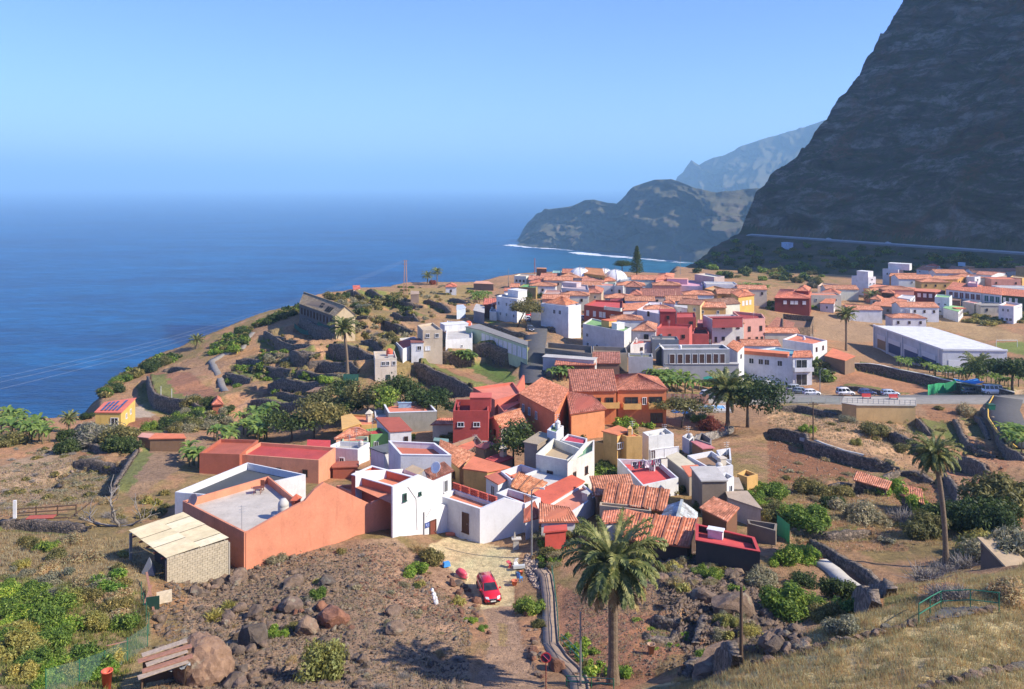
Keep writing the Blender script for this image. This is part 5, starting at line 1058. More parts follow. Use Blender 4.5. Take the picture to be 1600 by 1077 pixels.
# ------------------------------------------------------------------ houses on the terraces and the coast
H('square beige two-storey house with two dark windows on the terraces','g',[(952,395),(990,432),(1128,428),(1060,378)],6.2,C(206,186,156,.78),('flat',C(206,182,146,.78)),[(1,[.25,.72],.9,1.0,1.0,'w'),(1,[.25],4.0,1.3,1.1,'s')],ph=.5,base=3)
H('white terraced house with a red roof floor and a sloping stair wall','g',[(850,562),(995,512),(930,478),(778,492)],3.6,WH,('flat',C(206,84,66,.8)),[(0,[.8],1.0,.9,1.0,'w'),(0,[.4],2.0,.7,.4,'w')],ph=.6,base=3)
H('white annex with two small windows above the garden path','g',[(910,520),(995,518),(992,492),(905,495)],5.0,WH,('slab',C(150,84,66,.75)),[(0,[.65],.8,1.1,1.1,'w')],base=3)
H('cream house with three windows and an orange water tank on its flat roof','g',[(655,632),(808,626),(790,575),(645,580)],5.4,C(222,206,182,.8),('flat',C(206,190,164,.78)),[(0,[.38,.58,.87],.7,.85,1.0,'w'),(0,[.6],3.9,1.0,1.2,'g')],ph=.35,base=3,extra=[('tank',.72,.55,.8,1.7,C(232,92,48,.85)),('box',.75,.3,1.2,.9,.5,CN)])
H('white villa with a stepped terrace and an orange roof tank','g',[(1150,500),(1338,485),(1335,380),(1160,365)],4.0,WH,('flat',CN),[(0,[.6],1.6,.6,.6,'w')],ph=.5,base=3,extra=[('box',.3,.6,7,4,1.8,WH),('tank',.85,.85,.9,1.6,C(234,90,46,.85))])
wr=H('old grey warehouse, long brown tiled roof with holes and a pale gable end','g',[(125,245),(375,330),(515,322),(188,200)],6.5,C(120,112,104,.65),('gable',C(170,140,104,.85),2.4),[(0,[.08,.17,.26,.35,.44,.53,.62,.71,.8,.9],.9,.9,2.0,'b'),(0,[.3,.36],3.9,1.0,1.2,'s'),(0,[.72],4.2,1.0,1.2,'s'),(1,[.45],1.2,1.4,1.6,'b')],cat='warehouse',name='warehouse',base=4)
rel=HOUSES['old grey warehouse, long brown tiled roof with holes and a pale gable end'];mb=MB();a,b,c,d=rel[1][:4]
mb=MB();mb.add([b+Vector((0,0,.02)),c+Vector((0,0,.02)),(b+c)/2+Vector((0,0,2.38)),Vector((b.x,b.y,-4)),Vector((c.x,c.y,-4))],[(0,1,2),(3,4,1,0)])
off=(b-a).normalized()*.06
for i in range(len(mb.v)):mb.v[i]=tuple(Vector(mb.v[i])+off)
mb.build('gable_wall',plaster(C(222,196,148,.78)),wr)
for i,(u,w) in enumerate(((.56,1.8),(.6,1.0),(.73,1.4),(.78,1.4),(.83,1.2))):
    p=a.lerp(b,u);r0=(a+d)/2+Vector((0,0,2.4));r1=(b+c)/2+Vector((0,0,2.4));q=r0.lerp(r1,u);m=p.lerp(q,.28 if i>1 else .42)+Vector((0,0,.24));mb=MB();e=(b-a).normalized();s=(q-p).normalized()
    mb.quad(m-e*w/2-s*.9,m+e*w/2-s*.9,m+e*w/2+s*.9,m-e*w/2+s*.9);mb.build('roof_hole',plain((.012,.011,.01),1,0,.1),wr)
H('tiny red-roofed hut on the edge above the sea','g',[(505,148),(550,140),(545,128),(500,130)],3.0,C(228,200,186,.8),('shed',C(220,84,60,.85),.6),base=2,cat='hut',name='hut')
H('grey hut by the headland path beyond the pylon','g',[(905,182),(962,180),(960,160),(910,158)],3.0,C(150,126,110,.7),('slab',C(190,160,130,.75)),base=2,cat='hut',name='hut')
H('white cottage with an orange roof at the far headland','g',[(1150,128),(1225,128),(1222,112),(1160,112)],3.4,WH,('hip',C(232,100,62,.9),1.0),base=2)
H('blue-white shed under the bare plot of the headland','g',[(1228,290),(1290,275),(1270,255),(1230,258)],3.0,C(190,204,222,.8),('slab',C(190,204,222,.8)),base=2,cat='shed',name='shed')
H('flat orange-roofed barn by the sea, right of the headland','e',[(0,212),(152,218),(110,195),(20,195)],3.0,C(150,120,96,.7),('slab',C(226,158,118,.82)),base=2,cat='barn',name='barn')
yh=H('yellow house by the sea cliff with an orange roof full of solar panels','m',[(60,572),(330,575),(480,425),(165,468)],3.6,C(240,186,76,.85),('slab',C(232,104,74,.9)),[(0,[.75],1.0,1.6,2.0,'w'),(1,[.35,.65],1.2,1.0,1.1,'w'),(0,[.2,.45],2.6,1.2,.6,'b')],base=2)
rel=HOUSES['yellow house by the sea cliff with an orange roof full of solar panels'];PV=plain(C(84,84,120,.5),.2,.3,.2,name='solar_glass')
for i in range(5):
    for j in range(2):
        u=.16+.145*i;v0,v1=(.1,.46) if j==0 else (.5,.86)
        if i==3 and j==1:continue
        q=[rel[4](u,v0),rel[4](u+.085,v0),rel[4](u+.085,v1),rel[4](u,v1)];mb=MB();mb.quad(*[p+Vector((0,0,.3)) for p in q]);mb.quad(*[p+Vector((0,0,.24)) for p in q]);mb.build('solar_panel',PV,yh)
H('orange sheet roof lying low behind the grey thicket','t',[(1010,372),(1245,368),(1230,345),(1050,340)],2.0,BR,('slab',C(236,112,58,.9)),base=2,cat='shed',name='shed')
H('pinkish sheet shed left of the orange sheet roof','t',[(935,360),(1010,368),(1030,342),(960,338)],1.8,BR,('slab',C(226,156,130,.8)),base=2,cat='shed',name='shed')
H('small orange roof in the bushes below the walled lane','n',[(15,1025),(120,1020),(95,965),(35,970)],2.4,C(200,110,70,.7),('hip',C(232,104,70,.9),.9),base=2,cat='shed',name='shed')
H('orange roof among the trees below the cream house','g',[(450,890),(535,880),(540,848),(480,855)],2.6,C(200,120,80,.7),('shed',C(226,102,62,.9),.7),base=2,cat='shed',name='shed')
H('dark stone shed with a brown slab at the end of the terraces','n',[(1010,895),(1225,895),(1225,845),(1080,870)],2.8,C(70,58,50,.6),('slab',C(160,120,92,.7)),base=2,cat='shed',name='shed',wmat=stone())
H('flat brown shed roof beside the lowest terraces','g',[(190,868),(320,862),(325,828),(240,838)],2.4,C(80,64,54,.6),('slab',C(150,112,90,.7)),base=2,cat='shed',name='shed',wmat=stone())
# pale green school: one long wing on the stone wall
sch=H('long pale green school wing with tall panels above the dark stone wall','e',[(-60,545),(60,570),(410,690),(412,660),(40,525)],4.0,C(196,214,170,.78),('slab',C(150,146,140,.7)),[(1,10,.7,2.0,2.6,'s')],base=1.5,cat='school',name='school')
# ruined sheds on the right plots
for lab,pts in (('ruined stone shed with broken orange tiles, upper one of the two on the red plots',[(545,600),(740,655),(760,632),(565,570)]),('ruined stone shed with broken orange tiles, lower one of the two on the red plots',[(835,690),(965,745),(950,680),(850,660)])):
    H(lab,'z',pts,2.0,BR,('shed',C(218,122,80,.85),.4),base=1.5,cat='ruin',name='ruined_shed',wmat=stone(),near=True)
# flat yellow viewpoint terrace below the car park
vt=H('yellow walled viewing terrace with a low fence below the car park','z',[(462,122),(552,136),(922,138),(918,92),(480,84)],3.2,C(214,176,110,.8),('slab',C(190,182,166,.75)),base=3,cat='terrace',name='viewing_terrace')
# small store and wall at the right edge of the frame
H('brown block store at the right edge above the dry grass','y',[(1446,330),(1600,340),6.0],3.6,C(130,104,84,.6),('slab',C(206,176,130,.75)),base=3,cat='store',name='store',ymin=60)
# white hall
hall=H('large modern white hall with a plain pale roof and open blue side bays','h',[(403,498),(818,645),(1207,650),(745,507)],7.2,C(206,208,212,.8),('slab',C(232,234,232,.82)),base=3,cat='hall',name='sports_hall')
rel=HOUSES['large modern white hall with a plain pale roof and open blue side bays'];a,b,c,d=rel[1][:4];e=(b-a);L=e.length;eu=e.normalized();nn=Vector((eu.y,-eu.x,0));nn=nn if nn.y<0 else -nn;rz=math.atan2(eu.y,eu.x)
BLUE=plain(C(58,84,140,.6),.6);TANI=plain(C(190,150,110,.6),.8);PNL=plain(C(230,232,236,.82),.6)
for i,(u0,u1,m) in enumerate(((.07,.2,TANI),(.25,.43,BLUE),(.49,.68,BLUE),(.74,.92,BLUE))):
    mb=MB();p=a.lerp(b,(u0+u1)/2)+nn*.03;mb.box((p.x,p.y,rel[2]-4.6),(L*(u1-u0),.1,4.4),rz);o=mb.build('bay',m,hall)
    mb=MB();p=p+nn*.1;mb.box((p.x,p.y,rel[2]-3.0),(L*(u1-u0),.12,1.5),rz);mb.build('panel',PNL,o)
for i,u in enumerate((.015,.225,.46,.71,.96)):
    mb=MB();p=a.lerp(b,u)+nn*.16;mb.box((p.x,p.y,rel[2]-4),(.35,.3,8),rz);mb.build('pillar',PNL,hall)
e2=c-b;p=b.lerp(c,.45);n2=Vector((e2.y,-e2.x,0)).normalized();n2=n2 if n2.y<0 else -n2;p=p+n2*.04;mb=MB();mb.box((p.x,p.y,rel[2]-4.4),(e2.length*.72,.12,3.2),math.atan2(e2.y,e2.x));mb.build('gate_panel',PNL,hall)
mb=MB();mb.beam(a+Vector((0,0,.25)),b+Vector((0,0,.25)),.5,.5);mb.beam(b+Vector((0,0,.25)),c+Vector((0,0,.25)),.5,.5);mb.build('eaves_gutter',PNL,hall)
# ------------------------------------------------------------------ right-hand village
H('tall plain white house at the left end of the far village','k',[(662,240),(905,262),(1015,258),(800,235)],9.5,WH,('flat',CN),[(1,[.5],.9,1.0,.8,'w'),(1,[.3,.75],3.0,.9,.8,'w')],ph=.5,base=4,extra=[('box',.55,.5,6,5,3.0,C(236,216,206))])
H('white double-cube house with an upper terrace in the far village','k',[(1115,142),(1345,155),(1420,140),(1240,130)],9.0,WH,('flat',CN),[(0,[.3,.48],2.0,.9,1.3,'w')],ph=.4,base=4,extra=[('box',.85,.7,11,6,3.4,WH,C(220,226,226))])
H('long ochre building with two projecting gables in the far village','k',[(1215,252),(1600,262),(1600,215),(1260,225)],6.4,C(206,146,66,.8),('gable',C(222,128,80,.9),1.0),[(0,[.55],1.2,3.0,3.0,'b')],base=4,extra=[('box',.47,-.12,2.0,2.5,-.4,YE)])
H('ochre continuation of the long building with windows on its sunny end','l',[(215,345),(620,345),(755,320),(340,300)],7.0,C(210,150,66,.8),('gable',C(226,134,86,.9),1.0),[(1,[.2,.45,.7,.9],1.0,1.0,2.0,'b')],base=4)
H('sunlit yellow projecting wing of the ochre buildings','l',[(48,325),(150,330),(228,320),(110,300)],7.0,C(196,146,66,.8),('hip',C(226,136,86,.9),1.0),base=4)
H('long white row with orange tile roof and square windows in the far village','k',[(915,412),(1300,440),(1600,470),(1600,425),(1000,375)],5.2,WH,('slab',C(228,128,84,.9)),[(0,[.2,.45,.9],.6,1.6,1.3,'w'),(1,[.15,.45,.75],.7,1.6,1.5,'w')],base=4)
H('dark red house with tile roof left of the stepped white house','l',[(-40,515),(290,535),(440,515),(300,490),(0,480)],5.4,C(130,50,50,.65),('slab',C(214,120,84,.9)),[(0,[.3,.55,.8],.8,1.4,1.8,'s')],base=4)
H('maroon house with orange roof planes at the left of the far village','f',[(945,295),(1188,300),(1200,255),(985,235)],5.4,C(130,40,42,.65),('hip',C(226,100,66,.9),1.3),[(0,[.3,.5,.62,.85],1.0,1.3,1.4,'s')],base=4)
H('maroon upper room with an orange pyramid roof','f',[(1095,245),(1180,248),(1195,225),(1120,222)],8.4,C(150,50,48,.65),('hip',C(232,110,72,.9),1.4),base=0)
H('white cottage with three dark windows and coral roofs beside the field','k',[(215,490),(480,520),(500,480),(300,445)],4.4,WH,('hip',C(232,116,76,.9),1.5),[(0,[.15,.4,.75],.6,1.1,1.2,'w')],base=3)
H('white-blue cottage with a bright orange roof partly hidden by the palm','k',[(200,645),(400,655),(420,610),(290,610)],3.4,WH,('shed',C(236,112,66,.9),.8),base=3)
H('long beige flat row behind the white cottage','k',[(165,395),(330,395),(690,430),(680,395),(230,345)],4.8,C(220,186,160,.8),('flat',C(210,186,160,.8)),ph=.5,base=4)
H('grey-white flat house in front of the tall plain white house','k',[(500,430),(690,450),(690,420),(520,405)],4.2,C(210,206,202,.78),('flat',C(196,190,184,.76)),ph=.4,base=4)
H('small tan house with one brown window left of the long tile roof','k',[(935,585),(1090,600),(1115,565),(990,535)],4.6,C(228,204,178,.8),('hip',C(224,124,80,.9),1.0),[(0,[.4],.8,1.3,1.7,'b')],base=3)
H('brown wooden-balcony house with a hip roof in the far village','k',[(1105,490),(1280,505),(1290,475),(1150,445)],5.4,C(110,74,60,.65),('hip',C(224,116,74,.9),1.2),base=3)
H('long low house with a wide orange tile roof behind the round bush','k',[(945,680),(1440,712),(1490,620),(1110,600)],3.6,C(206,178,156,.78),('shed',C(230,120,76,.9),.9),base=3)
H('white gabled house with arched openings at the right end of the wide tile roof','k',[(1440,720),(1525,740),(1592,560),(1500,540)],5.4,WH,('flat',CN),[(1,[.3,.6],1.2,.9,1.6,'w')],ph=.3,base=3)
H('white house with two tall dark openings above the wide tile roof','k',[(1330,560),(1520,590),(1590,535),(1400,520)],5.0,WH,('flat',C(214,208,204,.78)),[(0,[.45,.8],.8,.8,1.8,'b')],ph=.3,base=3)
H('coral-roofed hut below the wooden-balcony house','k',[(1225,575),(1335,585),(1380,540),(1270,520)],3.6,C(206,150,120,.75),('hip',C(228,114,74,.9),.8),base=3)
H('stepped white house with green roof floor and small windows','l',[(285,598),(500,612),(540,575),(310,560)],7.6,WH,('flat',C(150,206,130,.75)),[(0,[.28,.72],2.6,1.0,.8,'w'),(0,[.38],5.6,1.0,.9,'w')],ph=.4,base=3)
H('low white annex with green floor and orange slope at the field edge','l',[(412,762),(630,820),(700,750),(480,725)],4.0,WH,('slab',C(150,206,130,.75)),base=3,extra=[('box',.9,.5,3.0,4.0,.3,C(236,120,74,.9))])
H('long white row house with six maroon shuttered openings','l',[(450,488),(958,540),(975,490),(560,440)],7.4,C(224,226,230,.82),('shed',C(232,112,72,.9),1.8),[(0,[.15,.3,.46,.62,.78,.93],.8,1.8,2.6,'r')],base=4)
H('white row house with three teal shuttered windows','l',[(960,542),(1262,575),(1275,525),(975,495)],7.4,C(224,228,232,.82),('shed',C(230,108,68,.9),1.6),[(0,[.28,.55,.82],.8,1.9,2.7,'t')],base=4)
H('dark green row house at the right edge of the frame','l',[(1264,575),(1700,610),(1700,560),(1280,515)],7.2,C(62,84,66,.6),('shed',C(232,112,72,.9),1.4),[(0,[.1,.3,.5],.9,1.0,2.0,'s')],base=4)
H('pink cube tower above the white row house','l',[(768,395),(910,405),(920,375),(800,372)],10.5,C(226,180,190,.8),('flat',C(232,190,180,.8)),ph=.4,base=0)
H('small white terrace house behind the pink cube','l',[(750,300),(870,310),(955,300),(800,280)],8.0,WH,('flat',C(216,190,176,.8)),[(1,[.5],1.0,1.2,1.4,'w')],ph=.4,base=4)
H('tall white house with pink-framed windows and long brown roof','l',[(890,270),(1115,285),(1320,250),(980,235)],8.0,WH,('gable',C(196,112,86,.9),1.0),[(0,[.75],1.2,1.0,2.4,'r')],base=4)
H('long grey-mauve house with a ridge of brown tiles','l',[(480,200),(860,262),(1000,235),(540,165)],6.6,C(206,196,196,.78),('shed',C(196,116,90,.9),.8),base=4)
H('beige warehouse-like house in the far village','l',[(1112,305),(1330,330),(1340,270),(1130,270)],6.4,C(206,190,156,.78),('slab',C(196,160,130,.78)),base=4)
H('yellow house with three small windows at the right edge of the far village','l',[(1390,310),(1565,325),(1700,315),(1430,285)],7.0,C(228,180,90,.82),('flat',C(206,180,140,.78)),[(0,[.2,.5,.85],1.6,1.0,.9,'b')],ph=.4,base=4)
H('ochre tower block at the far right behind the village','l',[(1470,165),(1600,170),(1600,150),(1480,150)],9.5,C(214,156,84,.8),('slab',C(220,150,100,.8)),base=4)
H('long low brown roof at the back of the far village','l',[(1010,225),(1470,225),(1460,190),(1060,195)],5.6,C(220,196,176,.8),('gable',C(206,112,80,.9),.9),base=4)
H('white house with crossed orange roofs at the back of the far village','l',[(20,195),(260,215),(410,185),(200,160)],6.6,WH,('gable',C(232,112,68,.9),1.3),[(0,[.2],.8,1.0,1.0,'w')],base=4,extra=[('hipbox',.6,.6,6,5,1.5,WH,1.4,C(226,84,56,.9))])
H('small orange-brown house with blue tank at the back of the far village','l',[(695,165),(815,170),(870,160),(740,145)],7.4,C(206,140,70,.78),('slab',C(226,150,90,.85)),base=4,extra=[('box',-.3,.5,4,3,2.0,C(170,200,220,.8))])
H('apricot flat roofs between the ochre buildings','l',[(320,260),(560,285),(560,230),(400,222)],5.4,C(206,186,170,.78),('hip',C(224,140,100,.9),1.0),base=4)
H('raw cement house with a pink roof edge in front of the row houses','l',[(690,665),(865,695),(970,680),(800,650)],5.0,C(196,186,172,.75),('flat',C(222,150,140,.8)),ph=.3,base=3)
H('brown stone wall house behind the raw cement house','l',[(530,655),(660,660),(680,620),(540,615)],4.0,C(160,124,96,.7),('slab',C(150,112,90,.7)),base=3)
H('grey cement shed right of the raw cement house','l',[(1010,690),(1120,700),(1210,680),(1080,660)],3.6,C(130,126,130,.7),('slab',C(190,176,150,.76)),base=3)
H('white half-built house with a sunny right wall and rows of little openings','l',[(1220,720),(1440,740),(1565,700),(1330,665)],7.2,C(222,220,222,.8),('flat',C(226,160,130,.82)),[(0,[.3,.63],1.2,.8,1.2,'w'),(0,[.25,.55,.8],4.8,1.0,1.2,'w'),(1,[.5,.75,.95],.8,.7,.5,'w')],ph=.8,base=3)
# church domes
def dome(px,py,r,hh,lab):
    p=hit(px,py,hh);mb=MB(p);n=16;prof=[(r*math.cos(a),p.z+hh-r+r*.95*math.sin(a)) for a in np.linspace(0,math.pi/2*.99,8)]
    mb.lathe([(r,p.z-1)]+prof,(p.x,p.y,0),n);o=mb.build('church_dome',plaster(WG,.2),None,True);tag(o,lab,'dome')
    m2=MB();m2.tube([(0,0,hh-r+r*.93),(0,0,hh-r+r*.93+1.2)],.12,5);m2.tube([(-.4,0,hh-r+r*.93+.8),(.4,0,hh-r+r*.93+.8)],.08,4);m2.build('finial_cross',METAL,o)
    m3=MB()
    for k in range(8):
        a=k*math.pi/4;m3.tube([(math.cos(a)*r*1.02*math.cos(t),math.sin(a)*r*1.02*math.cos(t),hh-r+r*.97*math.sin(t)) for t in np.linspace(0,1.5,6)],.12,4)
    m3.build('rib',plaster(C(200,198,196,.78),.1),o)
dome(*Q1('i',1030,112),6.0,9.5,'broad white church dome at the left, farthest from the conifer');dome(*Q1('i',1370,125),5.2,8.5,'middle white church dome beside the yellow church front');dome(*Q1('i',1525,140),6.0,8.5,'large white ribbed dome nearest the tall conifer')
# ------------------------------------------------------------------ further houses of the two quarters
for px,py,w,h_,wc,rk,rcol,lab in (
 (1291,461,13,4.5,BG,'flat',TC,'low sandy house behind the white cottage with coral roofs'),(1316,452,15,4.4,CRM,'gable',TI,'cream house with tiles left of the tall plain white house'),(1404,453,14,5.4,PK,'hip',TI,'pinkish tiled house right of the tall plain white house'),
 (1432,436,18,6,WH,'gable',TC,'white tiled house between the double-cube house and the crossed roofs'),(1462,441,14,5.6,YE,'hip',TC,'yellow hip-roofed house beneath the crossed orange roofs'),(1487,427,17,6,WH,'gable',TI,'white back row house left of the long grey-mauve house'),(1516,434,15,6,CRM,'hip',TC,'cream house beneath the long grey-mauve house'),(1546,426,18,6,WH,'gable',TI,'white tiled house near the lone yellow-green crown'),
 (1572,436,15,6.4,PK,'flat',TC,'pink flat house beside the ochre tower block'),(1592,450,16,6,WH,'flat',CN,'white flat house at the frame edge below the ochre tower'),(1421,497,12,4,WH,'hip',TC,'small white hip-roofed house right of the arched white gable'),(1437,480,15,5,WH,'gable',TC,'white house between the arched gable and the dark red house'),(1552,478,10,4,BG,'slab',GY,'sandy shed in front of the teal shutters'),(1583,468,12,4.4,CRM,'hip',TC,'small cream house in front of the dark green row'),(1378,455,12,4.6,OR,'hip',TC,'orange little house under the tall plain white house'),(1352,484,13,3.6,WH,'gable',TC,'low white house behind the far palm hedge'),
 (1012,437,16,5,CRM,'gable',TC,'cream tiled house left of the pink house above the lilac terrace'),(1042,446,13,4.6,PK,'hip',TI,'pink hip-roofed house left of the lilac terrace'),(986,446,13,4.6,WH,'hip',TC,'white hip-roofed cottage below the large ribbed dome'),(872,438,14,4.6,BG,'gable',TC,'sandy tiled house behind the olive-ochre house'),(848,447,12,4.4,WH,'hip',TI,'white tiled cottage below the cream seaward house'),(916,446,14,4.6,CRM,'gable',TI,'cream tiled cottage before the apricot hip roof'),(946,446,12,4.6,WH,'flat',TC,'white flat cottage before the apricot tile roof'),
 (1128,444,15,5.5,WH,'flat',CN,'white crenellated block right of the mauve-beige house'),(1146,459,14,5.5,OC,'gable',TI,'ochre tiled house below the mauve-beige house'),(1092,461,13,5,WH,'hip',TC,'white hip-roofed house under the lilac terrace'),(1066,470,13,5,CRM,'gable',TI,'cream tiled house below the long brown-red roof'),(1176,452,13,5.2,BG,'gable',TC,'sandy gabled house behind the vivid yellow house'),(1030,484,11,5,PK,'hip',TC,'pink tiled house beside the white gable block'),(1000,470,12,5,WH,'gable',TI,'white tiled house left of the pink-walled corner house'),(968,466,12,5,BG,'hip',TC,'sandy hip-roofed house beside the narrow cream wall'),(898,462,12,4.6,CRM,'hip',TI,'cream hip-roofed house behind the orange pyramid roof'),
 (868,467,11,4.4,PK,'gable',TC,'pink gabled cottage left of the orange pyramid roof'),(1110,480,12,5,YE,'gable',TC,'yellow gabled house above the cream two-storey house'),(1222,520,11,3.6,BG,'gable',TC,'sandy tiled cottage beside the big stone ruin'),(1190,540,11,4,WH,'gable',TC,'white tiled cottage below the big stone ruin'),(980,500,11,4.6,WH,'hip',TI,'white tiled house right of the green terrace house'),(1135,505,12,5,CRM,'gable',TI,'cream tiled house behind the salmon corner house')):
    hw=w*F/abs(-48*F/(py-PY0))*.5;house(lab,'F',[(px-hw,py),(px+hw,py+.6),w*.62],h_*1.18,wc,(rk,rcol) if rk in ('flat','slab') else (rk,rcol,w*.09),base=4,ph=.4,ymin=200)
# ------------------------------------------------------------------ garage with sheet roof and block wall
g=[plane for plane in ()]
p1=hit(*Q1('a',322,1040));zc=2.75;C0=Vector((p1.x,p1.y,p1.z))
zt_g=p1.z+zc
def atz(k,x,y,z):px,py=Q1(k,x,y);Y=-z*F/(py-PY0);return Vector(((px-PX0)/F*Y,Y,z))
P0,P1_,P2,P3=atz('a',85,757,zt_g),atz('a',320,932,zt_g),atz('a',712,800,zt_g+.25),atz('a',425,642,zt_g+.25)
gr=empty('garage',p1,'lean-to garage of grey blocks with a pale corrugated sheet roof, open at its left end','garage');o0=p1
SHEET=[plain(C(*c,.75),.8,0,.25,1.5,'roof_sheet') for c in ((204,190,156),(210,198,168),(198,184,148),(202,186,150))]
for i in range(2):
    for j in range(6):
        u0,u1=j/6,(j+1)/6-.004;v0,v1=i/2,(i+1)/2+(.03 if i==0 else 0)
        bl=lambda u,v:(P0*(1-u)+P1_*u)*(1-v)+(P3*(1-u)+P2*u)*v
        mb=MB();n=24;up=Vector((0,0,.035*((i+j)% 2)+.05*(1-i)));V=[]
        for v in (v0,v1):
            for q in range(n+1):V.append(bl(u0+(u1-u0)*q/n,v)-o0+up+Vector((0,0,.03*math.cos(q*math.pi))))
        V2=[p-Vector((0,0,.03)) for p in V];mb.add(V+V2,[(q,q+1,n+2+q,n+1+q) for q in range(n)]+[(2*(n+1)+q,2*(n+1)+q+1,3*(n+1)+q+1,3*(n+1)+q) for q in range(n)]+[(q,q+1,2*(n+1)+q+1,2*(n+1)+q) for q in range(n)])
        mb.build('roof_sheet',SHEET[(i*2+j*3)% 4],gr)
# block wall along P1-P2, courses of real blocks with recessed joints
BLK=plain(C(206,190,158,.7),.95,0,.3,2.0,'cinder_block',.4);JNT=plain(C(140,126,104,.6),1)
e=(P2-P1_);e.z=0;Lw=e.length-.15;e.normalize();rz=math.atan2(e.y,e.x);zb=p1.z-1.4
mb=MB();m2=MB();k=0;z=zb;rb=random.Random(3)
while z<zt_g-.12:
    x=-(k % 2)*.25
    while x<Lw:
        x0,x1=max(0,x),min(Lw,x+.5)
        if x1-x0>.05:c=P1_+e*((x0+x1)/2);mb.box((c.x-o0.x,c.y-o0.y,z+.11-o0.z),(x1-x0-.03,.2+rb.uniform(-.02,.02),.21),rz)
        x+=.5
    z+=.235;k+=1
c=P1_+e*Lw/2;m2.box((c.x-o0.x,c.y-o0.y,(zb+zt_g-.1)/2-o0.z),(Lw,.15,zt_g-.1-zb),rz);w=m2.build('block_wall',JNT,gr);bo=mb.build('blocks',BLK,w);bo['kind']='stuff'
mb=MB();c=(P3+P2)/2;e3=(P2-P3);rz3=math.atan2(e3.y,e3.x);mb.box((c.x-o0.x,c.y-o0.y,-.2),(e3.length,.15,5.4),rz3);mb.build('rear_wall',plaster(GY),gr)
nrm=Vector((-e.y,e.x,0));nrm=nrm if (P0-P1_).dot(nrm)>0 else -nrm
BEAM=plain(C(170,92,70,.6),.7)
for i in range(5):
    t=.1+.19*i;q=P1_.lerp(P0,t)-o0;mb=MB();mb.beam(q-Vector((0,0,.22))-e*.15,q+e*2.4-Vector((0,0,.22)),.12,.16);mb.build('rafter',BEAM,gr)
for t in (.02,.98):q=P1_.lerp(P0,t)-o0+e*.12;mb=MB();mb.box((q.x,q.y,-.1),(.25,.25,5.2),rz);mb.build('post',plaster(GY),gr)
mb=MB();c=P1_.lerp(P0,.5)-o0+e*2.6;mb.box((c.x,c.y,-.2),((P0-P1_).length*.96,.12,5.0),math.atan2((P0-P1_).y,(P0-P1_).x));mb.build('inner_wall',plain(C(120,96,78,.5),.9),gr)
# ------------------------------------------------------------------ yellow house balcony rail and lettering
rel=HOUSES['lower floor of the yellow corner house, blank wall with black script lettering'];a,b=rel[1][0],rel[1][1];e=(b-a).normalized();nn=Vector((e.y,-e.x,0));nn=nn if nn.y<0 else -nn;rz=math.atan2(e.y,e.x)
INK=plain((.03,.025,.02),.5,.4);mb=MB()
for i,S in enumerate(([(0,-.1),(.05,.5),(.3,.05),(.5,.55),(.55,0)],[(.65,.15),(.85,.25),(.75,.35),(.65,.2),(.7,.0),(.9,.05)],[(1.0,0),(1.15,.6),(1.05,.05),(1.2,0)],[(1.3,.15),(1.45,.25),(1.4,.35),(1.3,.2),(1.35,0),(1.5,.05)],[(1.75,.3),(1.6,.25),(1.6,.05),(1.75,.05),(1.8,.3),(1.85,0)])):
    mb.tube([a+e*((b-a).length*.5+x*.95)+nn*.06+Vector((0,0,-.85+y*.95)) for x,y in S],.035,4)
mb.build('script_lettering',INK,rel[0])
rel2=HOUSES['upper yellow room with an orange slab roof and a railed balcony'];p=rel2[1][1];q=rel2[1][2];mb=MB();f=plain(C(220,220,225),.5)
for z in (-1.1,-2.0):mb.beam(p+Vector((0,-.35,z)),q+Vector((.4,-.35,z)),.08)
for t in np.linspace(0,1,5):r0=p.lerp(q+Vector((.4,0,0)),t)+Vector((0,-.35,0));mb.beam(r0+Vector((0,0,-2.0)),r0+Vector((0,0,-1.1)),.06)
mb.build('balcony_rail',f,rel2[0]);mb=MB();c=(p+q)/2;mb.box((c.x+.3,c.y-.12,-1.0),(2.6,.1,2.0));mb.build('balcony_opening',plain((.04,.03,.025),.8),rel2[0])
# ================================================================== VEGETATION
def leafcloud(name,n,R,leaf,mat,seed,lobes=7,asp=2.2,base=.12,shell=.55,drop=0):
    g=np.random.default_rng(seed);R=np.array(R,float)
    lc=g.normal(0,.42,(lobes,3))*R;lc[:,2]=np.abs(lc[:,2])*.75+R[2]*base+R[2]*.28;lr=g.uniform(.38,.62,lobes)
    k=g.integers(0,lobes,n);d=g.normal(0,1,(n,3));d /= np.linalg.norm(d,axis=1)[:,None]
    rad=g.uniform(shell,1.08,n)[:,None];bump=1+.22*np.sin(d[:,:1]*9+k[:,None])*np.cos(d[:,1:2]*8)
    P=lc[k]+d*R*lr[k][:,None]*rad*bump
    P[:,2]=np.abs(P[:,2])*.97+.03
    nr=d+np.array([0,0,.55])+g.normal(0,.75,(n,3));nr /= np.linalg.norm(nr,axis=1)[:,None]
    t=np.cross(nr,g.normal(0,1,(n,3)));t /= np.linalg.norm(t,axis=1)[:,None];b=np.cross(nr,t)
    s=leaf*g.uniform(.6,1.35,n)[:,None];t=t*s*asp*.5;b=b*s*.5
    V=np.stack([P-t,P+b*.9-t*.1+nr*s*.12,P+t,P-b*.9-t*.1+nr*s*.12],1).reshape(-1,3);Fq=np.arange(4*n).reshape(n,4)
    return npmesh(name,V,Fq,mat)
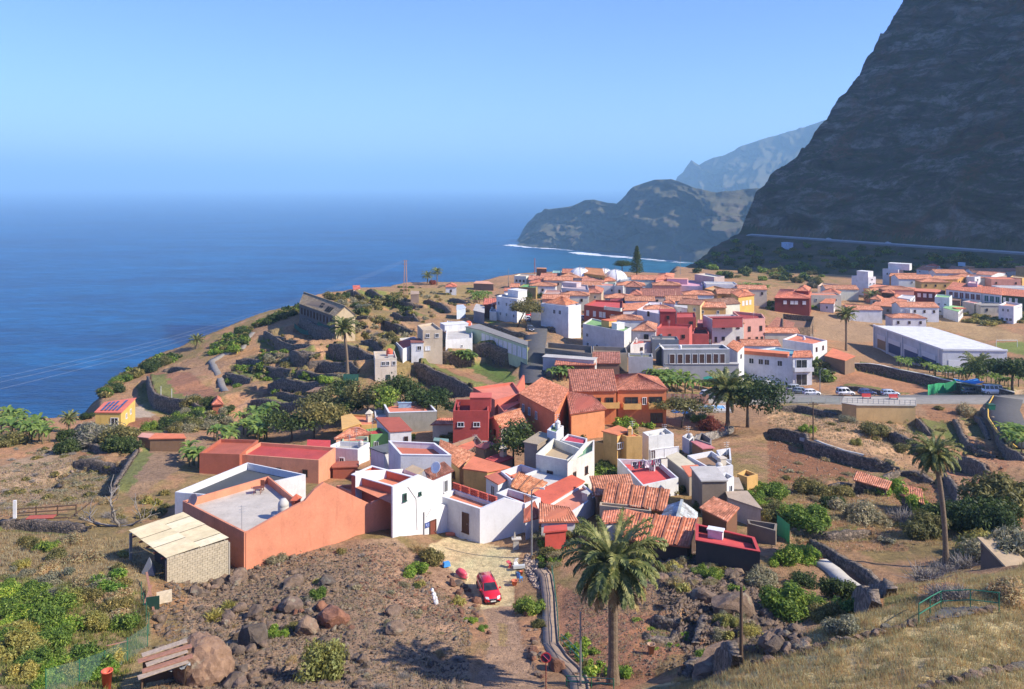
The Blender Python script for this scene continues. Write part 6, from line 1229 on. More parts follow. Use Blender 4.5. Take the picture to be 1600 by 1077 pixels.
def sticks(name,n,R,mat,seed,w=.03,curve=.25):
    g=np.random.default_rng(seed);a=g.uniform(0,2*math.pi,n);el=g.uniform(.25,1.45,n);L=g.uniform(.45,1.0,n)
    b=g.normal(0,.22,(n,3))*[R[0],R[1],0];d=np.stack([np.cos(a)*np.cos(el)*R[0],np.sin(a)*np.cos(el)*R[1],np.sin(el)*R[2]],1)*L[:,None]
    m=b+d*.55+np.array([0,0,1])*R[2]*.08;e=b+d+g.normal(0,.12,(n,3))*R;s=np.cross(d,g.normal(0,1,(n,3)));s /= np.linalg.norm(s,axis=1)[:,None];s *= w
    V=np.stack([b-s,b+s,m+s*.8,m-s*.8,m-s*.8,m+s*.8,e+s*.3,e-s*.3],1).reshape(-1,3);V[:,2]=np.abs(V[:,2])
    return npmesh(name,V,np.arange(8*n).reshape(2*n,4),mat)
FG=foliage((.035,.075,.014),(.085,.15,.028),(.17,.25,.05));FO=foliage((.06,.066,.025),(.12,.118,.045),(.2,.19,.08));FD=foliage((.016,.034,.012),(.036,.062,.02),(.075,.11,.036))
FY=foliage((.12,.12,.03),(.22,.205,.06),(.34,.31,.11));FS=foliage((.17,.125,.075),(.27,.205,.125),(.38,.30,.19));FGY=foliage((.10,.11,.08),(.17,.175,.125),(.26,.255,.2));FB=foliage((.05,.12,.015),(.12,.22,.03),(.23,.35,.06))
TW=plain((.30,.265,.23),.9,0,.35,6,'twigs');BARK=plain((.13,.10,.075),.9,0,.4,5,'bark',.6);BARKG=plain((.28,.25,.22),.9,0,.35,5,'grey_bark',.5);FP=foliage((.10,.02,.02),(.19,.05,.04),(.26,.1,.07))
VM={}
for key,mat,leaf,n,R,asp in (('green',FG,.085,4600,(1,1,.8),2),('bright',FB,.085,4600,(1,1,.8),1.8),('olive',FO,.07,5200,(1,1,.8),2.6),('dark',FD,.085,4800,(1,1,.85),1.8),('dry',FS,.06,4000,(1,1,.7),3.4),('yellow',FY,.065,4600,(1,1,.85),3.2),('greyg',FGY,.06,4600,(1,1,.75),3),('purple',FP,.09,2600,(1,1,.9),2.4)):
    VM[key]=[leafcloud('shrub_'+key,n,R,leaf,mat,100+7*i+len(VM),lobes=6+i*2,asp=asp) for i in range(4)]
VM['twig']=[sticks('dry_branches',420,(1,1,.9),TW,300+i,.016) for i in range(3)]
VM['succ']=[sticks('succulent_stems',260,(1,1,.75),FY,330+i,.045) for i in range(3)]
VM['straw']=[sticks('dry_stalks',500,(1,1,.8),FS,360+i,.02) for i in range(3)]
rv=random.Random(21);SHRUBS=[]
KW=dict(green='green',bright='bright green',olive='olive',dark='dark green',dry='tan dry',yellow='yellow-green',greyg='grey-green',twig='leafless grey',succ='fleshy',straw='brown stalky',purple='purple')
def shrub(px,py,s,kind,label,cat='shrub',group=None,flat=1.0,name=None,sink=.06,prio=1e9):
    p=hit(px,py);r=s/2;sc=(r*rv.uniform(.88,1.15),r*rv.uniform(.88,1.15),r*flat*rv.uniform(.85,1.15))
    SHRUBS.append((min(prio,1e6)+s/p.y,name or ('tree' if cat=='tree' else 'dry_bush' if kind in ('twig','dry','straw') else 'shrub'),kind,rv.randrange(len(VM[kind])),(p.x,p.y,p.z-sink*s),rv.uniform(0,6.28),sc,label,cat,group))
def inside(poly,x,y):return bool(inpoly(np.array([x]),np.array([y]),poly)[0])
PREP=(' in ',' on ',' at ',' below ',' left ',' right ',' among ',' beside ',' behind ',' between ',' under ',' along ',' against ',' around ',' near ',' growing ')
def where(label):i=min(label.find(p) for p in PREP if p in label);return label[i:]
def posword(P,x,y):
    xs=[p[0] for p in P];ys=[p[1] for p in P];a=(x-min(xs))/(max(xs)-min(xs));b=(y-min(ys))/(max(ys)-min(ys))
    v=('upper','middle','lower')[min(2,int(b*3))];h=('far left','left','centre','right','far right')[min(4,int(a*5))];return v+' '+h
def sizeword(s,s0,s1):t=(s-s0)/(s1-s0+1e-6);return 'small ' if t<.33 else ('large ' if t>.67 else 'middling ')
def trim(l):
    w=l.split()
    while len(w)>16:
        if w[0] in ('small','large','middling'):w.pop(0)
        else:w.pop()
    return ' '.join(w)
def scatter(k,poly,n,kinds,s0,s1,label,group,cat='shrub',flat=1.0):
    P=Q(k,poly);xs=[p[0] for p in P];ys=[p[1] for p in P];c=0;t=0;wh=where(label)
    while c<n and t<n*30:
        t+=1;x,y=rv.uniform(min(xs),max(xs)),rv.uniform(min(ys),max(ys))
        if inside(P,x,y):
            s=rv.uniform(s0,s1);kd=rv.choice(kinds);shrub(x,y,s,kd,trim(sizeword(s,s0,s1)+KW[kd]+' bush'+wh+', '+posword(P,x,y)),cat,group,flat,prio=0);c+=1
# --- near left thicket and slopes
scatter('F',[(0,905),(150,945),(215,990),(170,1077),(0,1077)],34,['green','bright','green','yellow'],1.6,3.0,'leafy green shrub in the thicket at the lower left corner','shrubs of the lower left thicket')
scatter('F',[(0,835),(190,850),(228,960),(215,1000),(0,905)],34,['olive','dry','olive','greyg','yellow'],1.1,2.4,'olive or dry scrub bush on the slope left of the garage','scrub left of the garage')
shrub(*Q1('u',740,430),3.2,'bright','fresh green bush beside the rubble heap left of the garage');shrub(*Q1('u',840,640),3.0,'straw','tall rusty brown stalky bush in front of the wire fence','bush');shrub(*Q1('u',600,230),3.0,'dry','reddish dry bush just left of the open garage end','bush')
shrub(*Q1('u',320,170),2.4,'green','green bush alone on the dry slope left of the garage')
scatter('F',[(275,865),(640,850),(730,960),(720,1077),(300,1077)],40,['dry','olive','greyg','twig','straw','yellow'],.5,1.3,'small dry scrub tuft among the rocks of the slope','scrub tufts on the rocky slope',flat=.8)
shrub(*Q1('v',885,1010),3.3,'yellow','large rounded yellow-green bush on the rocky slope, low centre left',flat=1.3);shrub(*Q1('v',150,620),2.5,'succ','yellow-green succulent thicket above the big brown boulder');shrub(*Q1('v',240,540),1.8,'succ','smaller succulent clump behind the succulent thicket')
shrub(*Q1('v',560,730),1.6,'bright','bright green leafy plant between two dark boulders');shrub(*Q1('v',650,690),1.4,'olive','olive shrub beside the bright green leafy plant');shrub(*Q1('v',830,470),1.5,'green','soft green shrub under the grey ledge on the slope')
shrub(*Q1('v',570,240),2.2,'greyg','grey-green bush against the foot of the long orange wall');shrub(*Q1('v',710,170),2.2,'dry','brown dry bush against the foot of the long orange wall')
shrub(*Q1('w',120,330),2.6,'bright','low bright green bush left of the pink tub');shrub(*Q1('w',220,250),2.6,'olive','olive bush in front of the white gabled house');shrub(*Q1('w',130,170),2.4,'straw','dry grassy bush below the white gable corner','bush')
shrub(*Q1('w',480,640),.9,'bright','small green weed on the bank below the red car');shrub(*Q1('w',555,690),.9,'bright','lower small green weed on the bank below the red car');shrub(*Q1('w',130,410),.8,'dark','dark spiky tuft on the dirt slope')
shrub(*Q1('w',880,580),2.7,'green','rounded pale green bush between the dirt road and the footpath');shrub(*Q1('w',930,670),1.3,'olive','small olive bush below the rounded pale green bush');shrub(*Q1('w',960,280),1.0,'dark','agave-like dark tuft beside the top of the footpath')
scatter('w',[(860,130),(1060,130),(1080,240),(1000,300),(900,230)],10,['olive','dry','green'],1.0,1.9,'mixed bush behind the tall lamp post beside the courtyard','bushes behind the lamp post')
scatter('w',[(1080,720),(1260,760),(1380,1000),(1240,1000)],14,['bright','green','olive'],.5,1.1,'small garden plant on the red soil left of the big palm trunk','plants left of the palm trunk')
scatter('x',[(430,190),(1040,220),(1120,450),(880,470),(480,430)],24,['olive','green','dry','yellow'],.7,1.7,'scrub bush among the lava rubble below the ribbed tile roof','bushes in the lava rubble')
scatter('x',[(840,600),(1120,640),(1130,780),(880,780)],12,['olive','yellow','greyg'],.8,1.7,'olive bush around the lone wooden pole','bushes round the wooden pole')
scatter('x',[(300,620),(720,640),(720,800),(460,860),(320,760)],14,['bright','green'],.35,.8,'tiny green vegetable plant on the red soil plot right of the palm','vegetable plants on the red plot',flat=.7)
shrub(*Q1('x',190,1000),1.5,'bright','bright vine growing at the foot of the big palm trunk');shrub(*Q1('x',750,890),1.3,'bright','bright green plant in front of the hollow stone bank');shrub(*Q1('x',800,360),1.8,'green','rounded green bush in the middle of the lava rubble');shrub(*Q1('x',560,330),1.9,'greyg','grey-green bush right of the palm crown in the rubble')
shrub(*Q1('x',1290,580),4.2,'green','tall feathery green bush at the right of the rubble slope',flat=1.3);shrub(*Q1('x',1160,390),3.6,'greyg','wide grey-green bush below the red flat roof');shrub(*Q1('x',1320,250),3.0,'bright','glossy fig bush right of the red flat roof');shrub(*Q1('x',1240,260),1.8,'bright','smaller glossy bush next to the little red step')
for x,y,s,kd,lab in ((60,230,3.2,'bright','bright fig bush near the green netting'),(80,400,2.6,'dark','dark oleander bush left of the pale stone steps'),(290,480,3.0,'dark','dark glossy bush beside the pale stone steps'),(360,590,2.4,'green','green bush at the foot of the pale stone steps'),(200,640,2.8,'olive','olive bush on the slope above the dry grass crest'),(60,600,3.0,'green','soft green bush at the left of the slope above the dry grass'),(330,700,2.2,'greyg','grey bush near the stone row of the dry grass')):shrub(*Q1('y',x,y),s,kd,lab)
# --- right hand plots
for x,y,s,kd,lab in ((290,690,4.2,'olive','large olive bush on the right plots, upper of the cluster'),(150,860,4.0,'green','large green bush of the right cluster, left one'),(270,870,4.4,'green','large green bush of the right cluster, right one'),(400,780,3.0,'dark','dark low bush in the right cluster'),(450,690,3.2,'olive','pale olive bush behind the right cluster'),(550,850,4.6,'greyg','wide grey-olive bush right of the bush cluster'),(750,680,4.0,'bright','bright green bush between the two ruined tile sheds'),(920,800,3.8,'bright','bright green bush left of the right palm trunk'),(850,860,4.2,'twig','grey leafless thicket left of the right palm trunk'),(30,720,3.4,'green','green bush at the edge of the village field'),(30,830,3.6,'olive','olive bush below the yellow stub ruin'),
  (660,310,5.0,'olive','brownish olive bush on the straw plots below the viewing terrace'),(490,240,3.2,'greyg','grey-green bush left of the brownish olive bush'),(850,240,3.2,'green','green bush under the yellow viewing terrace'),(830,420,2.6,'olive','low olive bush on the straw plot'),(1230,190,4.6,'dry','tan dry bush on the plot beside the curved road'),(240,300,2.4,'bright','small green bush beside the plank pole'),(550,380,2.0,'yellow','yellowish tuft on the straw plot')):shrub(*Q1('z',x,y),s,kd,lab)
for x,y,s,kd,lab in ((1450,810,7.0,'olive','big brown-olive bush mass at the right edge, tallest'),(1540,780,6.0,'olive','big olive bush at the far right edge'),(1330,900,5.5,'dark','dark green bush left of the tallest olive bush'),(1230,900,4.6,'dark','dark bush behind the right palm trunk'),(1080,900,4.6,'dark','dark bush left of the right palm trunk'),(970,960,4.0,'olive','olive bush in front of the dark bushes'),(1420,960,5.0,'dark','dark bush under the tallest olive bush')):shrub(*Q1('z',x,y),s,kd,lab,flat=1.15)
for x,y,s,kd,lab in ((880,370,3.2,'twig','silvery leafless bush right of the red plot'),(1000,330,3.0,'twig','silvery leafless bush at the foot of the right palm'),(1130,280,3.4,'twig','long silvery leafless thicket right of the palm foot'),(1300,230,4.4,'greyg','broad pale grey-green broom bush at the right edge'),(1420,250,4.6,'greyg','rounded pale broom bush at the right frame edge'),(1220,180,4.2,'yellow','yellow-green broom bush behind the silvery thicket'),(1080,480,2.2,'twig','small heap of dry branches above the green handrail'),(960,470,2.0,'twig','second heap of dry branches left above the green handrail'),(1370,440,2.0,'dry','dry tuft near the brown block store')):shrub(*Q1('y',x,y),s,kd,lab)
scatter('z',[(0,560),(560,600),(1000,1040),(150,1040)],22,['olive','dry','straw','greyg'],.8,1.8,'dry tuft on the plots right of the village','dry tufts right of the village',flat=.7)
# --- left fields and coast
for x,y,s,kd,lab in ((640,390,6.5,'twig','grey leafless thicket in the left fields'),(700,380,7.0,'greyg','large grey-olive thicket in the left fields'),(830,400,6.5,'olive','olive right part of the thicket in the left fields'),(800,450,5.0,'dark','dark bush in front of the grey thicket'),(450,380,4.4,'dark','dark bush under the small left palm'),(455,460,4.4,'dark','dark bush below the small left palm'),(60,410,5.0,'olive','dark olive bush at the left frame edge'),(575,240,3.0,'dark','bush on the sea edge left of the yellow house'),(190,220,4.0,'twig','leafless bush on the skyline at the far left'),(30,240,4.5,'olive','round bush on the skyline at the left frame edge'),(1010,310,3.4,'green','small bush right of the yellow house yard'),(1150,300,5,'dark','dark bush above the orange sheet roof'),(1290,310,5,'olive','olive bush right of the orange sheet roof')):shrub(*Q1('t',x,y),s,kd,lab)
scatter('t',[(500,560),(830,560),(650,790),(240,800)],30,['greyg','dry','twig','olive'],1.0,2.2,'low grey scrub on the square plot of the left fields','scrub on the square plot',flat=.6)
scatter('t',[(760,780),(1160,720),(1200,880),(900,960),(600,900)],18,['dry','olive','twig','yellow'],1.0,2.0,'scrub bush beside the dead tree uphill of the garage','scrub round the dead tree')
scatter('m',[(90,470),(370,250),(620,140),(900,40),(880,0),(560,120),(330,230),(160,380)],44,['dark','olive','green','olive'],2.5,5.0,'dense coastal bush on the brow of the sea cliff','bushes on the brow of the sea cliff')
scatter('m',[(990,470),(1270,440),(1480,560),(1480,700),(1100,800),(780,760),(1000,640)],30,['dark','olive','green','greyg'],2.5,4.8,'bush in the green belt right of the yellow house','bushes right of the yellow house')
scatter('n',[(0,400),(300,280),(380,350),(250,470),(40,500)],16,['dark','green'],2.5,4.2,'dark bush beside the walled lane on the coast','bushes beside the walled lane')
scatter('n',[(880,690),(1250,770),(1240,810),(900,730)],16,['green','bright'],1.4,2.4,'round green bush in the row on the long terrace','green bushes on the long terrace')
scatter('n',[(160,560),(620,640),(640,760),(200,700),(200,860),(360,880)],26,['olive','green','dry','greyg'],1.4,3.0,'scrub bush on the seaward terraces','scrub on the seaward terraces')
scatter('n',[(330,500),(830,470),(830,640),(500,560)],16,['green','olive','greyg'],1.4,2.8,'bush on the middle seaward terrace','bushes on the middle seaward terrace')
scatter('g',[(320,190),(560,200),(900,230),(870,330),(640,290),(560,330),(350,240)],34,['dark','olive','greyg'],2.8,5.4,'round bush on the hillside below the pylon','round bushes below the pylon')
scatter('g',[(480,420),(700,340),(930,470),(790,540),(560,520)],28,['greyg','olive','dry','twig'],1.6,3.4,'greyish bush on the stony middle terraces','bushes on the middle terraces')
scatter('g',[(740,110),(1346,130),(1346,210),(1000,220),(800,190)],24,['olive','green','greyg'],1.8,3.6,'low bush on the headland field','bushes on the headland field',flat=.7)
# --- gardens inside the village
scatter('d',[(130,40),(330,60),(480,110),(470,135),(200,125)],12,['green','bright','olive'],1.8,3.2,'garden bush between the orange buildings and the yellow house','garden bushes behind the yellow house')
scatter('d',[(20,430),(200,420),(220,500),(40,510)],9,['green','dark'],1.4,2.4,'bush against the blank wall of the yellow house','bushes below the yellow wall')
scatter('d',[(400,560),(620,540),(640,600),(420,600)],7,['olive','greyg'],1.6,2.6,'bushy weed growing between the old tile roofs','weeds between the tile roofs')
scatter('d',[(1110,560),(1320,580),(1340,760),(1240,760)],12,['bright','green','olive'],2.0,3.2,'bush at the right flank of the lower village','bushes at the village flank')
scatter('p',[(200,880),(640,760),(640,1000),(240,1060)],16,['olive','dry','dark'],1.2,2.2,'tangled bush between the white houses and the big palm','tangled bushes left of the palm')
scatter('c',[(1200,350),(1340,380),(1340,450),(1210,450)],8,['green','dark'],1.8,2.8,'garden bush under the long orange building','garden bushes under the orange building')
scatter('f',[(1215,745),(1345,760),(1345,900),(1215,850)],10,['green','olive','dark'],2.4,4.2,'garden bush right of the white balcony tower','garden bushes by the balcony tower')
scatter('f',[(700,840),(1050,860),(1050,900),(760,880)],12,['dark','green'],2.0,3.2,'dark hedge bush along the foot of the white L-shaped house','hedge under the L-shaped house')
scatter('f',[(880,320),(1340,310),(1340,380),(900,380)],20,['green','bright','dark'],2.6,4.6,'bush at the top of the bare town field','bushes at the top of the town field')
scatter('k',[(40,560),(340,560),(420,700),(40,700)],14,['green','dark'],2.6,4.4,'garden bush among the cottages left of the far palm','bushes among the far cottages')
scatter('k',[(640,740),(1000,720),(1000,830),(640,810)],14,['dark','green','bright'],2.6,4.6,'bright hedge bush behind the far palm trunk','hedge behind the far palm')
scatter('l',[(560,860),(1080,860),(1300,960),(1250,1060),(700,1000)],30,['yellow','olive','olive'],2.6,5.0,'olive-yellow scrub on the slope below the far village','scrub below the far village',flat=.7)
scatter('l',[(700,780),(1100,780),(1120,860),(700,840)],10,['dark','green'],2.4,3.8,'garden tree below the raw cement house','garden trees below the row houses')
scatter('l',[(1250,860),(1592,880),(1592,1000),(1300,950)],12,['dark','olive'],3.0,5.0,'dark bush at the right end below the far village','dark bushes at the far right')
scatter('i',[(300,440),(520,420),(540,540),(320,560)],8,['dark'],3.0,4.6,'dark tree crown beside the road into town','dark bushes by the town road',flat=1.2)
scatter('i',[(1270,440),(1480,440),(1480,540),(1290,540)],6,['olive','dark'],3.0,4.8,'olive crown in the middle of the town roofs','olive crowns in town',flat=1.2)
shrub(*Q1('f',1110,190),6,'olive','round olive crown behind the maroon house','tree',flat=1.3);shrub(*Q1('f',1220,220),7,'olive','second olive crown right of the maroon house','tree',flat=1.3);shrub(*Q1('k',130,420),7,'greyg','grey-green crown at the left end of the far village','tree',flat=1.3);shrub(*Q1('k',1260,740),6.0,'dark','round dark bush in front of the wide tile roof',flat=1.1);shrub(*Q1('l',970,190),7,'bright','lone yellow-green crown behind the far village roofs','tree',flat=1.3)
shrub(*Q1('l',60,970),5,'olive','lone olive bush on the field behind the white hall');shrub(*Q1('g',1060,110),3.6,'purple','purple-red flowering bush between the two headland palms');shrub(1108,672,4.2,'purple','dark red-leaved bush beside the pool garden');shrub(1082,655,4.4,'greyg','pale cactus-like bush in the pool garden');shrub(1098,662,3.6,'bright','pale green agave bush in the pool garden');shrub(1118,605,5,'bright','light green bush by the green parasol');shrub(1150,598,6,'bright','wide light green bush right of the green parasol')
def flush_shrubs():
    SHRUBS.sort(key=lambda q:-q[0]);cnt={};low={};V=[];Fq=[];mi=[];mats=[];nv=0
    for pr,name,kind,vi,loc,rz,sc,label,cat,group in SHRUBS:
        cnt[name]=cnt.get(name,0)+1
        if cnt[name]<=(190 if name=='shrub' else 90):tag(inst(name,VM[kind][vi],loc,rz,sc),label,cat,group);continue
        me=VM[kind][vi];key=(kind,vi)
        if key not in low:
            co=np.empty(len(me.vertices)*3,np.float32);me.vertices.foreach_get('co',co);co=co.reshape(-1,4,3);co=co[::11] if kind not in ('twig','succ','straw') else co[::3];c=co.mean(1,keepdims=True);low[key]=c+(co-c)*2.7
        q=low[key];c,s_=math.cos(rz),math.sin(rz);x=q[...,0]*sc[0];y=q[...,1]*sc[1];W=np.stack([x*c-y*s_+loc[0],x*s_+y*c+loc[1],q[...,2]*sc[2]+loc[2]],-1).reshape(-1,3)
        m=me.materials[0]
        if m not in mats:mats.append(m)
        V.append(W);n=len(W)//4;Fq.append(np.arange(4*n).reshape(n,4)+nv);nv+=4*n;mi.append(np.full(n,mats.index(m)))
    if V:
        me=npmesh('scrub',np.concatenate(V),np.concatenate(Fq),None)
        for m in mats:me.materials.append(m)
        me.polygons.foreach_set('material_index',np.concatenate(mi).astype(np.int32));o=bpy.data.objects.new('scrub',me);COL.objects.link(o);tag(o,None,None,kind='stuff')
# --- trees with trunk, limbs and crown
def tree(px,py,Ht,cr,kind,label,trunk=.3,lean=(0,0),cat='tree',cz=.62,flat=.75,name='broadleaf_tree',seed=0,ymin=0):
    p=hit(px,py,ymin=ymin);r=random.Random(seed+int(px));root=empty(name,p,label,cat);mb=MB();top=Vector((lean[0],lean[1],Ht*cz))
    mb.tube([(0,0,-.6),top*.33+Vector((r.uniform(-.15,.15),0,0)),top*.7,top],[trunk,trunk*.8,trunk*.6,trunk*.45],8)
    for k in range(6):
        a=k*1.05+r.random();e=top+Vector((math.cos(a)*cr*.62,math.sin(a)*cr*.62,Ht*r.uniform(.05,.28)));s=top*r.uniform(.7,.98);mb.tube([s,s.lerp(e,.55)+Vector((0,0,.25)),e],[trunk*.36,trunk*.24,trunk*.1],5)
    mb.build('trunk',BARK,root,True)
    mat={'green':FG,'dark':FD,'olive':FO,'bright':FB}[kind];n=int(900+cr*cr*150)
    me=leafcloud('crown',min(n,6500),(cr,cr,Ht*(1-cz)*1.25),.16+.035*cr,mat,500+int(px),lobes=12,asp=1.9,base=-.12,shell=.3)
    c=inst('crown',me,(top.x,top.y,Ht*cz*.86),0,(1,1,flat+.25),root);return root
tree(802,735,6.8,3.5,'dark','round green tree rising between the roofs right of the red house',.22)
tree(1168,668,9.5,5.6,'dark','large dark glossy tree right of the courtyard palms by the car park',.4);tree(1582,612,8.5,6.0,'dark','dark rounded tree at the right edge above the parked vans',.4);tree(1064,668,7,4.2,'olive','flat-topped tree with slanting trunks in the pool garden',.2,(1.2,0),flat=.35)
tree(*Q1('e',335,545),9.0,5.2,'olive','leaning olive-green tree over the road beside the white three-storey house',.28,(2.5,-.5),flat=.5)
for x,y,h_,c_,kd,lab in ((575,655,6.5,4.2,'olive','olive tree at the foot of the terraces, left of the cream house'),(600,660,6.5,4.0,'green','green tree below the cream house'),(625,640,6.5,4.2,'dark','reddish dark tree right below the cream house'),(655,655,6,3.8,'dark','dark tree in front of the green bank'),(682,655,5.5,3.6,'dark','rounded tree left of the coral building'),(520,660,6,4.4,'olive','broad olive tree above the banana grove'),(490,685,6,4.6,'olive','olive tree right of the banana grove'),(545,660,5,3.4,'dark','dark tree by the orange roof among the trees'),(455,690,5.5,4.0,'dark','grey-brown tree in the banana grove'),(535,640,6.5,3.6,'dark','dark tree below the lone palm')):tree(x,y,h_,c_,kd,lab,.22)
def conifer(px,py,Ht,label):
    p=hit(px,py,ymin=380);root=empty('conifer',p,label,'tree');mb=MB();mb.tube([(0,0,-1),(0,0,Ht*.98)],[.45,.06],8);mb.build('trunk',BARK,root);g=np.random.default_rng(8);P=[];NR=[]
    for k in range(26):
        z=Ht*(.14+.84*k/26);R=(Ht-z)*.29+.25
        for j in range(7):
            a=j*.9+k*.5+g.uniform(-.2,.2);m=26;t=g.uniform(.15,1,m);rr=R*t*g.uniform(.85,1.1);P.append(np.stack([np.cos(a)*rr,np.sin(a)*rr,z+t*R*.22+g.normal(0,.12,m)],1)+g.normal(0,.16,(m,3)))
    P=np.concatenate(P);n=len(P);d=g.normal(0,1,(n,3));d[:,2]*= .3;t=d/np.linalg.norm(d,axis=1)[:,None];b=np.cross(t,g.normal(0,1,(n,3)));b /= np.linalg.norm(b,axis=1)[:,None];V=np.stack([P-t*.35,P+b*.14,P+t*.35,P-b*.14],1).reshape(-1,3)
    inst('crown',npmesh('crown',V,np.arange(4*n).reshape(n,4),FD),(0,0,0),0,1,root)
conifer(995,434,18,'tall conical conifer on the skyline behind the church domes');tree(972,428,9,5.5,'dark','dark umbrella-shaped pine left of the tall conifer',.35,flat=.4,ymin=380)
# --- palms
FPALM=foliage((.06,.085,.03),(.115,.145,.055),(.22,.24,.11));FPD=foliage((.16,.12,.06),(.25,.19,.10),(.34,.27,.15));PTR=plain((.23,.165,.11),.95,0,.5,9,'palm_trunk',.9)
def frond(name,L,arch,droop,mat,pairs,seed,wl=.42,ww=.028):
    g=np.random.default_rng(seed);V=[];Fq=[];n=12;pts=[]
    ang=arch
    x=z=0.0
    for i in range(n+1):
        pts.append((x,z,ang));x+=L/n*math.cos(ang);z+=L/n*math.sin(ang);ang -= droop/n*(.5+1.1*i/n)
    def at(t):f=t*n;i=min(int(f),n-1);q=f-i;a,b=pts[i],pts[i+1];return a[0]+(b[0]-a[0])*q,a[1]+(b[1]-a[1])*q,a[2]
    for i in range(n):
        a,b=pts[i],pts[i+1];w=.05*(1-i/n)+.012;w2=.05*(1-(i+1)/n)+.012;k=len(V);V+=[(a[0],-w,a[1]),(a[0],w,a[1]),(b[0],w2,b[1]),(b[0],-w2,b[1])];Fq.append((k,k+1,k+2,k+3))
    for i in range(pairs):
        t=.1+.9*i/pairs;x,z,a=at(t);ln=wl*L*.42*(math.sin(math.pi*min(1,t*.86+.1))**.7)*g.uniform(.85,1.1)
        for s in (-1,1):
            fw=ln*.62;d=Vector((math.cos(a)*fw,s*ln*.72,math.sin(a)*fw-ln*.28+g.uniform(-.05,.05)));c=Vector((-math.sin(a),0,math.cos(a)))*ww*.5+Vector((math.cos(a),0,math.sin(a)))*ww;k=len(V);p=Vector((x,0,z))
            V+=[tuple(p-c*.6),tuple(p+d*.5-c*.3+Vector((0,0,.03))),tuple(p+d),tuple(p+d*.45+c*.9)];Fq.append((k,k+1,k+2,k+3))
    return npmesh(name,np.array(V),np.array(Fq),mat)
FRN=[frond('frond',1,1.25,1.2,FPALM,66,1),frond('frond',1,.95,1.5,FPALM,66,2),frond('frond',1,.55,1.6,FPALM,66,3),frond('frond',1,.15,1.5,FPALM,66,4),frond('frond',1,-.25,1.1,FPALM,66,5)]
FRD=[frond('dry_frond',1,-.6,.8,FPD,30,6),frond('dry_frond',1,-.35,1.1,FPD,30,7)]
FRN2=[frond('frond',1,a,d,FPALM,22,20+i,.5,.06) for i,(a,d) in enumerate(((1.2,1.2),(.85,1.4),(.4,1.5),(0,1.2)))]
def palm(px,py,Ht,R,nf,label,tr=.32,lean=(0,0),dry=10,ymin=0,far=False,seed=1,at=None):
    p=hit(px,py,ymin=ymin) if at is None else at;r=random.Random(seed+int(px));root=empty('palm_tree',p,label,'palm tree');mb=MB();n=26 if not far else 8;top=Vector((lean[0],lean[1],Ht))
    pts=[];rad=[]
    for i in range(n+1):
        t=i/n;pts.append(Vector((lean[0]*t*t,lean[1]*t*t,Ht*t-(.5 if i==0 else 0))));rad.append(tr*(1.35-.45*min(1,t*5) if t<.2 else .9)*(1+.05*(i % 2))*(1.25 if t>.94 else 1))
    mb.tube(pts,rad,12 if not far else 7);mb.build('trunk',PTR,root)
    if not far:
        m2=MB()
        for q in range(150):a=r.uniform(0,6.28);z=Ht*r.uniform(.86,1.0);m2.box((top.x+math.cos(a)*tr*1.15,top.y+math.sin(a)*tr*1.15,z),(.09,.16,.3),a)
        m2.build('frond_stubs',plain((.2,.12,.06),.95),root)
    fs=FRN2 if far else FRN
    for i in range(nf):
        t=(i+.5)/nf;k=min(len(fs)-1,int(t*len(fs)));a=i*2.39996+r.uniform(-.15,.15);s=R*r.uniform(.9,1.1)*(.82+.3*math.sin(math.pi*min(1,t+.2)))
        inst('frond',fs[k],(top.x+math.cos(a)*tr*.6,top.y+math.sin(a)*tr*.6,Ht-.25*t),a,s,root,rx=r.uniform(-.25,.25))
    for i in range(dry):
        a=i*2.39996;inst('dry_frond',FRD[i % 2],(top.x+math.cos(a)*tr,top.y+math.sin(a)*tr,Ht-.5),a,R*r.uniform(.6,.85),root)
    return root
palm(958,1070,8.5,3.5,66,'large date palm in the foreground with a thick trunk and full drooping crown',.36,(0,0),26)
palm(1478,884,11.2,2.5,64,'tall slim palm on the right plots with a brown skirt of dead fronds',.27,(-1.0,.3),16)
palm(1322,548,12.0,3.7,44,'palm standing alone on the bare field left of the white hall',.36,(0,0),8,far=True);palm(543,588,11.5,3.5,46,'tall lone palm on the seaward terraces beside the old warehouse',.38,(-1.0,0),10,far=True);palm(1137,668,7.0,5.0,56,'bushy dark palm by the pool in front of the car park',.4,(0,0),6,far=True);palm(1527,598,4.6,4.2,44,'squat palm with drooping yellowing fronds beside the white hall',.5,(0,0),8,far=True)
palm(108,675,2.8,2.0,40,'small palm at the edge of the left fields near the sea',.28,far=True,dry=4);palm(307,545,2.6,2.6,30,'little palm on the brow of the sea cliff',.25,far=True,dry=3);palm(683,446,6.5,3.0,30,'slender palm on the far headland skyline, right one',.28,far=True,dry=5);palm(668,443,3.6,3.4,30,'short dark palm on the headland skyline, left of the slender palm',.3,far=True,dry=2);palm(1362,478,4.5,4.2,30,'palm crown among the cottages of the far village',.35,far=True,dry=3)
for X,Y,lab in ((328,905,'dark palm on the mountain shoulder skyline, lower one'),(368,915,'dark palm on the mountain shoulder skyline, upper one')):
    palm(0,0,4.5,4.2,26,lab,.4,far=True,dry=0,at=Vector((X-3,Y,float(mountain(np.array([X-3.]),np.array([float(Y)]))[0]))))
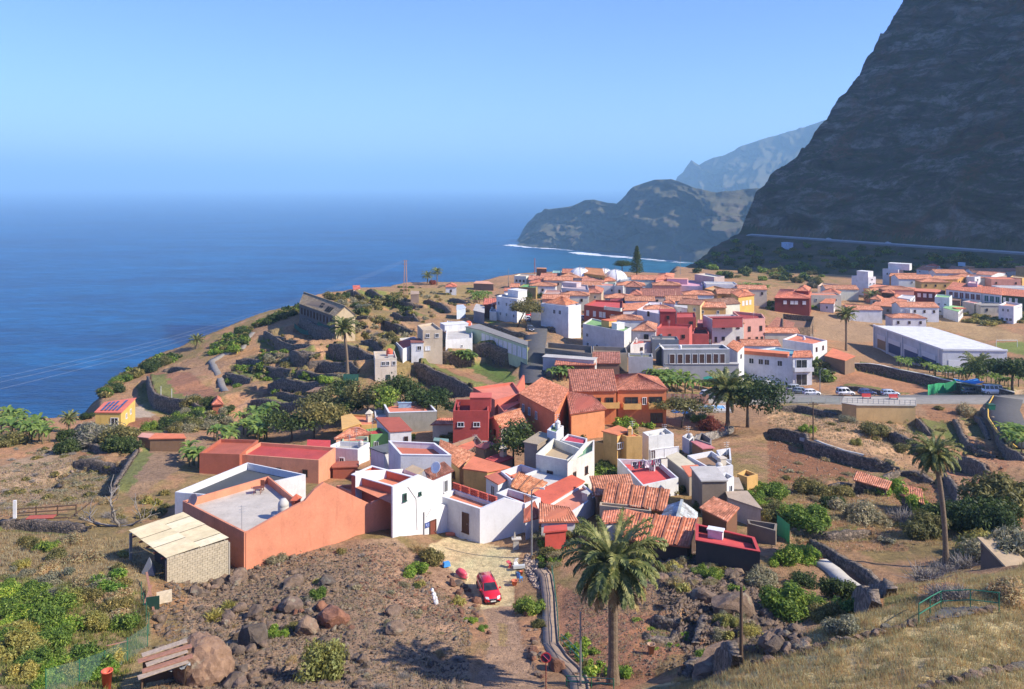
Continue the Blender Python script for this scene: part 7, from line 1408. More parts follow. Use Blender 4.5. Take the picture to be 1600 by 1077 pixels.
# --- banana plants
BN=foliage((.07,.13,.03),(.14,.22,.06),(.26,.34,.12));BST=plain((.2,.17,.08),.8,0,.3)
def banana_mesh(seed):
    g=random.Random(seed);V=[];Fq=[]
    for i in range(10):
        a=i*2.4+g.uniform(-.3,.3);L=g.uniform(1.7,2.5);an=g.uniform(.5,1.35);x=0.15;z=1.9;w0=g.uniform(.26,.36);row=[]
        for k in range(6):
            w=w0*math.sin(math.pi*(k+.6)/6.4);ca,sa=math.cos(a),math.sin(a)
            row.append([(x*ca-s*w*sa,x*sa+s*w*ca,z+(abs(s)*w*.35)) for s in (-1,0,1)]);x+=L/5*math.cos(an);z+=L/5*math.sin(an);an -= g.uniform(.3,.5)
        b=len(V);V+=[p for q in row for p in q]
        for k in range(5):
            for j in range(2):Fq.append((b+k*3+j,b+k*3+j+1,b+k*3+j+4,b+k*3+j+3))
    return npmesh('banana_leaves',np.array(V),np.array(Fq),BN)
BL=[banana_mesh(i) for i in range(5)];_m=MB();_m.tube([(0,0,-.4),(0,0,1.1),(.03,0,2.1)],[.16,.13,.1],7);BS=_m.mesh('banana_stem',BST,True)
def bananas(k,poly,n,s0,s1,label,group):
    P=Q(k,poly);xs=[p[0] for p in P];ys=[p[1] for p in P];c=t=0;wh=where(label)
    while c<n and t<n*30:
        t+=1;x,y=rv.uniform(min(xs),max(xs)),rv.uniform(min(ys),max(ys))
        if not inside(P,x,y):continue
        c+=1;p=hit(x,y);s=rv.uniform(s0,s1);r=empty('banana_plant',p,trim(sizeword(s,s0,s1)+'banana plant'+wh+', '+posword(P,x,y)),'banana plant',group,rv.uniform(0,6.28));r.scale=(s,s,s);inst('stem',BS,(0,0,0),0,1,r);inst('leaves',BL[rv.randrange(5)],(0,0,0),0,1,r)
bananas('f',[(30,870),(160,880),(440,940),(430,970),(180,960)],40,.9,1.3,'banana plant in the grove below the grey row with dark doors','bananas below the grey row')
bananas('h',[(480,720),(760,740),(1000,800),(1280,860),(1250,880),(900,830),(600,765),(480,738)],62,.7,1.05,'banana plant in the long row in front of the white hall','bananas in front of the white hall')
bananas('a',[(770,100),(980,40),(960,190),(880,230),(800,170)],30,.9,1.2,'banana plant in the grove behind the russet house','bananas behind the russet house');bananas('a',[(610,190),(760,180),(750,235),(620,240)],9,.8,1.1,'banana plant at the top end of the bare tan field','bananas at the tan field');bananas('a',[(430,300),(525,280),(520,400),(440,370)],9,.8,1.1,'banana plant against the left wall of the russet house','bananas by the russet wall')
bananas('t',[(0,260),(180,250),(360,330),(360,410),(120,400),(0,430)],34,.8,1.2,'banana plant in the grove at the left edge by the sea','bananas at the left edge');bananas('z',[(1450,310),(1600,330),(1600,460),(1480,400)],14,.8,1.1,'banana plant below the curved road at the right edge','bananas below the curved road');bananas('e',[(560,935),(760,905),(900,915),(700,960),(560,960)],18,.7,1.0,'banana plant between the long lean-to and the orange building','bananas behind the orange building')
bananas('f',[(690,235),(900,235),(930,290),(820,310)],26,1.0,1.4,'banana plant in the patch right of the ochre wall','bananas at the town edge');bananas('e',[(0,310),(160,290),(160,340),(0,370)],22,.8,1.2,'banana plant in the patch left of the white three-storey house','bananas left of the white house');bananas('g',[(1180,620),(1330,650),(1340,690),(1240,670)],10,.8,1.1,'banana plant at the right end of the brown terrace','bananas on the brown terrace')
# --- dead tree uphill of the garage
p=hit(*Q1('t',800,960));root=empty('dead_tree',p,'bleached leafless tree with twisted branches uphill of the garage','tree');mb=MB();m2=MB();rd=random.Random(4)
def limb(a,d,L,r,dep,dst):
    pts=[a];q=a.copy();dd=d.normalized()
    for k in range(4):dd=(dd+Vector((rd.uniform(-.45,.45),rd.uniform(-.45,.45),rd.uniform(-.2,.3)))).normalized();q=q+dd*L/4;pts.append(q.copy())
    dst.tube(pts,[r*(1-.5*k/4) for k in range(5)],6)
    if dep:
        for k in (2,3,4):limb(pts[k],dd+Vector((rd.uniform(-1,1),rd.uniform(-1,1),rd.uniform(-.3,.6))),L*.72,r*.55,dep-1,m2)
limb(Vector((0,0,-.3)),Vector((.3,0,1)),3.4,.2,2,mb);limb(Vector((-.3,0,0)),Vector((-1,-.3,.5)),3.2,.16,2,mb);limb(Vector((.3,0,0)),Vector((1,.4,.25)),3.0,.14,2,mb);mb.build('trunk',BARKG,root,True);m2.build('branches',BARKG,root,True)
scatter('n',[(150,320),(900,260),(1548,540),(1548,900),(700,960),(150,620)],60,['olive','green','greyg','dry','bright'],.8,1.8,'bush among the seaward terrace walls','bushes among the terrace walls')
scatter('g',[(250,200),(1346,140),(1346,420),(940,440),(600,520),(400,420)],50,['olive','greyg','dry','yellow'],1.2,2.6,'scrub on the hillside between sea and town','scrub between sea and town')
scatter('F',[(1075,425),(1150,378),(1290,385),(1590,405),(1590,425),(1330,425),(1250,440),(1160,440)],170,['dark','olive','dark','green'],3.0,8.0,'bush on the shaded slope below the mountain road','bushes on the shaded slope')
scatter('F',[(860,455),(1180,455),(1240,520),(1000,560),(880,520)],60,['dark','green','olive'],2.0,4.0,'garden bush between the town houses','garden bushes in town')
scatter('F',[(520,640),(760,640),(1140,690),(1160,800),(860,800),(540,700)],60,['green','dark','olive'],1.2,2.4,'yard bush between the lower village houses','yard bushes in the lower village')
scatter('z',[(0,150),(1400,160),(1600,480),(1200,700),(0,560)],70,['dry','olive','greyg','straw'],.8,2.0,'dry tuft on the walled plots at the right','tufts on the walled plots',flat=.7)
scatter('t',[(0,440),(900,420),(760,700),(0,880)],60,['dry','olive','greyg','twig'],.8,2.0,'scrub tuft in the left fields','tufts in the left fields',flat=.6)
scatter('n',[(280,270),(780,50),(930,10),(930,70),(780,120),(430,250),(330,320)],36,['green','dark','olive'],2.0,4.2,'green bush along the coastal rim below the warehouse','bushes on the coastal rim')
scatter('n',[(0,560),(0,420),(330,290),(380,330),(240,480)],20,['green','bright','olive'],2.0,3.6,'bush between the walled lane and the sea','bushes between lane and sea')
flush_shrubs()
# --- ground cover nobody could count: grass blades, weeds, pebbles
def cover(name,k,poly,n,h,w,mat,seed,kind='blade',clump=0):
    g=np.random.default_rng(seed);P=Q(k,poly);xs=[p[0] for p in P];ys=[p[1] for p in P]
    # sample evenly over the ground inside the outline
    px=g.uniform(min(xs),max(xs),n*6);py=g.uniform(min(ys),max(ys),n*6);m=inpoly(px,py,P);px=px[m][:n];py=py[m][:n]
    corners=[hit(x,y) for x,y in P];Xs=[c.x for c in corners];Ys=[c.y for c in corners];poly2=[(c.x,c.y) for c in corners]
    X=g.uniform(min(Xs),max(Xs),n*8);Y=g.uniform(min(Ys),max(Ys),n*8);ok=inpoly(X,Y,poly2);X=X[ok][:n];Y=Y[ok][:n]
    if clump:j=g.integers(0,max(1,len(X)//clump),len(X));X=X[j]+g.normal(0,.16,len(X));Y=Y[j]+g.normal(0,.16,len(X))
    Zg=hgrid(HG,X,np.maximum(Y,24.1));n=len(X);hh=h*g.uniform(.5,1.25,n);a=g.uniform(0,6.28,n);ln=g.normal(0,.35,(n,2))*hh[:,None]
    wx,wy=np.cos(a)*w*.5,np.sin(a)*w*.5
    if kind=='blade':V=np.stack([np.stack([X-wx,Y-wy,Zg-.05],1),np.stack([X+wx,Y+wy,Zg-.05],1),np.stack([X+ln[:,0],Y+ln[:,1],Zg+hh],1)],1).reshape(-1,3);Fq=np.arange(3*n).reshape(n,3)
    else:
        t=np.array([[1,1,1],[-1,-1,1],[-1,1,-1],[1,-1,-1]])*.6;Rm=g.normal(0,1,(n,4,3))*.35+t;s=(h*np.exp(g.normal(-.5,.5,n)))[:,None,None];V=(Rm*s*[1,1,.75]+np.stack([X,Y,Zg+.02],1)[:,None,:]).reshape(-1,3)
        b=(np.arange(n)*4)[:,None,None];Fq=(b+np.array([[0,1,2],[0,3,1],[0,2,3],[1,3,2]])).reshape(-1,3)
    o=bpy.data.objects.new(name,npmesh(name,V,Fq,mat));COL.objects.link(o);return tag(o,None,None,kind='stuff')
STR=foliage((.31,.18,.095),(.40,.24,.135),(.47,.305,.185),.9,.45);WD=foliage((.06,.09,.025),(.12,.15,.05),(.2,.22,.08));DRYW=foliage((.16,.12,.075),(.26,.2,.13),(.36,.29,.2))
cover('dry_grass','F',[(1000,1120),(1060,1062),(1240,1003),(1340,962),(1450,935),(1560,900),(1760,850),(1800,1150),(1000,1150)],120000,.30,.035,STR,1,clump=14)
cover('dry_grass','y',[(480,450),(800,380),(1200,340),(1440,340),(1440,530),(850,590),(640,555)],12000,.26,.04,STR,2,clump=10)
cover('dry_weeds','F',[(250,880),(640,850),(745,960),(720,1100),(200,1100)],26000,.24,.045,DRYW,3,clump=12)
cover('dry_weeds','F',[(0,820),(220,850),(230,960),(0,930)],16000,.4,.05,DRYW,14,clump=14)
cover('green_weeds','F',[(0,900),(220,930),(230,1000),(160,1100),(0,1100)],20000,.35,.07,WD,4,clump=16)
cover('dry_weeds','F',[(1030,860),(1230,880),(1330,960),(1240,1000),(1050,1050),(900,1060),(900,920)],18000,.22,.045,DRYW,5,clump=12)
cover('dry_weeds','z',[(0,560),(1000,600),(1300,1000),(100,1060)],22000,.32,.06,DRYW,6,clump=12)
cover('dry_weeds','t',[(0,560),(480,480),(850,545),(640,800),(0,900)],16000,.3,.07,DRYW,7,clump=10)
cover('dry_weeds','z',[(0,150),(400,170),(900,200),(960,370),(800,480),(240,310),(0,250)],12000,.35,.09,DRYW,8,clump=10)
# ================================================================== ROCKS
from mathutils import noise
RKM=[rockmat((.075,.058,.046),(.235,.18,.138)),rockmat((.10,.075,.056),(.29,.215,.155),li=.56),rockmat((.11,.05,.033),(.29,.155,.10),li=.75),rockmat((.17,.105,.068),(.40,.27,.18),(.42,.40,.30),.6)]
PEB=rockmat((.15,.115,.09),(.38,.30,.235));PEBD=rockmat((.08,.065,.055),(.24,.19,.155))
def rock_mesh(seed,mat,sub=3,lo=.55,hi=.85):
    import bmesh
    bm=bmesh.new();bmesh.ops.create_icosphere(bm,subdivisions=sub,radius=1);r=random.Random(seed);pl=[]
    for k in range(9):d=Vector((r.gauss(0,1),r.gauss(0,1),r.gauss(0,1))).normalized();pl.append((d,r.uniform(lo,hi)))
    for v in bm.verts:
        c=v.co.copy()
        for d,h in pl:
            t=c.dot(d)-h
            if t>0:c -= d*t*.92
        nz_=noise.fractal(v.co*1.7+Vector((seed,0,0)),1.0,2.1,4)+.5*noise.fractal(v.co*5+Vector((0,seed,0)),1.0,2.1,3);v.co=c*(1+.14*nz_)
    me=bpy.data.meshes.new('rock');bm.to_mesh(me);bm.free();me.materials.append(mat);return me
RK=[[rock_mesh(i*10+j,m) for i in range(5)] for j,m in enumerate(RKM)]
rr=random.Random(77)
def rock(px,py,w,d,h,kind,label,group=None,rz=None,name='rock',cat='rock',sink=.28):
    p=hit(px,py);s=(w/2*1.25,d/2*1.25,h*.72);o=inst(name,RK[kind][rr.randrange(5)],(p.x,p.y,p.z+h*(.5-sink)),rr.uniform(0,6.28) if rz is None else rz,s);return tag(o,label,cat,group)
def rocks(k,poly,n,s0,s1,kinds,label,group):
    P=Q(k,poly);xs=[p[0] for p in P];ys=[p[1] for p in P];c=t=0;wh=where(label)
    while c<n and t<n*40:
        t+=1;x,y=rr.uniform(min(xs),max(xs)),rr.uniform(min(ys),max(ys))
        if inside(P,x,y):s=s0*(s1/s0)**(rr.random()**1.6);kd=rr.choice(kinds);rock(x,y,s*rr.uniform(.8,1.3),s*rr.uniform(.8,1.2),s*rr.uniform(.55,.95),kd,trim(sizeword(s,s0,s1)+('dark','brown','reddish')[kd]+' rock'+wh+', '+posword(P,x,y)),group);c+=1
rocks('v',[(0,290),(380,310),(430,360),(300,420),(0,480)],44,.4,1.1,[0,1],'dark lava rock in the heap below the garage block wall','rocks below the garage')
rocks('v',[(0,560),(420,560),(540,700),(520,1070),(250,1070),(240,760),(60,650)],42,.4,1.2,[0,1],'dark angular rock beside the big brown boulder','rocks by the brown boulder')
rocks('v',[(540,480),(1060,560),(1050,720),(820,760),(560,700)],26,.4,1.1,[0,1,2],'brown rock on the middle of the dry slope','rocks mid slope')
rocks('v',[(1000,780),(1150,800),(1150,1060),(1000,1060)],20,.35,.8,[0,1],'small grey stone at the bottom of the slope left of the palm shadow','stones by the palm shadow')
rocks('x',[(430,180),(1060,220),(1040,420),(760,420),(480,400)],60,.5,1.3,[0,0,1],'chunk of dark lava in the rubble below the ribbed tile roof','lava chunks below the tile roof')
rocks('x',[(860,460),(1420,700),(1420,840),(1100,820),(1000,660)],40,.5,1.4,[0,1],'dark block in the diagonal rock line right of the wooden pole','blocks of the diagonal rock line')
rocks('w',[(780,420),(900,640),(960,900),(1000,1060),(940,1060),(860,760)],22,.3,.7,[2,1],'reddish broken block along the edge of the footpath','broken blocks along the footpath')
rocks('w',[(330,350),(470,420),(560,560),(620,760),(540,640),(400,480)],22,.35,.9,[1,2],'brown stone on the cut bank left of the red car','stones on the bank by the car')
BOULD=rock_mesh(991,RKM[3],4,.74,.96);RK[3]=[BOULD]*5;rock(*Q1('u',1330,1000),3.7,3.2,2.9,3,'huge rounded brown boulder with a pale lichen patch, low left',rz=2.2,name='boulder',cat='boulder',sink=.24)
rock(*Q1('v',400,790),2.2,1.8,2.2,0,'tall dark split boulder right of the succulent thicket',name='boulder',cat='boulder');rock(*Q1('v',760,700),2.0,1.6,1.4,1,'brown boulder above the large yellow-green bush',name='boulder',cat='boulder');rock(*Q1('v',920,640),3.2,2.2,1.6,2,'reddish ledge boulder on the mid slope',name='boulder',cat='boulder')
rock(*Q1('v',310,370),2.6,1.6,1.2,1,'long flat brown boulder under the orange house corner',name='boulder',cat='boulder');rock(*Q1('v',650,400),2.6,1.6,1.0,1,'pale crusted ledge rock on the upper slope, left',name='boulder',cat='boulder');rock(*Q1('v',880,390),2.4,1.5,1.0,1,'pale crusted ledge rock on the upper slope, right',name='boulder',cat='boulder');rock(*Q1('v',640,560),1.9,1.5,1.5,0,'dark cleft boulder in the centre of the slope',name='boulder',cat='boulder')
rock(*Q1('v',1340,700),1.6,1.3,.9,1,'heap-like crumbly boulder left of the palm shadow',name='boulder',cat='boulder');rock(*Q1('v',1330,590),1.7,1.3,.9,1,'crumbly brown boulder below the dirt patch',name='boulder',cat='boulder');rock(*Q1('x',930,570),3.2,2.2,2.0,1,'broad dark boulder with a flat top beside the wooden pole',name='boulder',cat='boulder');rock(*Q1('x',760,500),2.2,1.6,1.2,1,'brown boulder with dry grass in the rubble centre',name='boulder',cat='boulder');rock(*Q1('x',860,940),4.4,2.6,1.4,1,'long brown boulder behind the dry grass crest',name='boulder',cat='boulder')
cover('pebbles','F',[(270,870),(620,850),(740,960),(730,1090),(250,1090)],13000,.13,0,PEB,21,'peb');cover('pebbles','x',[(400,180),(1060,200),(1420,700),(1420,860),(1000,840),(500,560)],14000,.2,0,PEBD,22,'peb')
cover('stones','F',[(280,880),(430,850),(560,900),(560,1000),(480,1090),(260,1090),(240,960)],2200,.3,0,RKM[1],31,'peb');cover('stones','F',[(560,860),(700,900),(740,980),(640,960),(560,960)],500,.2,0,RKM[2],32,'peb');cover('stones','x',[(400,180),(1060,200),(1240,420),(1420,700),(1420,860),(1000,840),(800,500),(560,560)],3000,.34,0,RKM[1],33,'peb');cover('stones','v',[(-90,250),(60,270),(250,250),(260,330),(-60,360)],500,.4,0,RKM[0],34,'peb')
cover('rubble','w',[(850,190),(960,260),(1000,330),(940,430),(900,410),(830,270)],2500,.16,0,plain(C(206,180,160,.7),.9,0,.5,2.0,'rubble'),23,'peb');cover('pebbles','F',[(880,930),(1230,900),(1300,960),(1050,1050),(890,1070)],7000,.1,0,PEB,24,'peb');cover('pebbles','t',[(0,560),(490,500),(850,545),(640,800),(0,900)],3500,.14,0,PEB,25,'peb');cover('pebbles','z',[(0,150),(1400,160),(1600,500),(1300,1000),(0,1040)],8000,.14,0,PEB,26,'peb');cover('pebbles','w',[(540,540),(780,530),(840,800),(960,1077),(500,1077)],2500,.045,0,PEB,27,'peb')
# stone rows on the dry grass
def stone_row(k,pts,n,label,ymin=0):
    P=[hit(px,py,ymin=ymin) for px,py in Q(k,pts)];p2,t=resample([(p.x,p.y) for p in P],.42);root=empty('stone_row',(float(p2[len(p2)//2,0]),float(p2[len(p2)//2,1]),ground_z(*p2[len(p2)//2])),label,'stone row');o=Vector(root.location)
    for i,(x,y) in enumerate(p2):
        if i<140:inst('stone',RK[rr.choice([0,1,1])][rr.randrange(5)],(x-o.x+rr.uniform(-.08,.08),y-o.y+rr.uniform(-.1,.1),ground_z(x,y)-o.z+.06),rr.uniform(-.3,.3)+1.2,(.2*rr.uniform(.6,1.3),.34*rr.uniform(.7,1.3),.2*rr.uniform(.7,1.5)),root,rx=rr.uniform(-.3,.5))
stone_row('y',[(-250,930),(0,845),(200,800),(400,760),(640,690),(800,655)],0,'row of upright stones along the crest of the dry grass slope');stone_row('y',[(900,640),(1100,600),(1300,560)],0,'short row of stones below the green handrail');stone_row('y',[(850,1075),(1000,1050),(1180,1005),(1350,965),(1509,930)],0,'row of tilted stones across the dry grass at the bottom right')
# ================================================================== ROADS AND PATHS
ASPH=plain((.085,.083,.085),.9,0,.35,1.2,'asphalt',.3);CONC=plain(C(176,148,120,.72),.9,0,.25,1.0,'concrete',.3);LCONC=plain(C(196,190,180,.7),.9,0,.25,1.0,'pale_concrete',.2)
def ribbon(name,k,pts,w,mat,lift=.12,step=1.2,kerb=0,ymin=0,P=None):
    P=P or [hit(px,py,ymin=ymin) for px,py in Q(k,pts)];p2,t=resample([(p.x,p.y) for p in P],step);d=np.gradient(p2,axis=0);d /= np.hypot(d[:,0],d[:,1])[:,None];nm=np.stack([-d[:,1],d[:,0]],1);z=hgrid(HG,*p2.T);zz=np.max([hgrid(HG,*(p2+nm*q*w/2).T) for q in (-1,-.5,0,.5,1)],0);z=np.convolve(np.pad(zz,3,'edge'),np.ones(7)/7,'valid')+lift
    cols=[(-w/2-.05,-.6),(-w/2,0),(0,0),(w/2,0),(w/2+.05,-.6)];V=np.concatenate([np.column_stack([p2+nm*a,z+b]) for a,b in cols]);me=npmesh(name,V,gridfaces(len(cols),len(p2)),mat,False);o=bpy.data.objects.new(name,me);COL.objects.link(o);tag(o,None,None,kind='structure');return o,p2,z,nm
def sheet(name,k,pts,mat,lift=.1,n=40):
    P=[hit(px,py) for px,py in Q(k,pts)];xs=[p.x for p in P];ys=[p.y for p in P];g=np.meshgrid(np.linspace(min(xs),max(xs),n),np.linspace(min(ys),max(ys),n));Zz=hgrid(HG,*g)+lift;V=np.stack([*g,Zz],-1).reshape(-1,3);Fq=gridfaces(n,n);c=V[Fq].mean(1);Fq=Fq[inpoly(c[:,0],c[:,1],[(p.x,p.y) for p in P])]
    me=npmesh(name,V,Fq,mat,True);o=bpy.data.objects.new(name,me);COL.objects.link(o);tag(o,None,None,kind='structure');return o
fp=ribbon('footpath','w',[(940,300),(975,340),(995,480),(1000,640),(1010,790),(1060,870),(1140,960),(1190,1020),(1200,1090)],1.25,CONC,.08,.6)
o,p2,z,nm=fp;me=npmesh('drain_line',np.concatenate([np.column_stack([p2+nm*a,z+.012]) for a in (-.14,-.06)]),gridfaces(2,len(p2)),plain((.05,.04,.035),.9));dl=bpy.data.objects.new('drain_line',me);COL.objects.link(dl);dl.parent=o
me=npmesh('path_kerb',np.concatenate([np.column_stack([p2+nm*a,z+b]) for a,b in ((.54,.0),(.54,.1),(.68,.1),(.68,-.5))]),gridfaces(4,len(p2)),CONC);dl=bpy.data.objects.new('path_kerb',me);COL.objects.link(dl);dl.parent=o
mb=MB()
for i in range(2,len(p2),7):a=p2[i]+nm[i]*.5;b=p2[i]-nm[i]*.6;mb.beam((*a,z[i]-.004),(*b,z[i]-.004),.022,.02)
j=mb.build('path_joint',plain((.3,.24,.18),.9));j.parent=o
ribbon('irrigation_channel','z',[(205,357),(330,388),(480,425),(600,458)],.5,LCONC,.25,1.5)
# left side railing of the footpath
gm=plain(C(30,140,104,.55),.45,.1,.1,name='green_paint')
def rail(label,P,h=1.0,mat=gm,step=1.6,cat='railing',name='railing',mids=(.5,)):
    p2,t=resample([(p.x,p.y) for p in P],step);zs=[ground_z(x,y) for x,y in p2];o=Vector((*p2[0],zs[0]));root=empty(name,o,label,cat);Pt=[Vector((x,y,z))-o for (x,y),z in zip(p2,zs)]
    for q in Pt:mb=MB();mb.tube([q-Vector((0,0,.3)),q+Vector((0,0,h))],.035,6);mb.build('post',mat,root)
    for f in (1.0,)+tuple(mids):mb=MB();mb.tube([q+Vector((0,0,h*f)) for q in Pt],.032,6);mb.build('rail',mat,root)
    return root
rail('green handrail along the right edge of the concrete footpath',[hit(*q) for q in Q('w',[(1015,330),(1030,430),(1045,560),(1055,700),(1060,780)])]);rail('thin rail along the lower bend of the concrete footpath',[hit(*q) for q in Q('w',[(1075,790),(1150,860),(1215,930)])],.9);rail('bright green rail end at the bottom of the picture beside the palm',[hit(*q) for q in Q('w',[(1110,1055),(1230,1062),(1420,1078)])],.7)
st_=ribbon('street','e',[(455,1010),(452,900),(452,780),(480,600),(490,560),(470,490),(430,420),(440,360)],6.0,ASPH,.16,2.0)
ribbon('lane','n',[(150,885),(100,780),(40,650),(0,580),(120,500),(330,440),(350,370),(440,270)],1.6,plain(C(160,152,142,.6),.9,0,.3,1.0),.22,1.5)
ribbon('steps','y',[(170,250),(260,300),(420,420)],1.6,LCONC,.2,.8)
sheet('car_park','f',[(720,880),(900,900),(1060,900),(1100,960),(1346,1000),(1346,1040),(900,1040),(860,950)],plain((.22,.205,.185),.95,0,.25,1.0),.14)
rd1=ribbon('road','F',[(1040,622),(1200,626),(1320,628),(1420,628),(1520,628),(1600,626),(1700,622)],7.5,plain((.27,.25,.22),.95,0,.25,.8,'worn_asphalt',.2),.2,2.5)
rd2=ribbon('road','F',[(1575,625),(1568,640),(1572,660),(1590,684),(1620,705)],6.0,ASPH,.3,2.0)
o,p2,z,nm=rd2;
sgn=-1
me=npmesh('yellow_kerb',np.concatenate([np.column_stack([p2-nm*a*1.0,z+b]) for a,b in ((2.9,.02),(2.9,.14),(3.15,.14),(3.15,-.3))]),gridfaces(4,len(p2)),plain(C(240,180,40,.8),.7));kx=bpy.data.objects.new('yellow_kerb',me);COL.objects.link(kx);kx.parent=o
# mountain road with its barrier
rr_=np.linspace(-430,14,90);mxp=210+.854*3.0-.52*rr_;myp=780+.52*3.0+.854*rr_
V=[];zc=np.array([float(mountain(np.array([x]),np.array([y]))[0]) for x,y in zip(mxp,myp)]);zc=np.convolve(np.pad(zc,4,'edge'),np.ones(9)/9,'valid')
cols=[(-7.5,-3.0),(-5.2,.5),(4.0,.5),(4.2,-1)];V=np.concatenate([np.column_stack([mxp+.854*a,myp+.52*a,zc+b]) for a,b in cols]);me=npmesh('mountain_road',V,gridfaces(4,90),plain((.2,.195,.19),.9,0,.2,.3));mr_=bpy.data.objects.new('mountain_road',me);COL.objects.link(mr_);tag(mr_,None,None,kind='structure')
V=np.concatenate([np.column_stack([mxp-.854*a,myp-.52*a,zc+b]) for a,b in ((5.2,.4),(5.2,1.4),(4.8,1.4),(4.8,.4))]);me=npmesh('barrier',V,gridfaces(4,90),plain((.42,.42,.42),.8));br_=bpy.data.objects.new('road_barrier',me);COL.objects.link(br_);tag(br_,'long pale parapet wall along the mountain road','barrier')
# ================================================================== VEHICLES
CHROME=plain((.55,.55,.57),.2,.9,.05,name='chrome');TYRE=plain((.02,.02,.02),.9,0,.2,name='tyre');RIM=plain((.5,.5,.52),.35,.8,.1,name='rim');BLACK=plain((.015,.015,.016),.5,0,.1,name='black_trim');LAMP=plain((.75,.76,.78),.1,.2,.05,name='lamp_glass');REDL=plain((.4,.02,.02),.2,0,.05,name='tail_lamp');PLATE=plain((.7,.7,.68),.5,0,.1,name='plate')
def carpaint(c):
    key=('car',c)
    if key not in _M:
        m,N,L,p=_nodes('car_paint');p.inputs['Base Color'].default_value=(*c,1);p.inputs['Roughness'].default_value=.28;p.inputs['Coat Weight'].default_value=.7;p.inputs['Coat Roughness'].default_value=.06;_M[key]=m
    return _M[key]
WHL=MB();WHL.lathe([(.2,-.1),(.31,-.1),(.325,-.06),(.325,.06),(.31,.1),(.2,.1)],n=18);WHM=WHL.mesh('tyre',TYRE,True)
RML=MB();RML.lathe([(.02,.06),(.08,.085),(.1,.06),(.19,.075),(.215,.1)],n=18)
for k in range(5):
    a=k*2*math.pi/5;RML.box((math.cos(a)*.12,math.sin(a)*.12,.08),(.16,.05,.03),a)
RMM=RML.mesh('rim',RIM)
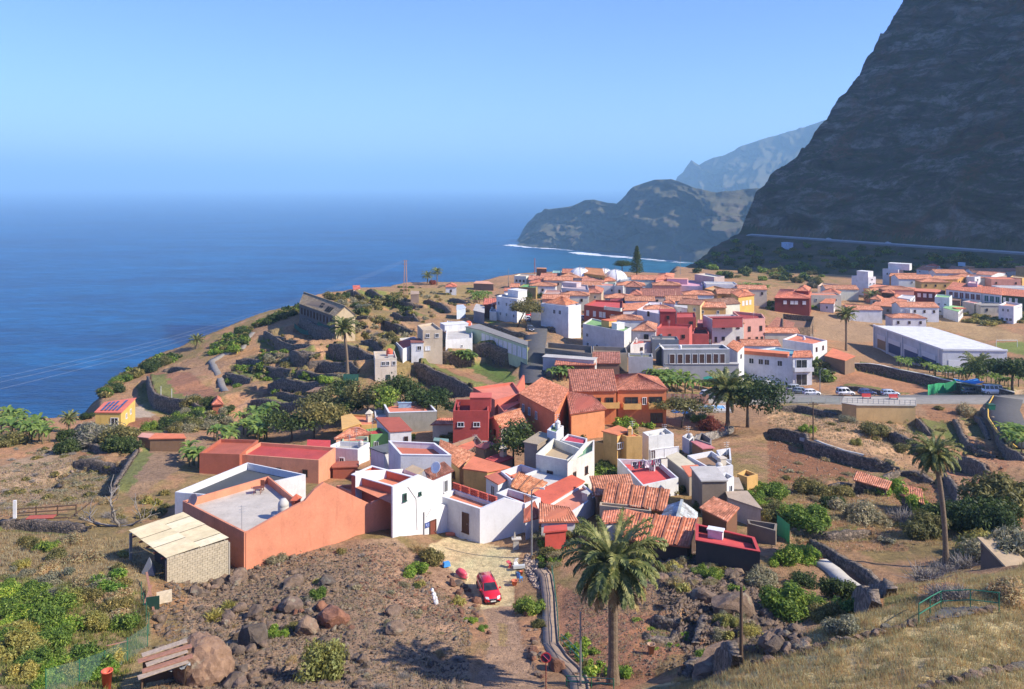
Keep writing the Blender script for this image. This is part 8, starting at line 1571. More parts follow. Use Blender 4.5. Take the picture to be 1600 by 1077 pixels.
def car(p,heading,paint,label,L=4.3,Wd=1.76,Hh=1.48,belt=.92,hood=1.05,ws=.62,rear=.45,kind='car',cat='car',name='parked_car',group=None,bhood=.86,rack=False,zlift=.0):
    root=empty(name,(p.x,p.y,p.z+zlift),label,cat,group,math.atan2(heading.y,heading.x)-math.pi/2);pm=carpaint(paint);w=Wd/2;l=L/2
    st=[(-l,w*.80,.32,.62),(-l+.05,w*.88,.26,belt*.93),(-l+.3,w*.97,.22,belt),(-l*.5,w,.2,belt),(0,w,.2,belt),(l-hood-.05,w,.2,belt),(l-hood*.5,w*.97,.2,bhood-.02),(l-.28,w*.92,.2,bhood-.12),(l-.07,w*.80,.22,.64),(l,w*.66,.3,.52)]
    b=MB();V=[];n=10
    for y,ww,z0,z1 in st:
        zm=z0+(z1-z0)*.55;V+=[(-ww*.9,y,z0),(-ww,y,z0+.1),(-ww*1.0,y,zm),(-ww*.975,y,z1-.07),(-ww*.9,y,z1),(ww*.9,y,z1),(ww*.975,y,z1-.07),(ww,y,zm),(ww,y,z0+.1),(ww*.9,y,z0)]
    fs=[(i*n+k,i*n+(k+1)% n,(i+1)*n+(k+1)% n,(i+1)*n+k) for i in range(len(st)-1) for k in range(n)]+[tuple(range(n)),tuple(range((len(st)-1)*n,len(st)*n))[::-1]]
    b.add(V,fs);y0=-l+.1;y1=l-hood;zr=Hh;c0=w*.9;c1=w*.72
    B=[(-c0,y0,belt-.02),(c0,y0,belt-.02),(c0,y1,belt-.02),(-c0,y1,belt-.02)];T=[(-c1,y0+rear,zr-.05),(c1,y0+rear,zr-.05),(c1,y1-ws,zr-.03),(-c1,y1-ws,zr-.03)];mid=[(-c1,(y0+rear+y1-ws)/2,zr+.02),(c1,(y0+rear+y1-ws)/2,zr+.02)]
    b.add(B+T+mid,[(0,1,5,4),(2,3,7,6),(1,2,6,9,5),(3,0,4,8,7),(4,5,9,8),(8,9,6,7)]);body=b.build('body',pm,root,True);body.data.shade_flat() if False else None
    g=glass()
    def pane(nm,q,i0,i1,push):
        cc=sum((Vector(x) for x in q),Vector())/4;mb=MB();mb.add([cc+(Vector(x)-cc)*i0+Vector(push) for x in q],[(0,1,2,3)]);mb.build(nm,g,root)
    pane('windscreen',(B[3],B[2],T[2],T[3]),.88,0,(0,.02,.02));pane('rear_window',(B[0],B[1],T[1],T[0]),.82,0,(0,-.02,.01))
    segs=2 if kind!='minibus' else 4
    for s,(i,j) in ((1,(1,2)),(-1,(0,3))):
        for k in range(segs+1 if kind=='car' else segs):
            m=segs+1 if kind=='car' else segs;t0,t1=k/m+.02,(k+1)/m-.02;bl=lambda A,t:Vector(A[i]).lerp(Vector(A[j]),t);lo0,lo1,hi0,hi1=bl(B,t0),bl(B,t1),bl(T,t0),bl(T,t1)
            q=[lo0.lerp(hi0,.12),lo1.lerp(hi1,.12),lo1.lerp(hi1,.88),lo0.lerp(hi0,.88)];pane('side_window',q,.97,0,(s*.018,0,.004))
        for y in (l-.78,-l+.78):
            wh=inst('wheel',WHM,(s*(w-.1),y,.325),0,1,root,ry=s*math.pi/2);inst('rim',RMM,(0,0,0),0,1,wh)
            mb=MB();mb.tube([(s*(w+.004),y+.37*math.cos(a),.33+.37*math.sin(a)) for a in np.linspace(0,math.pi,9)],.035,5);mb.build('wheel_arch',BLACK,root)
        mb=MB();mb.box((s*(w+.1),y1-.35,belt+.06),(.2,.12,.14),0,.8);mb.build('mirror',pm,root)
        mb=MB();mb.add([(s*w*.44,l-.02,.60),(s*w*.80,l-.15,.60),(s*w*.86,l-.33,.76),(s*w*.5,l-.2,.755),(s*w*.44,l-.06,.5),(s*w*.8,l-.18,.5)],[(0,1,2,3),(0,4,5,1)]);v=[(x,y+.035,z+.03) for x,y,z in mb.v];mb.v=v;mb.build('headlight',LAMP,root)
        mb=MB();mb.box((s*w*.76,-l+.05,.72),(.22,.1,.26));mb.build('tail_light',REDL,root);mb=MB();mb.box((s*(w+.008),0,.55),(.02,L*.5,.05));mb.build('side_strip',BLACK,root)
        if rack:mb=MB();mb.tube([(s*c1*.92,y0+rear+.1,zr+.02),(s*c1*.94,0,zr+.08),(s*c1*.92,y1-ws-.1,zr+.03)],.025,5);mb.build('roof_rail',BLACK,root)
    mb=MB();mb.box((0,l-.005,.56),(w*.8,.07,.16));gr_=mb.build('grille',BLACK,root);mb=MB();mb.tube([(-w*.4,l+.03,.63),(0,l+.035,.635),(w*.4,l+.03,.63)],.018,4);mb.lathe([(.02,0),(.055,.0),(.055,.03)],(0,l+.03,.6),10);mb.build('grille_trim',CHROME,gr_)
    mb=MB();mb.box((0,l+.02,.42),(.52,.03,.115));mb.build('number_plate',PLATE,root);mb=MB();mb.box((0,l-.02,.32),(w*1.5,.1,.12));mb.build('air_intake',BLACK,root)
    return root
pf=hit(*Q1('w',632,528));pr=hit(*Q1('w',560,408));hd=Vector((1.05,-4.2,0)).normalized();pc=Vector((pf.x,pf.y,0))-hd*2.25;pc.z=max(ground_z(pc.x+dx,pc.y+dy) for dx in (-.8,.8) for dy in (-1.6,0,1.6))+.0
car(pc,hd,(.62,.012,.022),'red estate car parked on the dirt drive, nose towards the viewer',4.55,1.78,1.48,.93,1.1,.75,.3,rack=True)
EAST=Vector((1,0,0))
def pcar(px,py,col,label,hd=EAST,**k):
    p=hit(px,py);p.z+=.3;car(p,hd,col,label,group='vehicles round the car park',**k)
pcar(1201,606,(.75,.75,.75),'white hatchback parked under the white L-shaped house',Vector((.35,-1,0)).normalized());pcar(1242,613,(.34,.36,.38),'grey van-like car, rear of the two grey cars',L=4.5,Hh=1.8,hood=.9,rear=.2);pcar(1252,616,(.26,.3,.33),'grey car, front of the two grey cars',Vector((.95,-.25,0)).normalized());pcar(1268,619,(.75,.75,.76),'white estate car right of the two grey cars',rear=.3)
pcar(1321,619,(.72,.72,.72),'white small van at the left of the roadside row',L=4.4,Hh=1.85,hood=1.1,rear=.1,cat='van');pcar(1355,619,(.05,.07,.18),'dark blue car in the roadside row');pcar(1391,620,(.5,.56,.62),'silver-blue hatchback in the roadside row',rear=.2);pcar(1518,617,(.2,.18,.16),'brown-grey estate car by the blue awning',rear=.2,L=4.6,Hh=1.6)
pcar(1553,617,(.78,.78,.79),'white minibus beside the brown-grey estate car',L=5.4,Wd=1.95,Hh=2.25,belt=1.2,hood=.7,ws=.5,rear=.1,kind='minibus',cat='minibus',bhood=1.05);pcar(1108,622,(.76,.76,.76),'white car behind the brown plank fence',Vector((.9,-.4,0)).normalized());pcar(1178,602,(.74,.74,.74),'white car half hidden by the green bushes',Vector((.3,-1,0)).normalized())
pcar(*Q1('e',410,500),(.5,.52,.56),'grey car parked at the roadside below the red van',Vector((-.2,1,0)).normalized());pcar(*Q1('e',412,468),(.55,.05,.05),'red van parked on the street beside the leaning tree',Vector((-.2,1,0)).normalized(),Hh=1.9,cat='van');pcar(*Q1('e',436,580),(.06,.065,.07),'dark car coming down the street',Vector((.15,-1,0)).normalized());pcar(*Q1('e',845,495),(.72,.73,.75),'white car on the lane behind the green terrace house',Vector((.9,.4,0)).normalized())
for x,y,s_,lab in ((1384,379,12,'tiny pale car on the mountain road, right one'),(1298,374,-8,'tiny pale car on the mountain road, left one')):
    p=hit(x,y,0,ymin=480);u=np.argmin(np.abs((mxp/myp)-(x-PX0)/F));q=Vector((mxp[u],myp[u],zc[u]+.55));car(q,Vector((.52,-.854,0)),(.7,.7,.7),lab,group='cars on the mountain road')
H('small pale blue house on the dark slope below the mountain road','F',[(1221,379),(1232,380),5.0],5.0,C(190,206,226,.8),('slab',C(190,206,226,.8)),base=4,ymin=480)
# ================================================================== STREET FURNITURE AND CLUTTER
def pole(px,py,Ht,r,mat,label,name='pole',cat='pole',cap=None,arm=None,ymin=0):
    p=hit(px,py,ymin=ymin);root=empty(name,p,label,cat);mb=MB();mb.tube([(0,0,-.5),(0,0,Ht*.5),(0,0,Ht)],[r*1.15,r,r*.85],8);mb.build('post',mat,root)
    if arm=='lamp':mb=MB();mb.tube([(0,0,Ht-.1),(.25,-.1,Ht+.25),(.9,-.3,Ht+.35)],.05,6);mb.build('arm',mat,root);mb=MB();mb.box((1.15,-.38,Ht+.33),(.6,.22,.14),-.3,.7);mb.build('lamp_head',plain((.5,.5,.5),.5),root)
    if arm=='cross':mb=MB();mb.beam((-.9,0,Ht-.4),(.9,0,Ht-.4),.12);mb.build('cross_arm',mat,root);mb=MB();[mb.lathe([(.05,0),(.07,.08),(.03,.16),(.06,.22)],(x,0,Ht-.34),8) for x in (-.8,0,.8)];mb.build('insulator',plain((.5,.45,.4),.3),root)
    return root
WOODP=plain(C(120,92,66,.6),.9,0,.4,6,'weathered_wood');GALV=plain((.30,.31,.32),.55,.4,.15,name='galvanised_steel')
pole(*Q1('w',883,222),7.6,.09,GALV,'tall grey lamp post at the corner of the courtyard','lamp_post','lamp post',arm='lamp');pole(907,1074,5.2,.07,GALV,'thin grey post at the bottom bend of the footpath','metal_post','post')
pole(*Q1('x',998,900),4.2,.1,WOODP,'lone weathered wooden pole on the rubble plots','wooden_pole','pole');pole(*Q1('z',282,352),6.6,.12,WOODP,'thin wooden pole with a crossbar on the straw plots','utility_pole','pole',arm='cross');pole(*Q1('f',1262,985),6.5,.09,GALV,'lamp post beside the green ramp of the car park','lamp_post','lamp post',arm='lamp')
for x,y,h_,lab in ((1078,740,9,'dark pole left of the town on the dark slope'),):pass
pole(*Q1('e',266,235),9,.12,GALV,'thin dark mast on the left skyline of the town','mast','mast',ymin=300);pole(*Q1('i',405,215),9,.2,plain(C(200,110,80,.6),.7),'red and white mast among the seaward roofs','mast','mast',ymin=300);pole(*Q1('f',282,130),11,.14,GALV,'thin dark mast on the skyline right of the conifer','mast','mast',ymin=300)
pole(*Q1('z',737,115),3.0,.06,GALV,'thin post by the yellow viewing terrace','metal_post','post');pole(*Q1('m',750,440),3.4,.1,plain((.5,.48,.45),.8),'pale post in the yard below the big curved wall, left one','metal_post','post');pole(*Q1('m',863,505),4.2,.1,plain((.5,.48,.45),.8),'pale post in the yard below the big curved wall, right one','metal_post','post')
# lattice pylon
p=hit(*Q1('g',868,195),ymin=250);root=empty('lattice_pylon',p,'slim rusty lattice pylon on the headland','pylon');PYM=plain(C(190,140,110,.7),.7,.2);Ht=14.5;mb=MB();m2=MB()
for s in ((-1,-1),(1,-1),(1,1),(-1,1)):mb.beam((s[0]*.75,s[1]*.75,-.5),(s[0]*.3,s[1]*.3,Ht),.12)
for k in range(12):
    z0,z1=Ht*k/12,Ht*(k+1)/12;w0,w1=.75-.45*k/12,.75-.45*(k+1)/12
    for a,b in (((-1,-1),(1,-1)),((1,-1),(1,1)),((1,1),(-1,1)),((-1,1),(-1,-1))):m2.beam((a[0]*w0,a[1]*w0,z0),(b[0]*w1,b[1]*w1,z1),.07)
mb.build('legs',PYM,root);m2.build('bracing',PYM,root)
for z in (Ht-.3,Ht-1.6):m3=MB();m3.beam((-1.3,0,z),(1.3,0,z),.12);m3.build('cross_arm',PYM,root)
WIRE=plain((.4,.42,.45),.6,.2);top=p+Vector((0,0,Ht))
for i,(x,y,Yd) in enumerate(((-40,598,215),(-40,606,212),(-60,622,205))):
    e=Vector(xyz(x,y,Yd));a=top+Vector(((-1.2,0,1.2)[i],0,-.2));mb=MB(a);mb.tube([a.lerp(e,t)+Vector((0,0,-7*4*t*(1-t)*.5)) for t in np.linspace(0,1,22)],.014,4);o=mb.build('power_line',WIRE,None);tag(o,('uppermost','middle','lowest')[i]+' of the pale power lines running over the sea from the lattice pylon','cable')
# round no-parking sign
p=hit(853,1082);root=empty('road_sign',p,'round no-parking sign with a red rim on a striped pole by the footpath','sign');h_=2.35;mb=MB();mb.tube([(0,0,-.4),(0,0,h_+.3)],.035,8);mb.build('pole',plain(C(150,50,46,.6),.6),root)
def disc(nm,r,y,mat,par,n=28):mb=MB();vs=[(r*math.cos(2*math.pi*k/n),yy,h_+r*math.sin(2*math.pi*k/n)) for yy in (y,y+.02) for k in range(n)];mb.add(vs,[tuple(range(n)),tuple(range(2*n-1,n-1,-1))]+[(k,(k+1)% n,n+(k+1)% n,n+k) for k in range(n)]);return mb.build(nm,mat,par)
disc('red_rim',.36,-.06,plain(C(190,30,52,.8),.4),root);disc('blue_disc',.27,-.075,plain(C(44,30,84,.6),.4),root);mb=MB();mb.beam((-.19,-.085,h_+.19),(.19,-.085,h_-.19),.085,.02);mb.build('red_bar',plain(C(190,60,100,.8),.4),root)
rock(*Q1('w',1040,950),1.5,1.1,1.1,2,'big reddish-brown rock beside the no-parking sign',name='boulder',cat='boulder')
# pink tub and crates
PINK=plain(C(220,60,84,.85),.45,0,.15);p=hit(*Q1('w',425,345));root=empty('bathtub',p,'upturned pink bathtub on a low wall left of the red car','bathtub');mb=MB();mb.lathe([(.02,.52),(.3,.5),(.36,.36),(.42,.1),(.47,.06),(.47,.02)],n=14);mb.v=[(x*1.75,y*.9,z) for x,y,z in mb.v];o=mb.build('tub',PINK,root,True);o.location=(0,0,.32);o.rotation_euler=(.2,.25,-.6);mb=MB();mb.box((0,0,.12),(1.4,.7,.5),-.3);mb.build('base',plaster(C(214,190,150,.8)),root)
def box_thing(px,py,w,d,h,rz,mat,name,label,cat,zoff=0,top=1.0):
    p=hit(px,py);mb=MB();mb.box((0,0,h/2+zoff),(w,d,h),rz,top);o=mb.build(name,mat,None);o.location=p;return tag(o,label,cat)
BLUEP=plain(C(40,150,230,.8),.4,0,.1)
# a blue plastic chair, pots and broken chairs on the rubble
def chair(px,py,mat,label,rz,tilt=0):
    p=hit(px,py);root=empty('plastic_chair',p,label,'chair',None,rz);root.rotation_euler=(tilt,0,rz);mb=MB();mb.box((0,0,.42),(.48,.46,.05));mb.build('seat',mat,root);mb=MB();mb.box((0,.23,.7),(.46,.05,.55));mb.build('backrest',mat,root)
    for sx in (-.2,.2):
        for sy in (-.2,.2):mb=MB();mb.beam((sx,sy,0),(sx*.95,sy*.95,.42),.05);mb.build('leg',mat,root)
chair(*Q1('w',805,370),BLUEP,'blue plastic chair among the junk right of the red car',2.4);chair(*Q1('w',775,275),plain(C(240,236,236),.5),'white plastic chair at the top of the junk heap',.6,.5);chair(*Q1('w',760,285),plain(C(200,60,70,.8),.5),'red plastic chair lying in the junk heap',4.0,1.2)
def pot(px,py,r,h,mat,label,name='pot',cat='pot',lean=0):
    p=hit(px,py);mb=MB();mb.lathe([(.02,.0),(r*.7,0),(r,h*.95),(r*1.08,h*.95),(r*1.08,h),(r*.9,h),(r*.8,h*.7),(.02,h*.65)],n=14);o=mb.build(name,mat,None,True);o.location=p;o.rotation_euler=(lean,lean*.5,0);return tag(o,label,cat)
TERR=plain(C(222,110,66,.8),.8);pot(*Q1('w',770,395),.32,.5,TERR,'orange clay pot at the near end of the junk heap');pot(*Q1('w',815,325),.2,.35,TERR,'small orange pot beside the blue plastic chair');pot(*Q1('w',790,335),.24,.4,plain((.05,.06,.08),.5),'dark bucket in the junk heap','bucket','bucket');pot(*Q1('u',700,1075),.36,1.25,plain(C(224,84,34,.85),.5),'orange barrel against the stones at the bottom left','barrel','barrel');pot(*Q1('x',408,845),.3,.75,plain(C(190,150,120,.7),.8),'small pale drum on the red soil plot','drum','drum')
box_thing(*Q1('w',325,280),.8,.5,.45,.5,BLUEP,'blue_crate','bright blue crate on the bank left of the pink bathtub','crate',.15,.8);box_thing(*Q1('w',800,295),1.3,.4,.3,.2,plain((.5,.52,.5),.5),'scrap_sheet','pale metal scrap lying on the junk heap','scrap',.2);box_thing(*Q1('w',350,68),1.1,.6,.25,.2,TERR,'planter','low terracotta planter at the corner of the white house','planter')
for x,y,lab in ((228,445,'white painted stone on the dirt slope, uppermost of the row'),(240,470,'white painted stone on the dirt slope, second from the top'),(248,495,'white painted stone on the dirt slope, second from the bottom'),(258,520,'white painted stone on the dirt slope, lowest of the row')):p=hit(*Q1('w',x,y));tag(inst('white_stone',RK[0][1].copy(),(p.x,p.y,p.z+.15),x,(.28,.25,.3)),lab,'stone','white stones');bpy.data.objects[-1] if False else None
WSTM=plain(C(236,230,220),.9)
for o in [o for o in COL.objects if o.name.startswith('white_stone')]:o.data.materials[0]=WSTM
# stone pillar with a bird-like top at the white wall
p=hit(*Q1('r',850,1060));root=empty('stone_pillar',p,'little rough pillar with a slab and an upright shard in front of the white wall','pillar');mb=MB();mb.box((0,0,.5),(.7,.6,1.2),.1,.85);mb.build('shaft',plaster(C(196,188,172,.75),.5),root);mb=MB();mb.box((.05,0,1.16),(1.1,.7,.12),.1);mb.build('slab',plaster(C(210,202,188,.8),.4),root);mb=MB();mb.box((-.15,0,1.55),(.3,.15,.7),.4,.3);mb.build('shard',plaster(C(180,172,158,.7),.4),root)
# shelter of old boards, bottom left
p=hit(*Q1('u',1080,1060));root=empty('board_shelter',p,'ramshackle shelter of old boards and grey plastic beside the huge boulder','shelter',None,.42);OW=plain(C(190,130,100,.7),.85,0,.4,5,'old_boards')
for i,(x,y) in enumerate(((-1.5,-.9),(1.3,-.7),(1.5,1.0),(-1.3,.9))):mb=MB();mb.beam((x,y,-.4),(x*.96,y*.96,1.7+.25*(i>1)),.12);mb.build('post',WOODP,root)
for i in range(5):mb=MB();y=-1.2+i*.5;mb.beam((-1.7+.25*(i % 3),y-.15,1.75+.1*i),(1.45+.3*(i % 2),y+.3-.15*(i % 2),1.9+.1*i),.52,.05);mb.build('roof_board',OW if i % 2 else plain(C(200,176,150,.7),.85,0,.4,5),root)
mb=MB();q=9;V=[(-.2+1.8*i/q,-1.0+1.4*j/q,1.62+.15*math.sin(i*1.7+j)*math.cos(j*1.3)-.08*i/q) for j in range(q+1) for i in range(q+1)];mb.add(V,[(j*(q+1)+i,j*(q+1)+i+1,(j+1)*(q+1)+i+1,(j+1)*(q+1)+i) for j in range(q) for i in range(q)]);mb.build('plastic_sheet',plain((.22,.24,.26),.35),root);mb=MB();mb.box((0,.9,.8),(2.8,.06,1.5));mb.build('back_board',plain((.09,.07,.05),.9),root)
# old door, planks and sheets by the garage
box_thing(*Q1('u',1075,520),1.3,.08,1.1,.5,plain(C(226,208,176,.8),.8,0,.3),'old_door','cream painted board standing among the rocks below the garage','board',.1);box_thing(*Q1('u',1000,560),1.1,.08,1.2,.3,plain(C(30,80,66,.5),.6),'green_panel','dark green panel beside the wire fence','panel',0)
for i,(x0,y0,x1,y1,lab) in enumerate(((960,380,1010,590,'rust-brown plank leaning by the green panel'),(990,470,935,560,'pale plank leaning by the green panel'),(700,880,860,760,'long plank across the dead tree heap'))):
    a=hit(*Q1('u',x0,y0));b=hit(*Q1('u',x1,y1));mb=MB(b);mb.beam(a+Vector((0,0,1.0)),b+Vector((0,0,.05)),.2,.05);o=mb.build('plank',OW,None);tag(o,lab,'plank')
p=hit(*Q1('u',965,330));mb=MB();mb.add([(-.7,0,0),(.8,-.2,0),(.1,.2,1.7),(.5,.9,.1)],[(0,1,2),(1,3,2),(0,2,3)]);o=mb.build('grey_tarp',plain((.22,.24,.27),.6),None);o.location=p;tag(o,'pointed grey tarpaulin in front of the open garage','tarpaulin')
# wire fence
FEN=None
m,N,L_,pp=_nodes('wire_mesh');tr=N.new('ShaderNodeBsdfTransparent');mx=N.new('ShaderNodeMixShader');mx.inputs[0].default_value=.2;pp.inputs['Base Color'].default_value=(.16,.30,.25,1);L_.new(tr.outputs[0],mx.inputs[1]);L_.new(pp.outputs[0],mx.inputs[2]);L_.new(mx.outputs[0],N['Material Output'].inputs[0]);FEN=m
def fence(label,P,h,mat,postm,step=2.5,name='wire_fence',cat='fence'):
    p2,t=resample([(p.x,p.y) for p in P],step);o=Vector((*p2[0],ground_z(*p2[0])));root=empty(name,o,label,cat);Pt=[Vector((x,y,ground_z(x,y)))-o for x,y in p2];mb=MB()
    for a,b in zip(Pt,Pt[1:]):mb.quad(a,b,b+Vector((0,0,h)),a+Vector((0,0,h)))
    mb.build('mesh_panel',mat,root)
    for q in Pt:m2=MB();m2.tube([q-Vector((0,0,.3)),q+Vector((0,0,h+.05))],.035,6);m2.build('post',postm,root)
    return root
fence('sagging green wire fence along the lower left thicket',[hit(*q) for q in Q('u',[(925,500),(990,790),(740,960),(470,1070),(300,1120)])],1.7,FEN,gm)
fence('thin wire fence along the car park edge',[hit(*q) for q in Q('z',[(0,118),(150,122),(300,122),(450,124)])],1.4,FEN,GALV,3)
GN_=plain(C(40,170,110,.8),.6,0,.2);fence('green windbreak netting right of the roadside cars',[hit(*q) for q in Q('h',[(730,915),(800,900),(900,885)])],2.6,GN_,gm,3,'netting_fence');fence('green netting strip under the old grey warehouse',[hit(*q) for q in Q('g',[(90,415),(240,475),(380,500)])],1.4,plain(C(40,120,96,.5),.7),gm,4,'netting_fence');fence('green garden netting at the flank of the lower village',[hit(*q) for q in Q('o',[(890,620),(960,690),(1030,740)])],2.4,plain(C(50,190,110,.8),.6),gm,2,'netting_fence');fence('teal netting fence behind the lone palm',[hit(*q) for q in Q('n',[(1390,775),(1548,778)])],1.6,plain(C(30,110,96,.5),.7),gm,3,'netting_fence')
# plank fence by the pool, planks as parts
P=[hit(*q) for q in Q('f',[(182,1040),(330,1042),(492,1044)])];p2,t=resample([(q.x,q.y) for q in P],.8);o=Vector((*p2[0],ground_z(*p2[0])));root=empty('plank_fence',o,'brown plank fence behind the swimming pool','fence');PL=[plain(C(*c,.65),.9,0,.3,4) for c in ((150,100,84),(170,120,98),(128,84,72))]
for i,(x,y) in enumerate(p2[:-1]):nx,ny=p2[i+1];z=ground_z(x,y);mb=MB();mb.box((x-o.x,y-o.y,z-o.z+1.1),(.7,.06,2.6),math.atan2(ny-y,nx-x));mb.build('plank',PL[i % 3],root)
# pool
p=hit(1098,640);root=empty('swimming_pool',p+Vector((0,0,.25)),'narrow blue swimming pool with a pale deck by the bushy palm','pool');mb=MB();mb.box((0,0,-.15),(12,5.2,.5));mb.build('deck',LCONC,root);mb=MB();mb.box((0,.2,.1),(9.5,2.6,.06));mb.build('water',plain(C(110,180,226,.8),.1),root);mb=MB()
for a,b in (((-4.85,-1.2),(4.85,-1.2)),((4.85,-1.2),(4.85,1.6)),((4.85,1.6),(-4.85,1.6)),((-4.85,1.6),(-4.85,-1.2))):mb.beam((*a,.16),(*b,.16),.22,.16)
mb.build('coping',plain(C(226,220,210),.7),root)
def parasol(px,py,h,w,col,label,name='parasol'):
    p=hit(px,py);root=empty(name,p,label,'parasol');mb=MB();n=8;mb.add([(0,0,h+.6)]+[(w*math.cos(k*math.pi/4+.39),w*math.sin(k*math.pi/4+.39),h) for k in range(n)],[(0,1+k,1+(k+1)% n) for k in range(n)]);mb.build('canopy',plain(col,.7),root);mb=MB();mb.tube([(0,0,-.2),(0,0,h+.58)],.06,6);mb.build('pole',GALV,root)
parasol(1117,612,3.2,3.0,C(20,150,124,.8),'green shade parasol behind the pool fence');parasol(1056,656,1.6,1.1,C(120,200,236,.8),'light blue parasol in the pool garden, left one');parasol(1068,657,1.6,1.0,C(120,200,236,.8),'light blue parasol in the pool garden, right one')
# blue awning stall
p=hit(*Q1('h',975,890));root=empty('awning_stall',p,'stall with a sagging bright blue awning near the white minibus','stall');mb=MB();q=8;V=[(-3+6*i/q,-1.8+3.6*j/q,2.7-.35*math.sin(math.pi*i/q)+.15*math.sin(j+i*.9)) for j in range(q+1) for i in range(q+1)];mb.add(V,[(j*(q+1)+i,j*(q+1)+i+1,(j+1)*(q+1)+i+1,(j+1)*(q+1)+i) for j in range(q) for i in range(q)]);mb.build('awning',plain(C(30,150,220,.85),.6),root)
for x,y in ((-2.8,-1.6),(2.8,-1.6),(2.8,1.6),(-2.8,1.6)):mb=MB();mb.tube([(x,y,-.2),(x,y,2.7)],.06,6);mb.build('post',GALV,root)
mb=MB();mb.box((0,.3,.5),(2.2,1.2,1.0));mb.build('counter',plain(C(40,110,180,.7),.6),root)
# benches and fence on the viewing terrace
rel=HOUSES['yellow walled viewing terrace with a low fence below the car park']
def vt_pt(u,v):return rel[5]+Vector((0,0,rel[2]+.17))+Vector((rel[1][0].lerp(rel[1][2],u).lerp(rel[1][4].lerp(rel[1][3],u),v).x,rel[1][0].lerp(rel[1][2],u).lerp(rel[1][4].lerp(rel[1][3],u),v).y,0))
for u,lab in ((.32,'red bench on the yellow viewing terrace, left one'),(.7,'red bench on the yellow viewing terrace, right one')):
    p=vt_pt(u,.72);root=empty('bench',p,lab,'bench');mb=MB();mb.box((0,0,.45),(1.9,.5,.08));mb.build('seat',plain(C(220,60,50,.8),.5),root);mb=MB();mb.box((0,.25,.8),(1.9,.08,.5));mb.build('backrest',plain(C(220,60,50,.8),.5),root)
    for s in (-.8,.8):mb=MB();mb.box((s,0,.2),(.1,.45,.42));mb.build('leg',GALV,root)
o=vt_pt(0,0);root=empty('terrace_fence',o,'thin post fence round the yellow viewing terrace','fence');prev=None
for i in range(15):
    q=vt_pt(i/14,.02)-o;mb=MB();mb.beam(q,q+Vector((0,0,1.0)),.08);mb.build('post',GALV,root)
    if prev is not None:mb=MB();mb.beam(prev+Vector((0,0,.95)),q+Vector((0,0,.95)),.05);mb.beam(prev+Vector((0,0,.5)),q+Vector((0,0,.5)),.04);mb.build('rail',GALV,root)
    prev=q
# green bin
p=hit(*Q1('z',1392,165));root=empty('waste_bin',p,'green waste container beside the yellow road kerb','bin');mb=MB();mb.box((0,0,.65),(1.3,1.0,1.1),0,1.1);mb.build('tub',gm,root);mb=MB();mb.box((0,0,1.26),(1.5,1.2,.14));mb.build('lid',plain(C(60,110,90,.6),.5),root)
# green handrail platform
PP=[hit(*q) for q in Q('y',[(890,650),(965,562),(1240,560),(1160,640)])];sheet('platform','y',[(880,655),(965,560),(1275,556),(1150,605)],plain((.13,.13,.135),.9,0,.2),.15,16)
rail('bright green double handrail round the grey viewpoint platform',[hit(*q,0) for q in Q('y',[(820,655),(965,566),(1130,560),(1275,558),(1345,580)])],1.15,gm,1.3)
box_thing(*Q1('t',100,905),.35,.3,2.2,.2,plaster(WH),'white_post','leaning white post at the edge of the left fields','post');
# timber frame with old red board near the white post
p=hit(*Q1('t',300,905));root=empty('timber_pen',p,'broken timber pen with a red board lying in it, right of the white post','pen')
for a,b in (((-4,.5,.9),(3.2,1.4,1.1)),((-4,.5,.4),(3.2,1.4,.6)),((3.2,-.4,.1),(5,2,1.4)),((-3,-.8,.15),(3,-.2,.2))):mb=MB();mb.beam(a,b,.12);mb.build('timber',WOODP,root)
for x in (-4,-1.5,1,3.2):mb=MB();mb.beam((x,.5+.12*(x+4),-.3),(x,.5+.12*(x+4),1.2),.12);mb.build('post',WOODP,root)
mb=MB();mb.box((-.3,-.2,.25),(3.2,1.1,.06),.1);mb.build('red_board',plain(C(190,84,60,.75),.8),root)
# football goal on the pitch
p=hit(*Q1('h',1205,628));root=empty('football_goal',p,'white football goal on the green pitch right of the hall','goal');gw=plain((.75,.75,.75),.5)
for x in (-3.6,3.6):mb=MB();mb.tube([(x,0,-.2),(x,0,2.5)],.09,6);mb.build('post',gw,root)
mb=MB();mb.tube([(-3.6,0,2.5),(3.6,0,2.5)],.09,6);mb.build('crossbar',gw,root)
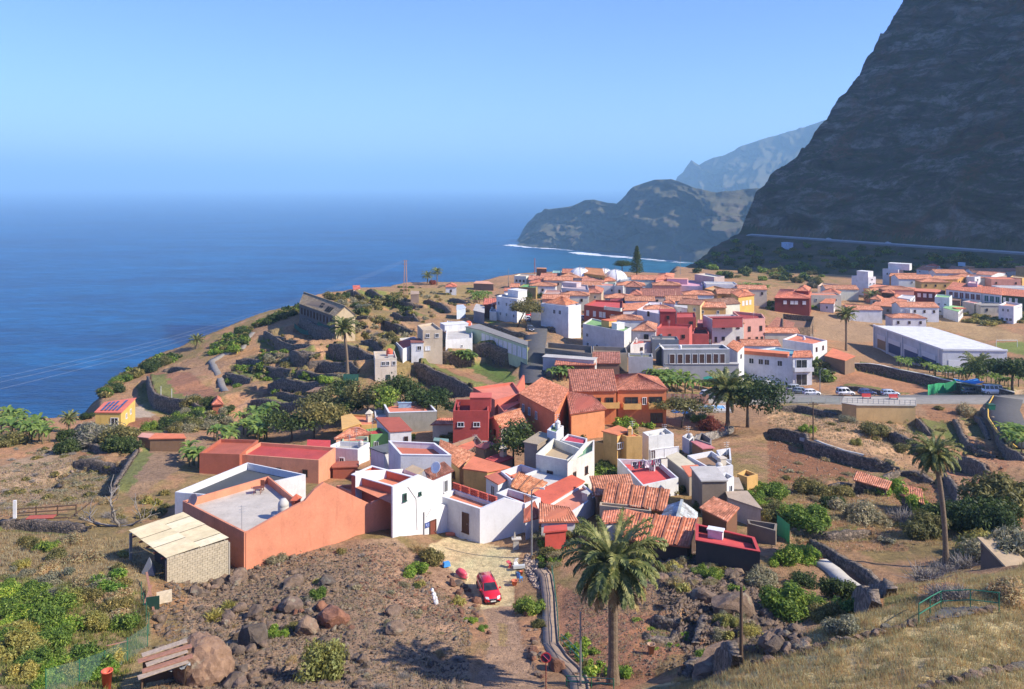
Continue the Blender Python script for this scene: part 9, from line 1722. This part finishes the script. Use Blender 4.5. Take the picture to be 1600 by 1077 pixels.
# laundry lines on the red terrace
rel=HOUSES['white-walled red terrace hung with laundry below the yellow house'];zf=rel[3];root=None
def tpt(u,v,z):q=rel[4](u,v);return rel[5]+Vector((q.x,q.y,zf+z))
LCOL=[(.75,.75,.78),(.03,.03,.05),(.06,.06,.09),(.7,.7,.72),(.6,.04,.12),(.04,.05,.06),(.72,.7,.72),(.2,.22,.3),(.75,.74,.75),(.08,.03,.05)]
for li,(u0,v0,u1,v1,lab) in enumerate(((.42,.1,.36,.6,'laundry line with dark and white clothes across the red terrace'),(.36,.64,.3,.9,'second laundry line with pale clothes in the shaded part of the terrace'))):
    a,b=tpt(u0,v0,1.7),tpt(u1,v1,1.7);root=empty('laundry_line',a,lab,'laundry');mb=MB();mb.tube([(0,0,0),(b-a)*.5-Vector((0,0,.12)),b-a],.02,4);mb.build('line',GALV,root)
    for e in (Vector((0,0,0)),b-a):mb=MB();mb.tube([e-Vector((0,0,1.7)),e+Vector((0,0,.1))],.04,5);mb.build('post',GALV,root)
    for i in range(9):
        t=.06+.1*i;c=(b-a)*t;d=(b-a).normalized();w=.5+.2*(i % 3)*.5;hh=.5+.25*((i*7)% 3);mb=MB();q=3;V=[tuple(c+d*(w*(k/q-.5))+Vector((.05*math.sin(k*2+r),.08*math.cos(k*3+r),-.06-hh*r/2))) for r in range(3) for k in range(q+1)];mb.add(V,[(r*(q+1)+k,r*(q+1)+k+1,(r+1)*(q+1)+k+1,(r+1)*(q+1)+k) for r in range(2) for k in range(q)]);mb.build('garment',plain(LCOL[(i+li*3)% 10],.9),root)
# dividing wall and awning on the red terrace
c=tpt(.02,.62,0);d_=tpt(.34,.74,0);root=empty('terrace_wall',c,'low white dividing wall across the red terrace','wall');mb=MB();mb.beam(Vector((0,0,.4)),d_-c+Vector((0,0,.4)),.2,.9);mb.build('wall',plaster(WH),root)
# terrace furniture on the orange roof: a chair and a small table
relo=HOUSES['big orange flat-roofed house whose grey roof carries an urn and a dish'];q=relo[4](.78,.84);base_=relo[5]+Vector((q.x,q.y,relo[3]))
root=empty('roof_table',base_,'little brown table near the back corner of the grey roof','table');bm_=plain(C(150,80,54,.6),.7);mb=MB();mb.box((0,0,.74),(1.1,.8,.06),.4);mb.build('tabletop',bm_,root)
for x,y in ((-.4,-.3),(.4,-.3),(.4,.3),(-.4,.3)):mb=MB();mb.beam((x,y,0),(x*.9,y*.9,.72),.06);mb.build('leg',bm_,root)
chair_p=base_+Vector((.2,1.0,0));root=empty('roof_chair',chair_p,'brown folding chair in the back corner of the grey roof','chair');mb=MB();mb.box((0,0,.45),(.5,.5,.06));mb.build('seat',bm_,root);mb=MB();mb.box((0,.25,.85),(.5,.06,.7));mb.build('backrest',bm_,root)
for x in (-.2,.2):mb=MB();mb.beam((x,-.2,0),(x,.25,.45),.05);mb.beam((x,.25,0),(x,-.2,.45),.05);mb.build('leg',bm_,root)
